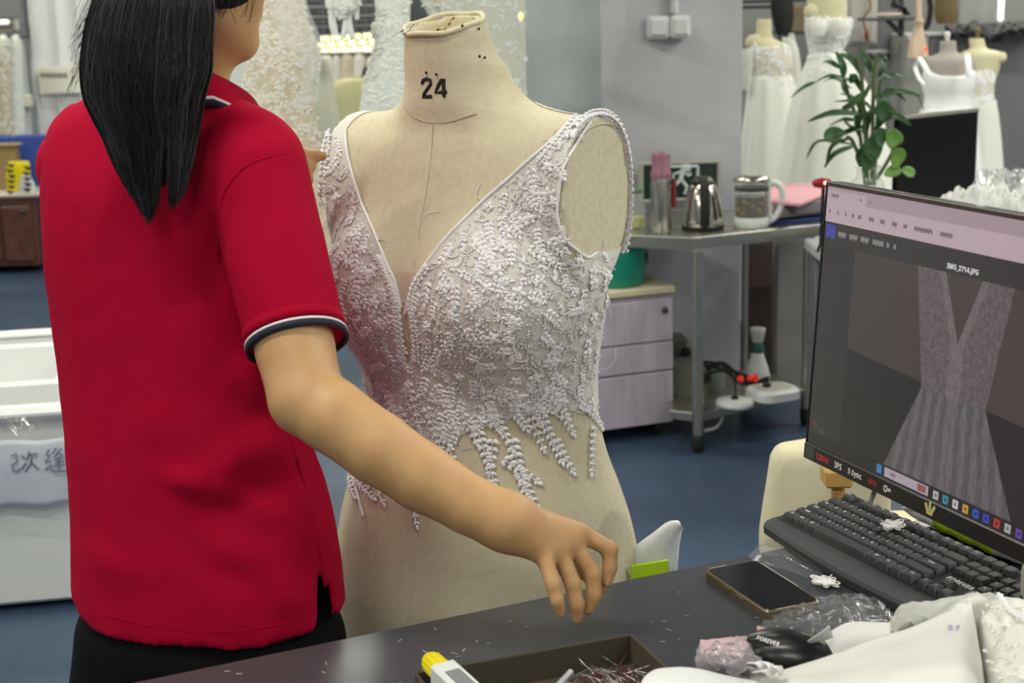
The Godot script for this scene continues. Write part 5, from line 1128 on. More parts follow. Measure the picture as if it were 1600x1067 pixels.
func dress_form():
	form_init()
	FBH = D(737, 438, 2.12).y; FSH = D(737, 292, 2.12).y; FN0 = D(737, 160, 2.12).y; FN1 = D(737, 34, 2.12).y
	var t = thing("dress_form", "large linen dress form numbered 24 wearing the lace bodice", "dress form", FX, "", false)
	var m = nets(form_top, Vector3(-0.29, 0.56, -0.24), Vector3(0.29, 1.52, 0.25), 0.0075, 1)
	part("torso", m, M.linen, t)
	set_meta("form_mesh", m)
	# rolled rim of the neck, seams, arm plate piping
	var ring := []
	for i in 33:
		var a = TAU * i / 32; var q = Vector3(0.0555 * cos(a), 0, 0.0565 * sin(a)); ring.append(Vector3(q.x * 0.985, FN1 - q.z * 0.231 - 0.001 + 0.0014 * sin(a * 5.0), 0.058 + q.z * 0.985))
	var st = S(); tube(st, ring, 0.0038, 8, false); part("neck_rim", st, M.linen, t)
	st = S(); var rim2 := []
	for i in 7: rim2.append(Vector3(-0.036 + 0.004 * i, FN1 - 0.009 + 0.003 * sin(i * 2.2), 0.108 + 0.002 * cos(i * 3.0)))
	tube(st, rim2, 0.0025, 5); for k in 5: tube(st, [rim2[k], rim2[k] + Vector3(0.006 * (k - 2), -0.008 + 0.004 * k, 0.006)], 0.0008, 4)
	part("frayed_thread", st, M.offwhite, t)
	var line = func(pts: Array, r: float, called: String, mm):
		var out := []
		for q in pts:
			var p = on_form(q[0], q[1])
			if p != null: out.append(settle(p, 0.0002))
		if out.size() > 1:
			var s = S(); tube(s, smooth_path(out, 4), r, 5); part(called, s, mm, t)
	var seam = mat(rgb8(176, 164, 136), 0.9)
	line.call([[632, 168], [645, 182], [668, 191], [700, 191], [730, 182], [745, 178]], 0.0009, "seam", seam)
	line.call([[676, 195], [674, 240], [666, 300], [654, 370], [648, 420]], 0.0005, "seam", seam)
	line.call([[890, 178], [868, 205], [852, 240], [842, 270]], 0.0006, "seam", seam)
	line.call([[878, 300], [884, 262], [902, 222], [930, 198], [955, 196], [972, 214], [977, 260]], 0.0007, "seam", seam)
	line.call([[946, 300], [940, 330], [938, 345]], 0.0009, "stitching", M.offwhite)
	line.call([[662, 340], [672, 333], [690, 331]], 0.0009, "loose_thread", M.offwhite)
	# number
	var num = mat(rgb8(28, 28, 30), 0.7)
	for gph in [[[659, 131], [661, 125.5], [667, 123], [672.5, 125.5], [673, 131], [669, 137], [662, 147], [660.5, 151], [668, 151], [675, 150.5]], [[690.5, 124], [685, 133], [680.5, 144.5], [689, 144], [698.5, 143.5]], [[693, 123], [693.2, 136], [693.8, 151.5]]]:
		var out := []
		for q in gph: out.append(settle(on_form(q[0], q[1]), -0.0012))
		st = S(); tube(st, out, 0.0030, 8); part("number_stroke", st, num, t)
	# pins
	var pm = M.rubber
	for q in [[722, 40], [748, 45], [780, 75], [749, 88], [757, 90], [666, 113], [682, 116], [541, 207], [487, 287], [593, 377]]:
		var p = on_form(q[0], q[1])
		if p == null: continue
		p = settle(p, 0.001); var n = form_grad(p); st = S(); lathe(st, [Vector2(0.0003, -0.002), Vector2(0.0016, -0.001), Vector2(0.0018, 0.0004), Vector2(0.0004, 0.0016)], Transform3D(Basis(n.cross(Vector3(0.3, 0.9, 0.1)).normalized(), n, n.cross(Vector3(0.3, 0.9, 0.1)).normalized().cross(n)), p), 8); part("pin", st, pm, t)
	# stand
	st = S(); lathe(st, [Vector2(0.02, 0.06), Vector2(0.02, 0.6)], T0, 16); part("pole", st, M.dark_grey, t)
	st = S(); lathe(st, [Vector2(0.0, 0.585), Vector2(0.24, 0.575), Vector2(0.245, 0.6)], T0, 40, 1.03, 0.82); part("base_board", st, M.pine, t)
	for i in 5:
		var a = TAU * i / 5; st = S(); tube(st, [Vector3(0, 0.09, 0), Vector3(cos(a) * 0.26, 0.05, sin(a) * 0.26)], [0.02, 0.012], 8); lathe(st, [Vector2(0.012, 0), Vector2(0.022, 0.01), Vector2(0.022, 0.035), Vector2(0.012, 0.045)], Transform3D(Basis(), Vector3(cos(a) * 0.26, 0, sin(a) * 0.26)), 14); part("stand_foot", st, M.dark_grey, t)

func project(p: Vector3) -> Vector2:
	var v = p - CO; var z = v.dot(CF); return Vector2(800 + FP * v.dot(CR) / z, 533.5 - FP * v.dot(CU) / z)

var b_tri: Array = []
func outline(pts: Array) -> PackedVector2Array:    # traced edge -> the form's frontal plane
	var out := PackedVector2Array()
	for q in pts:
		var p = on_form(q[0], q[1]); if p != null: out.append(Vector2(p.x, p.y))
	return out
func bodice():
	var t = thing("lace_bodice", "white beaded lace bodice with a deep V neck on the dress form", "bodice", FX, "", false)
	var m: ArrayMesh = get_meta("form_mesh"); remove_meta("form_mesh")
	# frontal outline in the form's own x, y
	var vr = outline([[640, 574], [644, 545], [641, 510], [637, 480], [646, 450], [662, 420], [700, 371], [730, 340], [760, 310], [790, 284], [820, 257], [850, 232], [872, 212], [888, 192]])
	var vl = outline([[639, 574], [635, 545], [631, 510], [628, 478], [618, 440], [606, 415], [596, 390], [580, 350], [566, 315], [552, 270], [544, 235], [541, 205]])
	var arm = outline([[921, 190], [908, 208], [896, 228], [882, 260], [875, 300], [873, 340], [884, 372], [898, 390], [914, 402]])
	var hem = outline([[545, 762], [570, 756], [600, 735], [640, 712], [690, 690], [740, 672], [790, 655], [840, 645], [890, 640], [925, 640]])
	var hemy = func(x: float) -> float:
		if x <= hem[0].x: return hem[0].y
		for i in hem.size() - 1:
			if x < hem[i + 1].x: return lerpf(hem[i].y, hem[i + 1].y, (x - hem[i].x) / (hem[i + 1].x - hem[i].x))
		return hem[hem.size() - 1].y
	var lim = func(c: PackedVector2Array, y: float) -> float:      # x of a traced edge at height y
		for i in c.size() - 1:
			if (c[i].y - y) * (c[i + 1].y - y) <= 0.0: return lerpf(c[i].x, c[i + 1].x, (y - c[i].y) / (c[i + 1].y - c[i].y + 1e-9))
		return c[c.size() - 1].x if absf(c[c.size() - 1].y - y) < absf(c[0].y - y) else c[0].x
	var ya = arm[arm.size() - 1].y; var yv = vr[0].y
	var g = func(p: Vector3, n: Vector3) -> float:
		var d = p.y - hemy.call(p.x) if p.z > -0.02 else p.y - hem[hem.size() - 1].y
		if p.z > -0.01:
			if p.y > yv: d = minf(d, (p.x - lim.call(vr, p.y)) if p.x > lim.call(vl, p.y) * 0.5 + lim.call(vr, p.y) * 0.5 else (lim.call(vl, p.y) - p.x))
			if p.y > ya:
				d = minf(d, lim.call(arm, p.y) - p.x); d = minf(d, p.x + lim.call(arm, p.y))
		else:
			if p.y > ya: d = minf(d, lerpf(0.185, 0.17, clampf((p.y - ya) / 0.25, 0, 1)) - absf(p.x))
			if p.y > 1.16: d = minf(d, absf(p.x) - (p.y - 1.16) * 0.45)
		if absf(p.x) > 0.2015: d = minf(d, 0.2015 - absf(p.x) + (0.02 if p.y < ya else 0.0))
		return d
	part("tulle_layer", clipped(m, g, 0.0022), M.tulle, t)
	var yn0 = on_form(640, 600).y; var yn1 = on_form(640, 425).y
	part("nude_panel", clipped(m, func(p, n): return minf(minf(p.y - yn0, yn1 - p.y), minf(0.05 - absf(p.x), p.z)), 0.0012), M.nude, t, "sheer nude panel in the neckline")
	# edges: pale binding along neckline and armhole
	for e in [[[634, 490], [646, 450], [662, 420], [700, 371], [730, 340], [760, 310], [790, 284], [820, 257], [850, 232], [872, 212], [888, 194]], [[628, 480], [618, 440], [606, 415], [596, 390], [580, 350], [566, 315], [552, 270], [544, 235], [541, 205]], [[921, 190], [908, 208], [896, 228], [882, 260], [875, 300], [873, 340], [884, 372], [898, 390], [916, 402], [930, 394]]]:
		var pts := []
		for q in e:
			var p = on_form(q[0], q[1]); if p != null: pts.append(settle(p, 0.003))
		var st = S(); tube(st, smooth_path(pts, 4), 0.0022, 6); part("binding", st, M.lace, t)
	# lace: motifs laid over the form, each a piece of its own
	var wpx = func(px, py): return on_form(px, py)
	var placed := []; var region := PackedVector2Array()
	for q in [[634, 492], [662, 424], [700, 376], [760, 314], [820, 262], [872, 216], [893, 182], [936, 180], [912, 210], [898, 230], [886, 262], [878, 300], [876, 342], [888, 374], [904, 396], [925, 402], [945, 384], [962, 410], [955, 470], [946, 520], [936, 570], [930, 615], [940, 640], [850, 650], [780, 664], [720, 684], [650, 706], [600, 738], [548, 764], [500, 764], [500, 640], [500, 560], [490, 450], [484, 330], [490, 280], [512, 215], [538, 206], [542, 236], [550, 272], [564, 318], [578, 354], [594, 394], [604, 418], [616, 444], [626, 482]]: region.append(Vector2(q[0], q[1]))
	var tries = 0
	while placed.size() < 430 and tries < 16000:
		tries += 1
		var c = Vector2(rng.randf_range(484, 968), rng.randf_range(180, 765))
		if in_poly(c, region) < 6: continue
		if Geometry2D.get_closest_point_to_segment(c, Vector2(632, 470), Vector2(640, 570)).distance_to(c) < 11: continue
		var near = false
		for q in placed: if q.distance_to(c) < 12.8: near = true; break
		if not near: placed.append(c)
	var drawn = 0
	for c in placed:
		var p = on_form(c.x, c.y)
		if p == null: continue
		var flow = atan2(-1.0, (c.x - 640) / 260.0) + rng.randf_range(-0.9, 0.9)
		var kind = [0, 1, 2, 0, 3][drawn % 5]
		if c.y > 470 and drawn % 3 == 0: kind = 2
		part(["lace_spray", "lace_flower", "beaded_cluster", "lace_scroll"][kind], motif(kind, settle(p, 0.0026), flow, rng.randf_range(0.66, 0.98)), M.lace if kind != 2 else M.bead, t); drawn += 1
	# trims along the neckline and armhole
	for e in [[[652, 560], [651, 530], [648, 500], [643, 476], [650, 446], [668, 420]], [[629, 560], [626, 530], [622, 500], [619, 472], [611, 446], [602, 424], [594, 405]], [[516, 205], [510, 232], [506, 262], [504, 300]], [[900, 186], [884, 206], [866, 228], [846, 250]]]:
		var path := []
		for q in e: path.append(Vector3(q[0], q[1], 0))
		path = smooth_path(path, 4)
		for i in path.size():
			var p = on_form(path[i].x, path[i].y)
			if p == null: p = on_form(path[i].x - 3, path[i].y + 2)
			if p == null: continue
			part("edge_flower", motif(1, settle(p, 0.003), rng.randf() * TAU, 0.66), M.lace, t)
	for i in 30:                                     # over the shoulder and down the back of the arm plate
		var a = deg_to_rad(lerpf(28.0, -142.0, i / 29.0))
		part("edge_flower", motif(1, settle(Vector3(0.2, FSH + 0.004 + 0.11 * cos(a), 0.1 * sin(a)), 0.005) + Vector3(0.006, 0, 0), rng.randf() * TAU, 0.7), M.lace, t)
	# hanging sprigs at the hem, traced
	for q in [[700, 690, 712, 728, 1.0], [660, 690, 668, 706, 1.0], [690, 670, 700, 690, 1.1], [745, 668, 772, 752, 1.2], [770, 690, 765, 752, 1.1], [775, 652, 800, 700, 1.1], [800, 690, 826, 790, 1.25], [790, 720, 838, 752, 1.1], [812, 740, 838, 792, 1.1], [830, 655, 848, 700, 1.0], [846, 652, 876, 720, 1.1], [868, 690, 893, 736, 1.0], [880, 650, 893, 676, 1.0], [900, 650, 940, 628, 1.2], [918, 610, 945, 640, 1.1], [920, 640, 938, 668, 1.1], [925, 670, 922, 736, 1.0], [640, 750, 652, 818, 0.9], [590, 760, 600, 784, 0.9], [548, 740, 556, 775, 1.1], [530, 730, 540, 770, 1.0], [560, 750, 585, 778, 1.0], [625, 640, 650, 700, 1.1], [668, 640, 690, 700, 1.1], [720, 640, 745, 690, 1.1], [760, 620, 780, 670, 1.1], [815, 620, 842, 660, 1.1], [860, 610, 884, 650, 1.1], [600, 600, 616, 660, 1.1], [640, 600, 655, 660, 1.0]]:
		var a = on_form(q[0], q[1]); var b = on_form(q[2], q[3])
		if a == null or b == null: continue
		part("hem_sprig", sprig(a, b, q[4] * 0.82), M.lace, t)
	# beads all over and fine embroidery threads
	var bd = S(); var th = S(); var k = 0
	while k < 1500:
		var c = Vector2(rng.randf_range(484, 968), rng.randf_range(180, 765))
		if in_poly(c, region) < 2 or Geometry2D.get_closest_point_to_segment(c, Vector2(632, 470), Vector2(640, 570)).distance_to(c) < 6: continue
		var p = on_form(c.x, c.y); k += 1
		if p == null: continue
		p = settle(p, 0.0045); bead(bd, p, rng.randf_range(0.0011, 0.0019))
		if k % 4 == 0:
			var n = form_grad(p); var a = rng.randf() * TAU; var ex = n.cross(Vector3.UP).normalized(); var ey = n.cross(ex); var pts := []
			for i in 6:
				pts.append(settle(p + (ex * cos(a) + ey * sin(a)) * 0.006 * i, 0.0022)); a += rng.randf_range(-0.5, 0.6)
			tube(th, pts, 0.0006, 4)
	stuff(part("sequins", bd, M.bead, t)); stuff(part("embroidery", th, M.thread, t))
	var lt = S(); tube(lt, smooth_path([FX.affine_inverse() * D(932, 574, 2.1), FX.affine_inverse() * D(946, 577, 2.06), FX.affine_inverse() * D(960, 564, 2.05), FX.affine_inverse() * D(962, 544, 2.05)], 6), 0.0008, 5)
	part("loose_thread", lt, M.thread, t); lt = S()
	tube(lt, smooth_path([FX.affine_inverse() * D(948, 456, 2.1), FX.affine_inverse() * D(951, 474, 2.08), FX.affine_inverse() * D(955, 492, 2.08)], 5), 0.0006, 5); part("loose_thread", lt, M.thread, t)
	var tg = S(); tube(tg, smooth_path([settle(on_form(556, 752), 0.002), settle(on_form(562, 775), 0.003), settle(on_form(571, 806), 0.004)], 5), 0.0026, 6, true, 0.4); part("fabric_tail", tg, M.thread, t)
var OCT := [Vector3(1, 0, 0), Vector3(-1, 0, 0), Vector3(0, 1, 0), Vector3(0, -1, 0), Vector3(0, 0, 1), Vector3(0, 0, -1)]
func bead(st: SurfaceTool, p: Vector3, r: float):
	for x in [0, 1]:
		for y in [2, 3]:
			for z in [4, 5]:
				var m = (OCT[x] + OCT[y] + OCT[z]) * 0.577 * r * 1.05
				for e in [[x, y], [y, z], [z, x]]: tri3(st, p + OCT[e[0]] * r, p + OCT[e[1]] * r, p + m, m)
func leaf_on(st: SurfaceTool, p: Vector3, along: Vector3, l: float, w: float, lift := 0.0032):
	var q = settle(p, lift); petal(st, q, along, form_grad(q), l, w, 0.0013, 8)
func motif(kind: int, p: Vector3, ang: float, s: float) -> SurfaceTool:
	var st = S(); var n = form_grad(p); var ex = Vector3.UP.cross(n).normalized(); var ey = n.cross(ex)
	var dirv = func(a): return ex * cos(a) + ey * sin(a)
	if kind == 0:                                       # a spray: stem with paired leaves
		var q = p; var a = ang; var stem := [q]
		for i in 4:
			a += rng.randf_range(-0.3, 0.3); var d = dirv.call(a)
			for sd in [-1, 1]: leaf_on(st, q + dirv.call(a + sd * 0.9) * 0.0055 * s, dirv.call(a + sd * 0.75), 0.0105 * s, 0.0064 * s)
			q = settle(q + d * 0.0078 * s, 0.003); stem.append(q)
		leaf_on(st, q + dirv.call(a) * 0.003, dirv.call(a), 0.011 * s, 0.0066 * s); tube(st, stem, 0.0009, 4)
	elif kind == 1:                                     # a flower of five padded petals round beads
		for i in 5: leaf_on(st, p + dirv.call(ang + TAU * i / 5) * 0.0068 * s, dirv.call(ang + TAU * i / 5), 0.0112 * s, 0.0086 * s, 0.0036)
		for i in 4: bead(st, p + n * 0.0035 + dirv.call(ang + TAU * i / 4) * 0.0022 * s, 0.0016)
	elif kind == 2:                                     # a bunch of small beads in a tapering cluster
		for i in 30:
			var v = rng.randf(); var wv = 0.0085 * s * sqrt(1.0 - v) * (1.0 if v > 0.15 else 0.75)
			bead(st, settle(p + dirv.call(ang) * (v - 0.4) * 0.030 * s + dirv.call(ang + PI / 2) * rng.randf_range(-wv, wv), 0.0036), 0.0015 * s)
	else:                                               # a scroll of cord with a fan of slim leaves
		var q = p; var a = ang; var pts := []
		for i in 9: pts.append(q); q = settle(q + dirv.call(a) * 0.0042 * s, 0.003); a += 0.28
		tube(st, pts, 0.0012, 5)
		for i in 7: leaf_on(st, p + dirv.call(ang + 0.5 + i * 0.32) * 0.0085 * s, dirv.call(ang + 0.5 + i * 0.32), 0.010 * s, 0.0034 * s)
	return st
func sprig(a: Vector3, b: Vector3, s: float) -> SurfaceTool:
	var st = S(); var n = maxi(int(a.distance_to(b) / 0.0095), 2); var stem := []
	for i in n + 1:
		var q = settle(a.lerp(b, float(i) / n), 0.0032); var nn = form_grad(q); var d = (b - a).normalized(); var sd = nn.cross(d).normalized(); stem.append(q)
		var k = s * (1.0 - 0.35 * i / n)
		for e in [-1, 1]: leaf_on(st, q + sd * e * 0.0058 * k, (d * 0.8 + sd * e).normalized(), 0.0125 * k, 0.0078 * k)
		if i % 2 == 0: bead(st, q + nn * 0.003, 0.0016)
	leaf_on(st, settle(b, 0.003) + (b - a).normalized() * 0.006, b - a, 0.013 * s, 0.0075 * s); tube(st, stem, 0.0011, 4)
	return st
# ---------------------------------------------------------------- the person
var prows := []; var PZ := -1.88; var folds := []; var hem_y := 0.713
func torso_init():
	for r in [[1080, 96, 543, 0.68], [1030, 102, 546, 0.68], [960, 108, 549, 0.69], [900, 104, 543, 0.69], [800, 98, 527, 0.67], [700, 89, 505, 0.66], [600, 82, 482, 0.66], [500, 72, 466, 0.66], [400, 60, 458, 0.64], [300, 50, 446, 0.6], [250, 50, 438, 0.55], [215, 56, 428, 0.5], [190, 68, 414, 0.48], [170, 86, 398, 0.47], [155, 108, 380, 0.48], [143, 140, 366, 0.52], [128, 196, 356, 0.7], [110, 220, 350, 0.9]]:
		var a = D(r[1], r[0], -PZ); var b = D(r[2], r[0], -PZ); var w = (b.x - a.x) * 0.5; var rx = w / sqrt(0.86 + 0.14 * r[3] * r[3])
		prows.append([D((r[1] + r[2]) * 0.5, r[0], -PZ).y, (a.x + b.x) * 0.5, rx, rx * r[3]])
	for q in [[330, 330, 338, 480, 0.022, -0.007], [360, 560, 470, 640, 0.03, 0.008], [300, 760, 470, 650, 0.028, 0.009], [330, 800, 490, 740, 0.022, -0.007], [250, 740, 330, 752, 0.016, 0.008], [330, 752, 430, 800, 0.018, 0.006], [110, 880, 230, 900, 0.022, 0.005], [380, 640, 470, 700, 0.02, -0.006], [200, 640, 330, 700, 0.04, 0.005], [240, 880, 480, 860, 0.03, 0.004], [420, 880, 470, 960, 0.02, 0.004], [150, 230, 165, 420, 0.035, 0.006], [280, 850, 400, 905, 0.02, -0.005], [430, 560, 480, 760, 0.016, -0.004]]:
		folds.append([D(q[0], q[1], 1.76), D(q[2], q[3], 1.76), q[4], q[5]])
func torso_core(p: Vector3) -> float:
	var n = prows.size(); var i = 0
	while i < n - 2 and prows[i + 1][0] < p.y: i += 1
	var a = prows[i]; var b = prows[i + 1]; var f = clampf((p.y - a[0]) / (b[0] - a[0]), 0.0, 1.0)
	var pa = prows[maxi(i - 1, 0)]; var pb = prows[mini(i + 2, n - 1)]
	var rx = cubic_interpolate(a[2], b[2], pa[2], pb[2], f); var rz = cubic_interpolate(a[3], b[3], pa[3], pb[3], f)
	var x = p.x - lerpf(a[1], b[1], f); var z = p.z - PZ
	var lx = x * 0.927 + z * 0.375; var lz = -x * 0.375 + z * 0.927
	return (sqrt(lx * lx / (rx * rx) + lz * lz / (rz * rz)) - 1.0) * minf(rx, rz)
func shirt_at(p: Vector3) -> float:
	var d = torso_core(p)
	d = smin(d, bone(p, SHR, SHR.lerp(SLB, 0.12), 0.056, 0.05), 0.06)
	if absf(d) < 0.05 and p.z > -1.95:
		for fo in folds:
			var q = Vector3(p.x, p.y, 0); var a = Vector3(fo[0].x, fo[0].y, 0); var b = Vector3(fo[1].x, fo[1].y, 0)
			var ab = b - a; var t = (q - a).dot(ab) / ab.length_squared(); var e = clampf(t, 0, 1); var s = (q - a - ab * e).length() / fo[2]
			if s < 2.5: d -= fo[3] * exp(-s * s) * sin(PI * clampf(e * 0.9 + 0.05, 0.05, 0.95))
		d += 0.0035 * nz.get_noise_3d(p.x * 7.0, p.y * 3.5, p.z * 7.0) + 0.0012 * nz.get_noise_3d(p.x * 26.0, p.y * 14.0, p.z * 26.0)
	var hem = hem_y + 0.05 * (p.x + 0.42) + 0.03 * clampf((-0.56 - p.x) / 0.06, 0.0, 1.0) + 0.008 * nz.get_noise_2d(p.x * 5.0, 3.0)
	if p.y < 0.86: d = maxf(d, -(d + 0.015))
	d = maxf(d, hem - p.y)
	if p.y < SL0.y + 0.02 and p.z > -1.9:      # side slit
		var k = (SL0.y - p.y) / (SL0.y - hem_y); var c = lerpf(SL0.x, SL1.x, k)
		d = maxf(d, lerpf(0.0015, 0.012, clampf(k, 0, 1)) - absf(p.x - c - 0.004 * k) if k > 0.0 else -1.0)
	return maxf(d, p.y - 1.418)
var SHR := Vector3(); var SLB := Vector3(); var SL0 := Vector3(); var SL1 := Vector3(); var CUFC := Vector3(); var CUFN := Vector3()
func sleeve_at(p: Vector3) -> float:
	var d = bone(p, SHR, SLB, 0.064, 0.0605)
	var t = clampf((p - SHR).dot(CUFN) / 0.3, 0, 1)
	d += 0.0022 * nz.get_noise_3d(p.x * 16.0, p.y * 9.0, p.z * 16.0) * (1.0 - 0.95 * t)
	var c = (p - CUFC).dot(CUFN) + 0.004
	d = maxf(d, c)
	if c > -0.075: d = maxf(d, -(d + 0.0105))
	return d
func cuff_ring(r: float, off: float, n := 40) -> Array:
	var ex = CUFN.cross(Vector3(0, 0, 1)).normalized(); var ey = CUFN.cross(ex); var out := []
	var ax = (SLB - SHR).normalized(); var c = CUFC + CUFN * off
	var s = (c - SHR).dot(ax); 
	for i in n + 1:
		var a = TAU * i / n; var v = ex * cos(a) + ey * sin(a); var lo = 0.03; var hi = 0.12
		for k in 14:
			var m = (lo + hi) / 2
			if bone(c + v * m, SHR, SLB, 0.064, 0.0605) < r: lo = m
			else: hi = m
		out.append(c + v * lo)
	return out
var arm_bones := []; var hand_bones := []; var lhand := []; var HC := Vector3(); var HF := Vector3(0.82, 0, -0.57)
func chain(list: Array, pts: Array):
	for i in pts.size() - 1: list.append([D(pts[i][0], pts[i][1], pts[i][2]), D(pts[i + 1][0], pts[i + 1][1], pts[i + 1][2]), pts[i][3], pts[i + 1][3]])
func arm_at(p: Vector3) -> float:
	var d = 1e3
	for b in arm_bones: d = smin(d, bone(p, b[0], b[1], b[2], b[3]) - 0.0025, 0.006)
	if p.x > -0.06:
		var pd = 1e3
		for i in 6: pd = smin(pd, bone(p, hand_bones[i][0], hand_bones[i][1], hand_bones[i][2], hand_bones[i][3]), 0.016)
		d = smin(d, pd, 0.03)
		var k = 6
		for f in 5:
			var fd = 1e3
			for s in 3:
				var b = hand_bones[k]; fd = smin(fd, bone(p, b[0], b[1], b[2], b[3]) - 0.0007, 0.004); k += 1
			d = smin(d, fd, 0.004)
	return d
func left_at(p: Vector3) -> float:
	var d = 1e3
	for i in lhand.size():
		var b = lhand[i]; d = smin(d, bone(p, b[0], b[1], b[2], b[3]), 0.02 if i < 8 else 0.0045)
	return d
func head_at(p: Vector3) -> float:
	var q = p - HC; var f = q.dot(HF); var r = q.dot(Vector3(0.57, 0, 0.82)); var v = Vector3(absf(r), q.y, f)
	var d = ell(v - Vector3(0, 0.012, -0.012), Vector3(0.076, 0.096, 0.094))
	d = smin(d, ell(v - Vector3(0, -0.045, 0.018), Vector3(0.058, 0.07, 0.066)), 0.04)
	d = smin(d, bone(v, Vector3(0.04, -0.066, 0.01), Vector3(0.008, -0.106, 0.058), 0.024, 0.020), 0.03)
	d = smin(d, ell(v - Vector3(0.035, -0.035, 0.05), Vector3(0.03, 0.03, 0.026)), 0.02)
	d = smin(d, bone(v, Vector3(0, 0.005, 0.082), Vector3(0, -0.038, 0.098), 0.007, 0.011), 0.015)
	d = smin(d, ell(v - Vector3(0.011, -0.04, 0.09), Vector3(0.008, 0.007, 0.01)), 0.008)
	d = smin(d, ell(v - Vector3(0, -0.064, 0.078), Vector3(0.02, 0.006, 0.012)), 0.008); d = smin(d, ell(v - Vector3(0, -0.074, 0.076), Vector3(0.018, 0.007, 0.012)), 0.006)
	d = maxf(d, -ell(v - Vector3(0.031, 0.004, 0.092), Vector3(0.015, 0.008, 0.012)))
	d = smin(d, ell(v - Vector3(0.031, 0.003, 0.075), Vector3(0.013, 0.011, 0.012)), 0.004)
	d = smin(d, ell(v - Vector3(0.076, -0.01, -0.008), Vector3(0.007, 0.03, 0.018)), 0.006)
	d = maxf(d, -ell(v - Vector3(0.084, -0.008, -0.004), Vector3(0.005, 0.018, 0.009)))
	return smin(d, bone(p, D(284, 170, 1.89), D(296, 0, 1.868), 0.058, 0.053), 0.025)

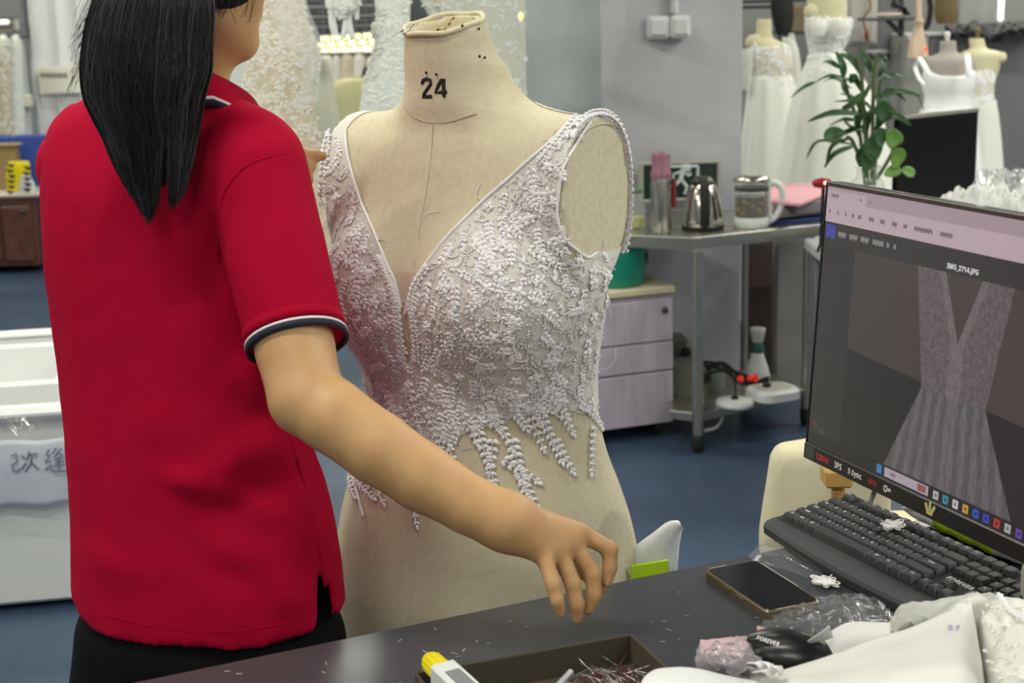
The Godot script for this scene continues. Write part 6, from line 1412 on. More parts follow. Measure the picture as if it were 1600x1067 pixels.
func person():
	torso_init()
	SHR = D(398, 262, 1.80); SLB = D(474, 575, 1.725); CUFC = D(468, 541, 1.735); SL0 = D(496, 903, 1.77); SL1 = D(501, 985, 1.77)
	CUFN = (D(482, 600, 1.70) - D(462, 500, 1.745)).normalized()
	HC = D(296, -66, 1.862)
	var root := part("person", QuadMesh.new(), M.skin, self)
	root.set_meta("label", "person with long black ponytail in red polo shirt reaching over the desk"); root.set_meta("category", "person")
	chain(arm_bones, [[400, 268, 1.80, 0.046], [461, 545, 1.722, 0.0445], [479, 622, 1.69, 0.0425], [520, 650, 1.672, 0.0405], [590, 700, 1.655, 0.0395], [660, 746, 1.645, 0.037], [735, 790, 1.635, 0.0315], [790, 814, 1.63, 0.0262]])
	var wr = [792, 816, 1.63, 0.022]
	for q in [[906, 832, 1.662, 0.0125], [893, 846, 1.648, 0.0135], [873, 860, 1.634, 0.013], [850, 868, 1.622, 0.0125]]: chain(hand_bones, [wr, q])
	chain(hand_bones, [[800, 822, 1.64, 0.02], [868, 850, 1.652, 0.0135]]); chain(hand_bones, [[800, 812, 1.635, 0.018], [880, 834, 1.655, 0.0135]])
	chain(hand_bones, [[906, 832, 1.662, 0.0108], [953, 858, 1.664, 0.0094], [953, 888, 1.66, 0.0084], [947, 911, 1.656, 0.0066]])
	chain(hand_bones, [[893, 846, 1.648, 0.0112], [926, 895, 1.642, 0.0098], [928, 930, 1.636, 0.0086], [919, 954, 1.634, 0.0066]])
	chain(hand_bones, [[873, 860, 1.634, 0.011], [895, 912, 1.622, 0.0096], [901, 944, 1.616, 0.0084], [902, 968, 1.616, 0.0064]])
	chain(hand_bones, [[850, 868, 1.618, 0.0102], [864, 912, 1.598, 0.0088], [871, 938, 1.592, 0.0076], [876, 957, 1.592, 0.0058]])
	chain(hand_bones, [[830, 835, 1.66, 0.0135], [880, 868, 1.69, 0.011], [918, 896, 1.685, 0.0098], [938, 918, 1.672, 0.0076]])
	chain(lhand, [[128, 262, 1.93, 0.044], [220, 420, 2.08, 0.042], [260, 452, 2.12, 0.04], [330, 370, 2.14, 0.034], [392, 296, 2.13, 0.025]])
	for q in [[440, 238, 2.11, 0.012], [444, 254, 2.11, 0.012], [444, 270, 2.105, 0.012], [440, 284, 2.10, 0.011]]: chain(lhand, [[394, 290, 2.125, 0.022], q])
	chain(lhand, [[440, 238, 2.09, 0.0105], [470, 241, 2.085, 0.0098], [492, 243, 2.085, 0.0086], [506, 244, 2.09, 0.0066]])
	chain(lhand, [[444, 256, 2.09, 0.0098], [468, 260, 2.075, 0.009], [482, 261, 2.075, 0.0082], [489, 262, 2.08, 0.0066]])
	chain(lhand, [[444, 274, 2.085, 0.0095], [466, 277, 2.07, 0.0088], [480, 279, 2.07, 0.008], [486, 281, 2.075, 0.0064]])
	chain(lhand, [[440, 284, 2.10, 0.0086], [456, 292, 2.09, 0.0074], [466, 297, 2.09, 0.0066], [472, 300, 2.095, 0.0054]])
	chain(lhand, [[410, 270, 2.13, 0.012], [440, 246, 2.15, 0.0105], [466, 240, 2.16, 0.009], [486, 240, 2.155, 0.007]])
	var aa := Vector3(-0.37, 0.755, -1.84); var ab := Vector3(0.14, 1.22, -1.55)
	var core = func(p): return torso_core(p) + 0.018
	root.mesh = merged([nets(arm_at, aa, ab, 0.0036, 2), nets(left_at, Vector3(-0.62, 1.05, -2.2), Vector3(-0.2, 1.42, -1.85), 0.005), nets(head_at, HC - Vector3(0.14, 0.26, 0.14), HC + Vector3(0.14, 0.14, 0.14), 0.005), nets(core, Vector3(-0.68, 0.70, -2.1), Vector3(-0.16, 1.43, -1.68), 0.016)])
	# finger nails
	for k in [8, 11, 14, 17]:
		var b = hand_bones[k]; var st = S(); var dv = (b[1] - b[0]).normalized(); var n = (Vector3(0.25, 0.2, 1) - dv * dv.dot(Vector3(0.25, 0.2, 1))).normalized()
		petal(st, b[1] + n * b[3] * 0.75 - dv * 0.001, dv, n, 0.011, 0.0075, 0.0008); part("finger_nail", st, M.nail, root)
	var b2 = lhand[11]; var s2 = S(); petal(s2, b2[1] + Vector3(0, 0.002, 0.0056), b2[1] - b2[0], Vector3(0, 0.3, 0.95).normalized(), 0.011, 0.0075, 0.0008); part("finger_nail", s2, M.nail, root)
	# eyes and lips, turned away from us
	var rt = Vector3(0.57, 0, 0.82)
	for s in [-1, 1]:
		var st = S(); lathe(st, [Vector2(0.002, -0.0098), Vector2(0.007, -0.007), Vector2(0.0098, 0), Vector2(0.007, 0.007), Vector2(0.002, 0.0098)], Transform3D(Basis(), HC + HF * 0.08 + rt * 0.031 * s + Vector3(0, 0.004, 0)), 14); part("eye", st, M.eye, root)
	# polo shirt
	var sh = part("polo_shirt", nets(shirt_at, Vector3(-0.70, 0.64, -2.08), Vector3(-0.17, 1.43, -1.62), 0.0068, 1), M.red, root)
	part("sleeve", nets(sleeve_at, SHR - Vector3(0.1, 0.34, 0.1), SHR + Vector3(0.15, 0.09, 0.16), 0.0055, 1), M.red, sh)
	var LS = D(132, 262, 1.925); var LB = D(200, 400, 2.06)
	part("sleeve", nets(func(p): return maxf(bone(p, LS, LB, 0.062, 0.066), (p - LB).dot((LB - LS).normalized()) - 0.01), LS - Vector3(0.09, 0.24, 0.25), LS + Vector3(0.2, 0.09, 0.1), 0.01, 1), M.red, sh)
	var rib = [[], []]
	var band = func(o0: float, o1: float, r: float, mm, called: String):
		var a = cuff_ring(r, o0); var b = cuff_ring(r + 0.0004, o1); var c = cuff_ring(r - 0.004, o1); var d2 = cuff_ring(r - 0.004, o0); var s = S()
		sheet(s, [a, b, c, d2, a]); part(called, s, mm, sh)
	band.call(-0.024, -0.0098, 0.0012, M.red_rib, "ribbed_cuff"); band.call(-0.0098, -0.0068, 0.0014, M.trim_white, "white_trim"); band.call(-0.0068, 0.0, 0.0014, M.navy, "navy_trim")
	# armhole and side seams
	var st3 = S(); var pts := []
	for q in [[446, 240], [418, 246], [386, 258], [362, 282], [347, 310], [341, 360], [341, 410], [346, 450]]:
		var v = ray(q[0], q[1]); var s = 1.3
		for i in 50: s += minf(shirt_at(CO + v * s), sleeve_at(CO + v * s)) * 0.7
		pts.append(CO + v * s)
	tube(st3, smooth_path(pts, 4), 0.0011, 5); part("armhole_seam", st3, M.red, sh)
	st3 = S(); pts = []
	for q in [[448, 672], [462, 710], [476, 755], [488, 800], [498, 850], [506, 900]]:
		var v = ray(q[0], q[1]); var s = 1.3
		for i in 50: s += shirt_at(CO + v * s) * 0.7
		pts.append(CO + v * s)
	tube(st3, smooth_path(pts, 4), 0.001, 5); part("side_seam", st3, M.red, sh)
	st3 = S(); pts = []
	for i in 14:
		var v = ray(136 + i * 27.0, 946 + 42 * sin(PI * (i + 0.6) / 15.5)); var s = 1.3
		for k in 50: s += shirt_at(CO + v * s) * 0.7
		if s < 2.1: pts.append(CO + v * s)
	tube(st3, smooth_path(pts, 4), 0.0005, 5); part("hem_stitching", st3, M.red, sh)
	# collar: stand, fold and leaf with its stripes
	var cc = D(300, 128, 1.885)
	var cr = func(rx: float, rz: float, y: float) -> Array:
		var o := []
		for i in 49:
			var a = TAU * i / 48; var x = rx * cos(a); var z = rz * sin(a); var fr = x * 0.8 - z * 0.6
			o.append(cc + Vector3(x, y - 0.52 * maxf(fr, -0.015) - 0.3 * maxf(fr - 0.06, 0.0), z))
		return o
	st3 = S(); sheet(st3, [cr.call(0.068, 0.062, -0.02), cr.call(0.071, 0.064, 0.006), cr.call(0.075, 0.067, 0.011), cr.call(0.08, 0.071, 0.007), cr.call(0.097, 0.082, -0.012), cr.call(0.107, 0.087, -0.022)]); part("collar", st3, M.red_rib, sh)
	st3 = S(); sheet(st3, [cr.call(0.1072, 0.0872, -0.0215), cr.call(0.1095, 0.0895, -0.025), cr.call(0.105, 0.086, -0.027)]); part("white_trim", st3, M.trim_white, sh)
	st3 = S(); sheet(st3, [cr.call(0.109, 0.089, -0.0255), cr.call(0.111, 0.091, -0.033), cr.call(0.10, 0.082, -0.034)]); part("navy_trim", st3, M.navy, sh)
	# trousers and shoes
	var pelvis = func(p): return maxf(maxf(torso_core(p) + lerpf(0.001, 0.0145, smoothstep(0.68, 0.73, p.y)), 0.52 - p.y), p.y - 0.9)
	st3 = S()
	for s in [-1, 1]:
		var hip = Vector3(-0.425 + s * 0.095, 0.6, PZ + s * 0.035); var rg := []
		for q in [[0.62, 0.098], [0.45, 0.08], [0.28, 0.068], [0.09, 0.06]]:
			var ring := PackedVector3Array()
			for i in 20: ring.append(Vector3(hip.x + q[1] * cos(TAU * i / 20), q[0], hip.z + q[1] * sin(TAU * i / 20)))
			rg.append(ring)
		loft(st3, rg)
	st3.generate_normals(); part("trousers", merged([nets(pelvis, Vector3(-0.70, 0.48, -2.1), Vector3(-0.15, 0.94, -1.64), 0.012), st3.commit()]), M.trousers, root)
	for s in [-1, 1]:
		st3 = S(); var c = Vector3(-0.425 + s * 0.095, 0.0, PZ + s * 0.035); var rg := []
		for q in [[0.09, 0.03, 0.07], [0.06, 0.043, 0.075], [0.0, 0.045, 0.055], [-0.09, 0.042, 0.045], [-0.15, 0.03, 0.03]]:
			var ring := PackedVector3Array()
			for i in 16:
				var a = TAU * i / 16; ring.append(c + Vector3(0.37, 0, -0.93) * -q[0] + Vector3(0.93, 0, 0.37) * cos(a) * q[1] + Vector3(0, maxf(0.0, q[2] * 0.5 + sin(a) * q[2] * 0.5), 0))
			rg.append(ring)
		loft(st3, rg); part("shoe", st3, M.rubber, root)
	hair(root)

func hair(root: Node3D):
	var hcap = func(p):
		var q = p - HC; var f = q.dot(HF); var r = absf(q.dot(Vector3(0.57, 0, 0.82)))
		var d = ell(Vector3(r, q.y - 0.016, f + 0.014), Vector3(0.088, 0.104, 0.106))
		d = smin(d, ell(Vector3(r, q.y + 0.04, f + 0.07), Vector3(0.07, 0.05, 0.045)), 0.03)
		return maxf(maxf(d, f - 0.052 - 0.4 * maxf(q.y, 0)), -q.y - 0.075 + 0.3 * f)
	var cap = part("hair", nets(hcap, HC - Vector3(0.15, 0.15, 0.15), HC + Vector3(0.15, 0.15, 0.15), 0.007, 1), M.hair, root)
	var rows = [[-70, 190, 262], [-45, 172, 292], [-20, 158, 320], [0, 150, 331], [40, 138, 331], [80, 132, 329], [110, 130, 328], [150, 134, 318], [180, 146, 313], [215, 164, 307], [250, 184, 296], [275, 200, 270], [292, 212, 256]]
	var rg = body_rings(rows, 1.738, 0.36, 19, 0.012, 76, 0.5); var st = S(); loft(st, rg); part("ponytail", st, M.hair, cap)
	var key := []
	for r in rows: key.append(Vector3(r[0], r[1], r[2]))
	var path = smooth_path(key.slice(0, 10), 3); st = S(); var light = S()
	for i in 900:
		var u = rng.randf_range(-1.03, 1.03); var drift = rng.randf_range(-0.3, 0.24); var start = int(rng.randf() * 8)
		var lift = rng.randf_range(0.0004, 0.004); var pts := []; var rad := []; var wob = rng.randf() * 6.0
		var uu = u; var last: Vector3; var px_last = 0.0
		for k in range(start, path.size()):
			var f = float(k - start) / maxf(path.size() - start, 1); uu = clampf(u + drift * f + 0.03 * sin(wob + k * 0.3), -1.04, 1.04); var r = path[k]
			px_last = (r.y + r.z) / 2 + uu * (r.z - r.y) / 2; var w = (D(r.z, r.x, 1.738) - D(r.y, r.x, 1.738)).length() * 0.5
			last = D(px_last, r.x, 1.738); last.z += 0.36 * w * sqrt(maxf(0.0, 1.0 - uu * uu)) + lift; pts.append(last); rad.append(0.0009)
		var tip = Vector2(240 + uu * 15 + rng.randf_range(-5, 5), 350 - absf(uu + 0.2) * 34 - rng.randf() * rng.randf() * 70)
		if uu > 0.42: tip = Vector2(276 + (uu - 0.7) * 34 + rng.randf_range(-4, 4), 328 - absf(uu - 0.6) * 40 - rng.randf() * rng.randf() * 60)
		for k in 9:
			var e = (k + 1) / 9.0; var y = lerpf(215.0, tip.y, e); var x = lerpf(px_last, tip.x, e * e * 0.35 + e * 0.65)
			var p = D(x, y, 1.738); p.z = lerpf(last.z, p.z + 0.012 + lift, e); pts.append(p); rad.append(0.0009 * (1.0 - 0.8 * e * e))
		tube(st if i % 6 else light, pts, rad, 3, false)
	stuff(part("hair_strands", st, M.hair, cap)); stuff(part("hair_strands", light, mat(rgb8(62, 60, 62), 0.34), cap))
	# second tip, and stray hairs
	st = S()
	for i in 46:
		var y = rng.randf_range(-40, 120); var x = 148 - 0.12 * y; var l = rng.randf_range(18, 46)
		tube(st, smooth_path([D(x + 12, y - 24, 1.72), D(x - l * 0.4, y + l * 0.2, 1.725), D(x - l * 0.8, y + l * rng.randf_range(0.6, 1.6), 1.73)], 5), 0.00028, 3, false)
	for i in 16:
		var x = rng.randf_range(330, 400); tube(st, smooth_path([D(x, -40, 1.76), D(x - 4 + 8 * rng.randf(), 0, 1.76), D(x - 16 + 30 * rng.randf(), 14 + rng.randf() * 26, 1.77)], 5), 0.0004, 3, false)
	for i in 30:
		var x = rng.randf_range(150, 205); tube(st, smooth_path([D(x, 60, 1.70), D(x + 20, 170, 1.702), D(x + 30 + 20 * rng.randf(), 270 + rng.randf() * 50, 1.716)], 6), 0.0004, 3, false)
	stuff(part("stray_hairs", st, M.hair, cap))
	# sideburn wisps below the hairline
	st = S(); loft(st, body_rings([[-60, 318, 388], [-20, 322, 392], [4, 330, 386], [14, 336, 362]], 1.80, 0.3, 9, 0.03, 40)); part("side_hair", st, M.hair, cap)
	st = S(); tube(st, [D(222, -66, 1.74), D(236, -52, 1.74)], 0.03, 14); part("hair_tie", st, M.navy, cap)

# ---------------------------------------------------------------- what lies on the desk
func cloth(ctrl: Array, per: int, amp: float, freq: float, th: float, sharp := false) -> SurfaceTool:
	var net := []
	for row in ctrl:
		var r := []
		for q in row: r.append(H(q[0], q[1], 0.75 + q[2]))
		net.append(r)
	var st = S(); sheet(st, crease(spline_net(net, per), amp, freq, sharp), th); return st
func applique(called: String, label: String, c: Vector3, s: float, turn: float, group := ""):
	var t = thing(called, label, "applique", c, group); var st = S()
	for q in [[0.2, 1.0], [1.1, 0.8], [2.3, 0.85], [3.3, 1.0], [4.2, 0.7], [5.3, 0.7]]:
		var d = Vector3(cos(q[0] + turn), 0.12, sin(q[0] + turn)); petal(st, c + d * s * 0.55 * q[1] + Vector3(0, 0.002, 0), d, Vector3(0.1, 0.95, 0.2).normalized(), s * q[1], s * 0.55, 0.0008)
	part("petals", st, M.tulle, t); var cd = S()
	for q in [[0.2, 1.0], [1.1, 0.8], [2.3, 0.85], [3.3, 1.0], [4.2, 0.7], [5.3, 0.7]]:
		var d = Vector3(cos(q[0] + turn), 0.12, sin(q[0] + turn)).normalized(); var b = d.cross(Vector3.UP).normalized(); var loop := []
		for k in 13: loop.append(c + Vector3(0, 0.003, 0) + d * s * (0.55 * q[1] + 0.5 * q[1] * cos(TAU * k / 12)) + b * s * 0.27 * sin(TAU * k / 12))
		tube(cd, loop, 0.0009, 5)
	for i in 4: tube(cd, [c + Vector3(0, 0.004, 0), c + Vector3(cos(turn + i * 1.6), 0.12, sin(turn + i * 1.6)) * s * 0.9 + Vector3(0, 0.004, 0)], 0.0007, 5)
	part("corded_veins", cd, M.thread, t)
func on_desk():
	# smartphone
	var px := Transform3D(DK.basis * Basis(Vector3.UP, -0.045), dk(0.131, 0.0, 0.122))
	var ph = thing("smartphone", "black smartphone in a brownish clear case lying on the desk", "phone", px, "", false)
	var st = S(true); extrude(st, round_rect(0.082, 0.158, 0.010), 0.0105, 0.0016, T0); part("case", st, M.gold, ph)
	st = S(true); extrude(st, round_rect(0.075, 0.151, 0.008), 0.0008, 0.0003, Transform3D(Basis(), Vector3(0, 0.0102, 0))); part("screen", st, M.gloss_black, ph)
	st = S(true); bx(st, Vector3(0.0012, 0.0014, 0.09), Transform3D(Basis(), Vector3(0.0392, 0.0108, -0.02)), 0.0004); bx(st, Vector3(0.03, 0.0014, 0.0012), Transform3D(Basis(), Vector3(-0.012, 0.0108, 0.0775)), 0.0004); bx(st, Vector3(0.026, 0.0014, 0.0012), Transform3D(Basis(), Vector3(-0.02, 0.0108, -0.0775)), 0.0004); part("bright_rim", st, mat(rgb8(214, 208, 196), 0.25, 0.4), ph)
	for z in [-0.02, 0.015]: part("side_button", boxm(Vector3(0.002, 0.003, 0.02), Transform3D(Basis(), Vector3(-0.0413, 0.006, z)), 0.0008), M.gold, ph)
	applique("flower_applique", "white lace applique flower lying between phone and keyboard", dk(0.215, 0.004, 0.145), 0.021, 0.6, "loose lace appliques")
	applique("flower_applique", "white lace applique lying on the middle of the keyboard", kb_top(1396, 824), 0.021, 2.2, "loose lace appliques")
	# clear film and bags
	single("film_sheet", "clear plastic film lying at the far desk edge left of the keyboard", "film", cloth([[[1188, 851, 0.002], [1205, 842, 0.004], [1235, 848, 0.004], [1260, 862, 0.003]], [[1170, 868, 0.004], [1205, 866, 0.012], [1240, 872, 0.01], [1280, 888, 0.004]], [[1180, 880, 0.003], [1215, 888, 0.006], [1260, 900, 0.006], [1310, 918, 0.003]]], 6, 0.003, 40.0, 0.0, true), M.film)
	var fb = thing("clear_bag", "flat crinkled clear plastic bag in front of the keyboard", "bag", dk(0.15, 0, 0.25))
	part("film", cloth([[[1265, 936, 0.004], [1300, 932, 0.012], [1348, 930, 0.016], [1380, 944, 0.01], [1398, 960, 0.004]], [[1215, 955, 0.004], [1270, 950, 0.018], [1330, 946, 0.024], [1375, 958, 0.02], [1402, 975, 0.008]], [[1184, 981, 0.002], [1240, 972, 0.014], [1310, 968, 0.022], [1360, 980, 0.018], [1400, 996, 0.006]], [[1190, 990, 0.001], [1250, 992, 0.004], [1310, 996, 0.006], [1360, 1004, 0.006], [1400, 1012, 0.004]]], 10, 0.007, 34.0, 0.0, true), M.film, fb)
	part("pink_strip", cloth([[[1183, 977, 0.004], [1196, 981, 0.006], [1212, 986, 0.006]], [[1182, 984, 0.002], [1195, 989, 0.003], [1211, 993, 0.003]]], 5, 0.001, 40.0, 0.001), M.pink, fb)
	var pb = thing("pink_edged_bag", "crumpled clear bag with pink edge left of the mouse", "bag", dk(-0.05, 0, 0.33))
	part("film", cloth([[[1092, 1008, 0.012], [1130, 1000, 0.02], [1160, 996, 0.022], [1182, 998, 0.012]], [[1086, 1028, 0.02], [1125, 1020, 0.04], [1155, 1018, 0.042], [1180, 1020, 0.025]], [[1088, 1046, 0.012], [1130, 1044, 0.034], [1170, 1046, 0.036], [1210, 1050, 0.02]], [[1100, 1060, 0.004], [1140, 1062, 0.01], [1180, 1064, 0.012], [1222, 1066, 0.006]]], 10, 0.009, 38.0, 0.0, true), clear(Color(0.95, 0.9, 0.92), 0.3, 0.09), pb)
	part("pink_strip", cloth([[[1094, 1000, 0.02], [1135, 995, 0.03], [1182, 994, 0.022]], [[1092, 1024, 0.012], [1128, 1022, 0.02], [1160, 1024, 0.02]]], 6, 0.003, 50.0, 0.001), mat(rgb8(222, 186, 192), 0.8), pb)
	# mouse
	var mc = dk(0.04, 0.0, 0.305); var mxf := Transform3D(DK.basis * Basis(Vector3.UP, 0.75), mc)
	var mo = thing("computer_mouse", "black computer mouse among the bags at the front of the desk", "mouse", mxf, "", false)
	var f = func(p): return maxf(smin(ell(p - Vector3(0, 0.002, 0.004), Vector3(0.034, 0.036, 0.058)), ell(p - Vector3(0, 0.002, -0.002), Vector3(0.031, 0.026, 0.062)), 0.012) + 0.0012 * exp(-pow((absf(p.x) - 0.019) / 0.0022, 2.0)) * clampf(0.03 - p.z, 0.0, 0.05) * 20.0, -p.y)
	part("shell", nets(f, Vector3(-0.045, -0.006, -0.07), Vector3(0.045, 0.05, 0.07), 0.0028, 2), M.mouse, mo)
	var sm = S()
	sm = S(); lathe(sm, [Vector2(0.006, -0.003), Vector2(0.008, 0), Vector2(0.006, 0.003)], Transform3D(Basis(Vector3.BACK, PI / 2), Vector3(0, 0.0225, -0.034)), 14); part("scroll_wheel", sm, M.rubber, mo)
	var ta = H(1186, 1000, 0.782); var tb = H(1214, 1009, 0.782); var tx = (tb - ta).normalized(); var tn = (Vector3(-0.25, 0.75, 0.6) - tx * tx.dot(Vector3(-0.25, 0.75, 0.6))).normalized()
	text("FOREVER", 0.0072, mxf.affine_inverse() * Transform3D(Basis(tx, tn.cross(tx), tn), (ta + tb) / 2 + Vector3(0, 0.0025, 0)), M.trim_white, mo, "maker_lettering")
	# fabrics at the front right
	single("white_paper", "folded white paper behind the satin cloth", "paper", cloth([[[1290, 990, 0.03], [1320, 974, 0.045], [1355, 971, 0.05], [1392, 974, 0.05]], [[1276, 1008, 0.02], [1310, 998, 0.035], [1350, 992, 0.045], [1392, 990, 0.05]], [[1268, 1026, 0.012], [1305, 1022, 0.02], [1345, 1016, 0.03], [1390, 1010, 0.04]]], 6, 0.002, 20.0, 0.0008), M.paper)
	single("paper_flap", "small grey white paper corner resting against the mouse", "paper", cloth([[[1262, 1003, 0.036], [1280, 990, 0.044], [1296, 976, 0.05]], [[1264, 1006, 0.032], [1284, 1002, 0.032], [1302, 996, 0.034]]], 5, 0.001, 20.0, 0.0008), mat(rgb8(206, 204, 200), 0.8))
	var sc = thing("satin_cloth", "large off white satin cloth with a purple mark at the front of the desk", "cloth", dk(0.05, 0, 0.45))
	part("satin", cloth([[[1168, 1064, 0.012], [1275, 1032, 0.03], [1345, 1005, 0.05], [1420, 979, 0.066], [1488, 947, 0.08], [1517, 934, 0.086]], [[1180, 1080, 0.016], [1290, 1056, 0.05], [1360, 1036, 0.07], [1430, 1016, 0.086], [1500, 988, 0.092], [1526, 985, 0.076]], [[1190, 1105, 0.016], [1300, 1088, 0.06], [1370, 1076, 0.086], [1440, 1060, 0.096], [1508, 1044, 0.096], [1534, 1040, 0.07]], [[1200, 1150, 0.01], [1310, 1140, 0.05], [1380, 1134, 0.07], [1450, 1128, 0.08], [1515, 1118, 0.08], [1545, 1112, 0.05]]], 8, 0.004, 11.0, 0.0015), mat(rgb8(228, 227, 219), 0.5), sc)
	st = S(); for i in 16: petal(st, H(1490 + 6.0 * sin(i * 2.3), 986 + 8.0 * cos(i * 1.7), 0.75 + 0.0925), Vector3(0.3, 0.5, 0), Vector3(-0.2, 0.8, 0.6).normalized(), 0.006, 0.004, 0.0003)
	part("purple_mark", st, mat(rgb8(190, 176, 208), 0.7), sc)
	var fc = thing("lace_cloth", "white lace cloth heaped at the right edge of the desk", "cloth", dk(0.25, 0, 0.45))
	part("ground", cloth([[[1515, 930, 0.06], [1550, 932, 0.075], [1590, 934, 0.08], [1650, 938, 0.08]], [[1522, 965, 0.06], [1560, 968, 0.085], [1600, 966, 0.09], [1660, 966, 0.09]], [[1528, 1010, 0.05], [1565, 1012, 0.08], [1605, 1008, 0.095], [1670, 1006, 0.09]], [[1530, 1060, 0.04], [1570, 1064, 0.075], [1610, 1060, 0.09], [1680, 1056, 0.08]], [[1535, 1120, 0.03], [1575, 1124, 0.05], [1615, 1120, 0.06], [1690, 1118, 0.06]]], 8, 0.009, 26.0, 0.0012), mat(rgb8(228, 227, 217), 0.7), fc)
	st = S()
	for i in 150:
		var x = rng.randf_range(1535, 1650); var y = rng.randf_range(940, 1060)
		if y > 985 and rng.randf() < 0.6: continue
		var c = H(x, y, 0.75 + 0.091 + 0.002 * rng.randf()); var a = rng.randf() * TAU; petal(st, c, Vector3(cos(a), 0, sin(a)), Vector3(-0.15, 0.85, 0.5).normalized(), 0.007, 0.0038, 0.0008)
	part("lace", st, mat(rgb8(234, 232, 222), 0.7), fc)
	var le = S()
	var lep = smooth_path([H(1562, 930, 0.842), H(1572, 944, 0.85), H(1588, 960, 0.852), H(1612, 972, 0.853)], 9)
	for i in lep.size(): petal(le, lep[i], Vector3(sin(i * 2.0), 0.2, cos(i * 2.0)), Vector3(-0.15, 0.8, 0.58).normalized(), 0.01, 0.005, 0.001)
	part("lace_edging", le, M.lace, fc)
	single("sheer_tulle", "sheer tulle puffed up behind the satin cloth", "tulle", cloth([[[1388, 976, 0.03], [1405, 950, 0.05], [1430, 940, 0.06], [1475, 936, 0.066], [1520, 928, 0.072], [1560, 928, 0.074]], [[1396, 990, 0.04], [1420, 970, 0.068], [1450, 958, 0.078], [1490, 946, 0.084], [1525, 938, 0.086], [1566, 940, 0.08]], [[1404, 1000, 0.03], [1430, 990, 0.05], [1460, 978, 0.06], [1500, 966, 0.066], [1535, 958, 0.07], [1570, 955, 0.07]]], 7, 0.006, 30.0, 0.0, true), M.sheer)
	single("white_cloth", "plain white cloth edge at the bottom beside the pin box", "cloth", cloth([[[1008, 1056, 0.044], [1030, 1043, 0.05], [1080, 1044, 0.05], [1130, 1054, 0.04], [1185, 1064, 0.026]], [[1000, 1075, 0.046], [1030, 1066, 0.055], [1090, 1066, 0.055], [1140, 1074, 0.045], [1195, 1084, 0.03]], [[1000, 1120, 0.04], [1040, 1118, 0.05], [1100, 1118, 0.05], [1150, 1122, 0.04], [1205, 1130, 0.02]]], 6, 0.002, 14.0, 0.001), M.gown_satin)
	st = S()
	for q in [[1170, 1036, 1195, 1048], [1186, 1034, 1210, 1052], [1200, 1042, 1222, 1052], [1180, 1050, 1204, 1056]]:
		tube(st, smooth_path([H(q[0], q[1], 0.785), H((q[0] + q[2]) / 2.0 + 4, (q[1] + q[3]) / 2.0 - 5, 0.80), H(q[2], q[3], 0.785)], 5), 0.004, 6, true, 0.3)
	single("lace_scrap", "small curled scrap of white lace in front of the mouse", "lace", st, M.lace)
	# white bottle at the right edge
	var wb = thing("white_bottle", "ribbed white plastic bottle cut by the right edge of the picture", "bottle", H(1641, 968, 0.756))
	st = S(); lathe(st, [Vector2(0.03, 0), Vector2(0.036, 0.006), Vector2(0.036, 0.062), Vector2(0.034, 0.072), Vector2(0.026, 0.08), Vector2(0.014, 0.086), Vector2(0.013, 0.105)], Transform3D(Basis(), H(1641, 968, 0.756)), 32); part("bottle_body", st, mat(rgb8(226, 222, 214), 0.5), wb)
	# pin box
	var bl = Vector2(-0.381, 0.211); var br = Vector2(-0.124, 0.234); var ux = (br - bl).normalized(); var uz = Vector2(-ux.y, ux.x)
	var Bx := Transform3D(Basis(DK.basis * Vector3(ux.x, 0, ux.y), Vector3.UP, DK.basis * Vector3(uz.x, 0, uz.y)), dk(bl.x, 0, bl.y)); var wl = bl.distance_to(br)
	var pbx = thing("pin_box", "shallow dark brown cardboard box of dressmaking pins", "box", Bx, "", false)
	part("box_base", boxm(Vector3(wl, 0.003, 0.19), Transform3D(Basis(), Vector3(wl / 2, 0.002, 0.095)), 0.001), M.card, pbx)
	for q in [[Vector3(wl / 2, 0.02, 0.0), Vector3(wl, 0.04, 0.004)], [Vector3(wl / 2, 0.02, 0.19), Vector3(wl, 0.04, 0.004)], [Vector3(0, 0.02, 0.095), Vector3(0.004, 0.04, 0.194)], [Vector3(wl, 0.02, 0.095), Vector3(0.004, 0.04, 0.194)]]:
		part("box_wall", boxm(q[1], Transform3D(Basis(), q[0]), 0.0012), M.card, pbx)
	var pin0: Node3D = null
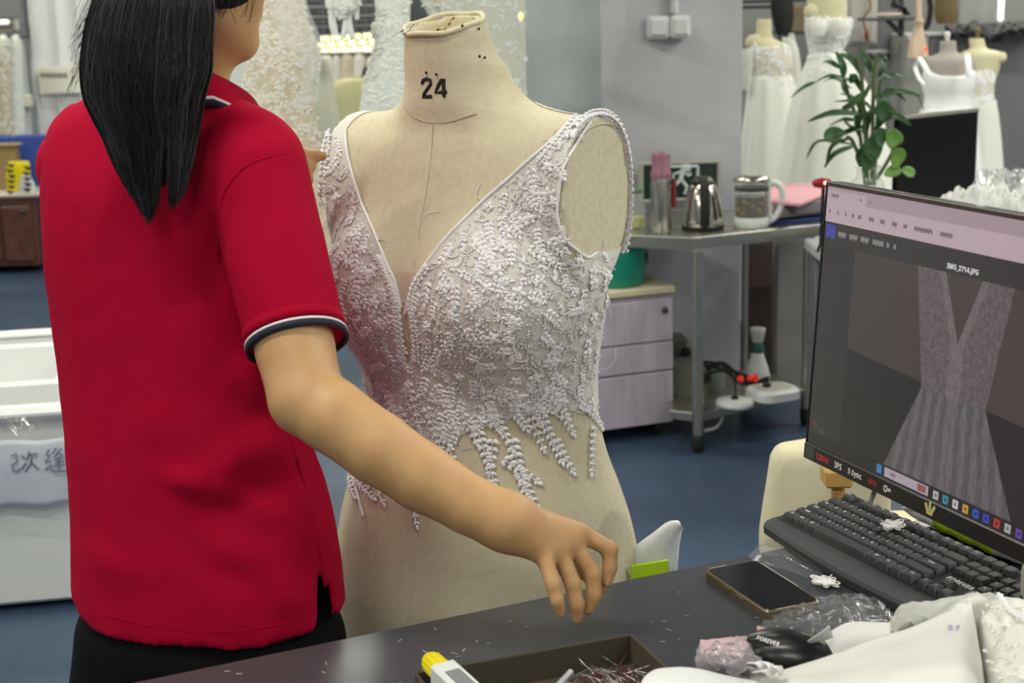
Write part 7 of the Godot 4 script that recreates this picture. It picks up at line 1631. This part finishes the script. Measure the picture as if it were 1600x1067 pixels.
	for i in 130:
		var o: Node3D
		var c = Bx * Vector3(wl - 0.05 + rng.randf_range(-0.045, 0.035), 0.006 + rng.randf() * 0.012, 0.06 + rng.randf_range(-0.04, 0.05))
		if pin0 == null:
			o = thing("dress_pin", "small dressmaking pin with dark red head in the heap inside the box", "pin", T0, "pins heaped in the box", false)
			st = S(); tube(st, [Vector3(0, 0, 0), Vector3(0.027, 0, 0), Vector3(0.03, 0, 0)], [0.0004, 0.0004, 0.0001], 5); part("shaft", st, M.pin, o)
			st = S(); bead(st, Vector3.ZERO, 0.0021); part("head", st, M.pinhead, o); pin0 = o
		else:
			o = pin0.duplicate(); o.name = "dress_pin"; add_child(o, true)
		o.transform = Transform3D(Basis(Vector3.UP, rng.randf() * TAU) * Basis(Vector3.BACK, rng.randf_range(-0.15, 0.45)), c)
	st = S(); tube(st, [Bx * Vector3(0.115, 0.012, 0.075), Bx * Vector3(0.165, 0.03, 0.045)], 0.0035, 12); single("clear_tube", "short clear plastic tube leaning inside the pin box", "tube", st, mat(rgb8(178, 180, 184), 0.15))
	st = S(); for k in 5: tube(st, [Bx * Vector3(0.06 + k * 0.014, 0.006, 0.07 + 0.012 * sin(k * 2.0)), Bx * Vector3(0.078 + k * 0.014, 0.01, 0.085 - 0.01 * sin(k * 3.0))], 0.0007, 5)
	single("needle_set", "few loose steel needles lying in the pin box", "needles", st, M.pin)
	# glue bottle with yellow cap lying over the corner of the box
	var g0 = Bx * Vector3(0.012, 0.054, -0.004); var gd = (H(735, 1085, 0.795) - H(676, 1030, 0.80)).normalized(); g0 = H(672, 1032, 0.80)
	var sx = gd.cross(Vector3.UP).normalized(); var gx := Transform3D(Basis(sx, gd, sx.cross(gd)), g0)
	var gt = thing("glue_stick", "white glue stick with a ribbed yellow cap lying over the pin box corner", "glue stick", gx, "", false)
	st = S(); lathe(st, [Vector2(0.002, -0.004), Vector2(0.009, -0.003), Vector2(0.0115, 0.003), Vector2(0.0122, 0.03)], T0, 28)
	for i in 14: tube(st, [Vector3(0.0118 * cos(TAU * i / 14), 0.004, 0.0118 * sin(TAU * i / 14)), Vector3(0.0124 * cos(TAU * i / 14), 0.029, 0.0124 * sin(TAU * i / 14))], 0.0008, 5)
	part("cap", st, M.yellow, gt)
	part("white_body", boxm(Vector3(0.03, 0.08, 0.026), Transform3D(Basis(), Vector3(0, 0.069, 0)), 0.003), M.plastic_white, gt)
	part("slot", boxm(Vector3(0.018, 0.05, 0.002), Transform3D(Basis(), Vector3(0, 0.078, 0.0131)), 0.001), M.grey, gt)
func kb_top(px: float, py: float) -> Vector3: return H(px, py, 0.75 + 0.04)
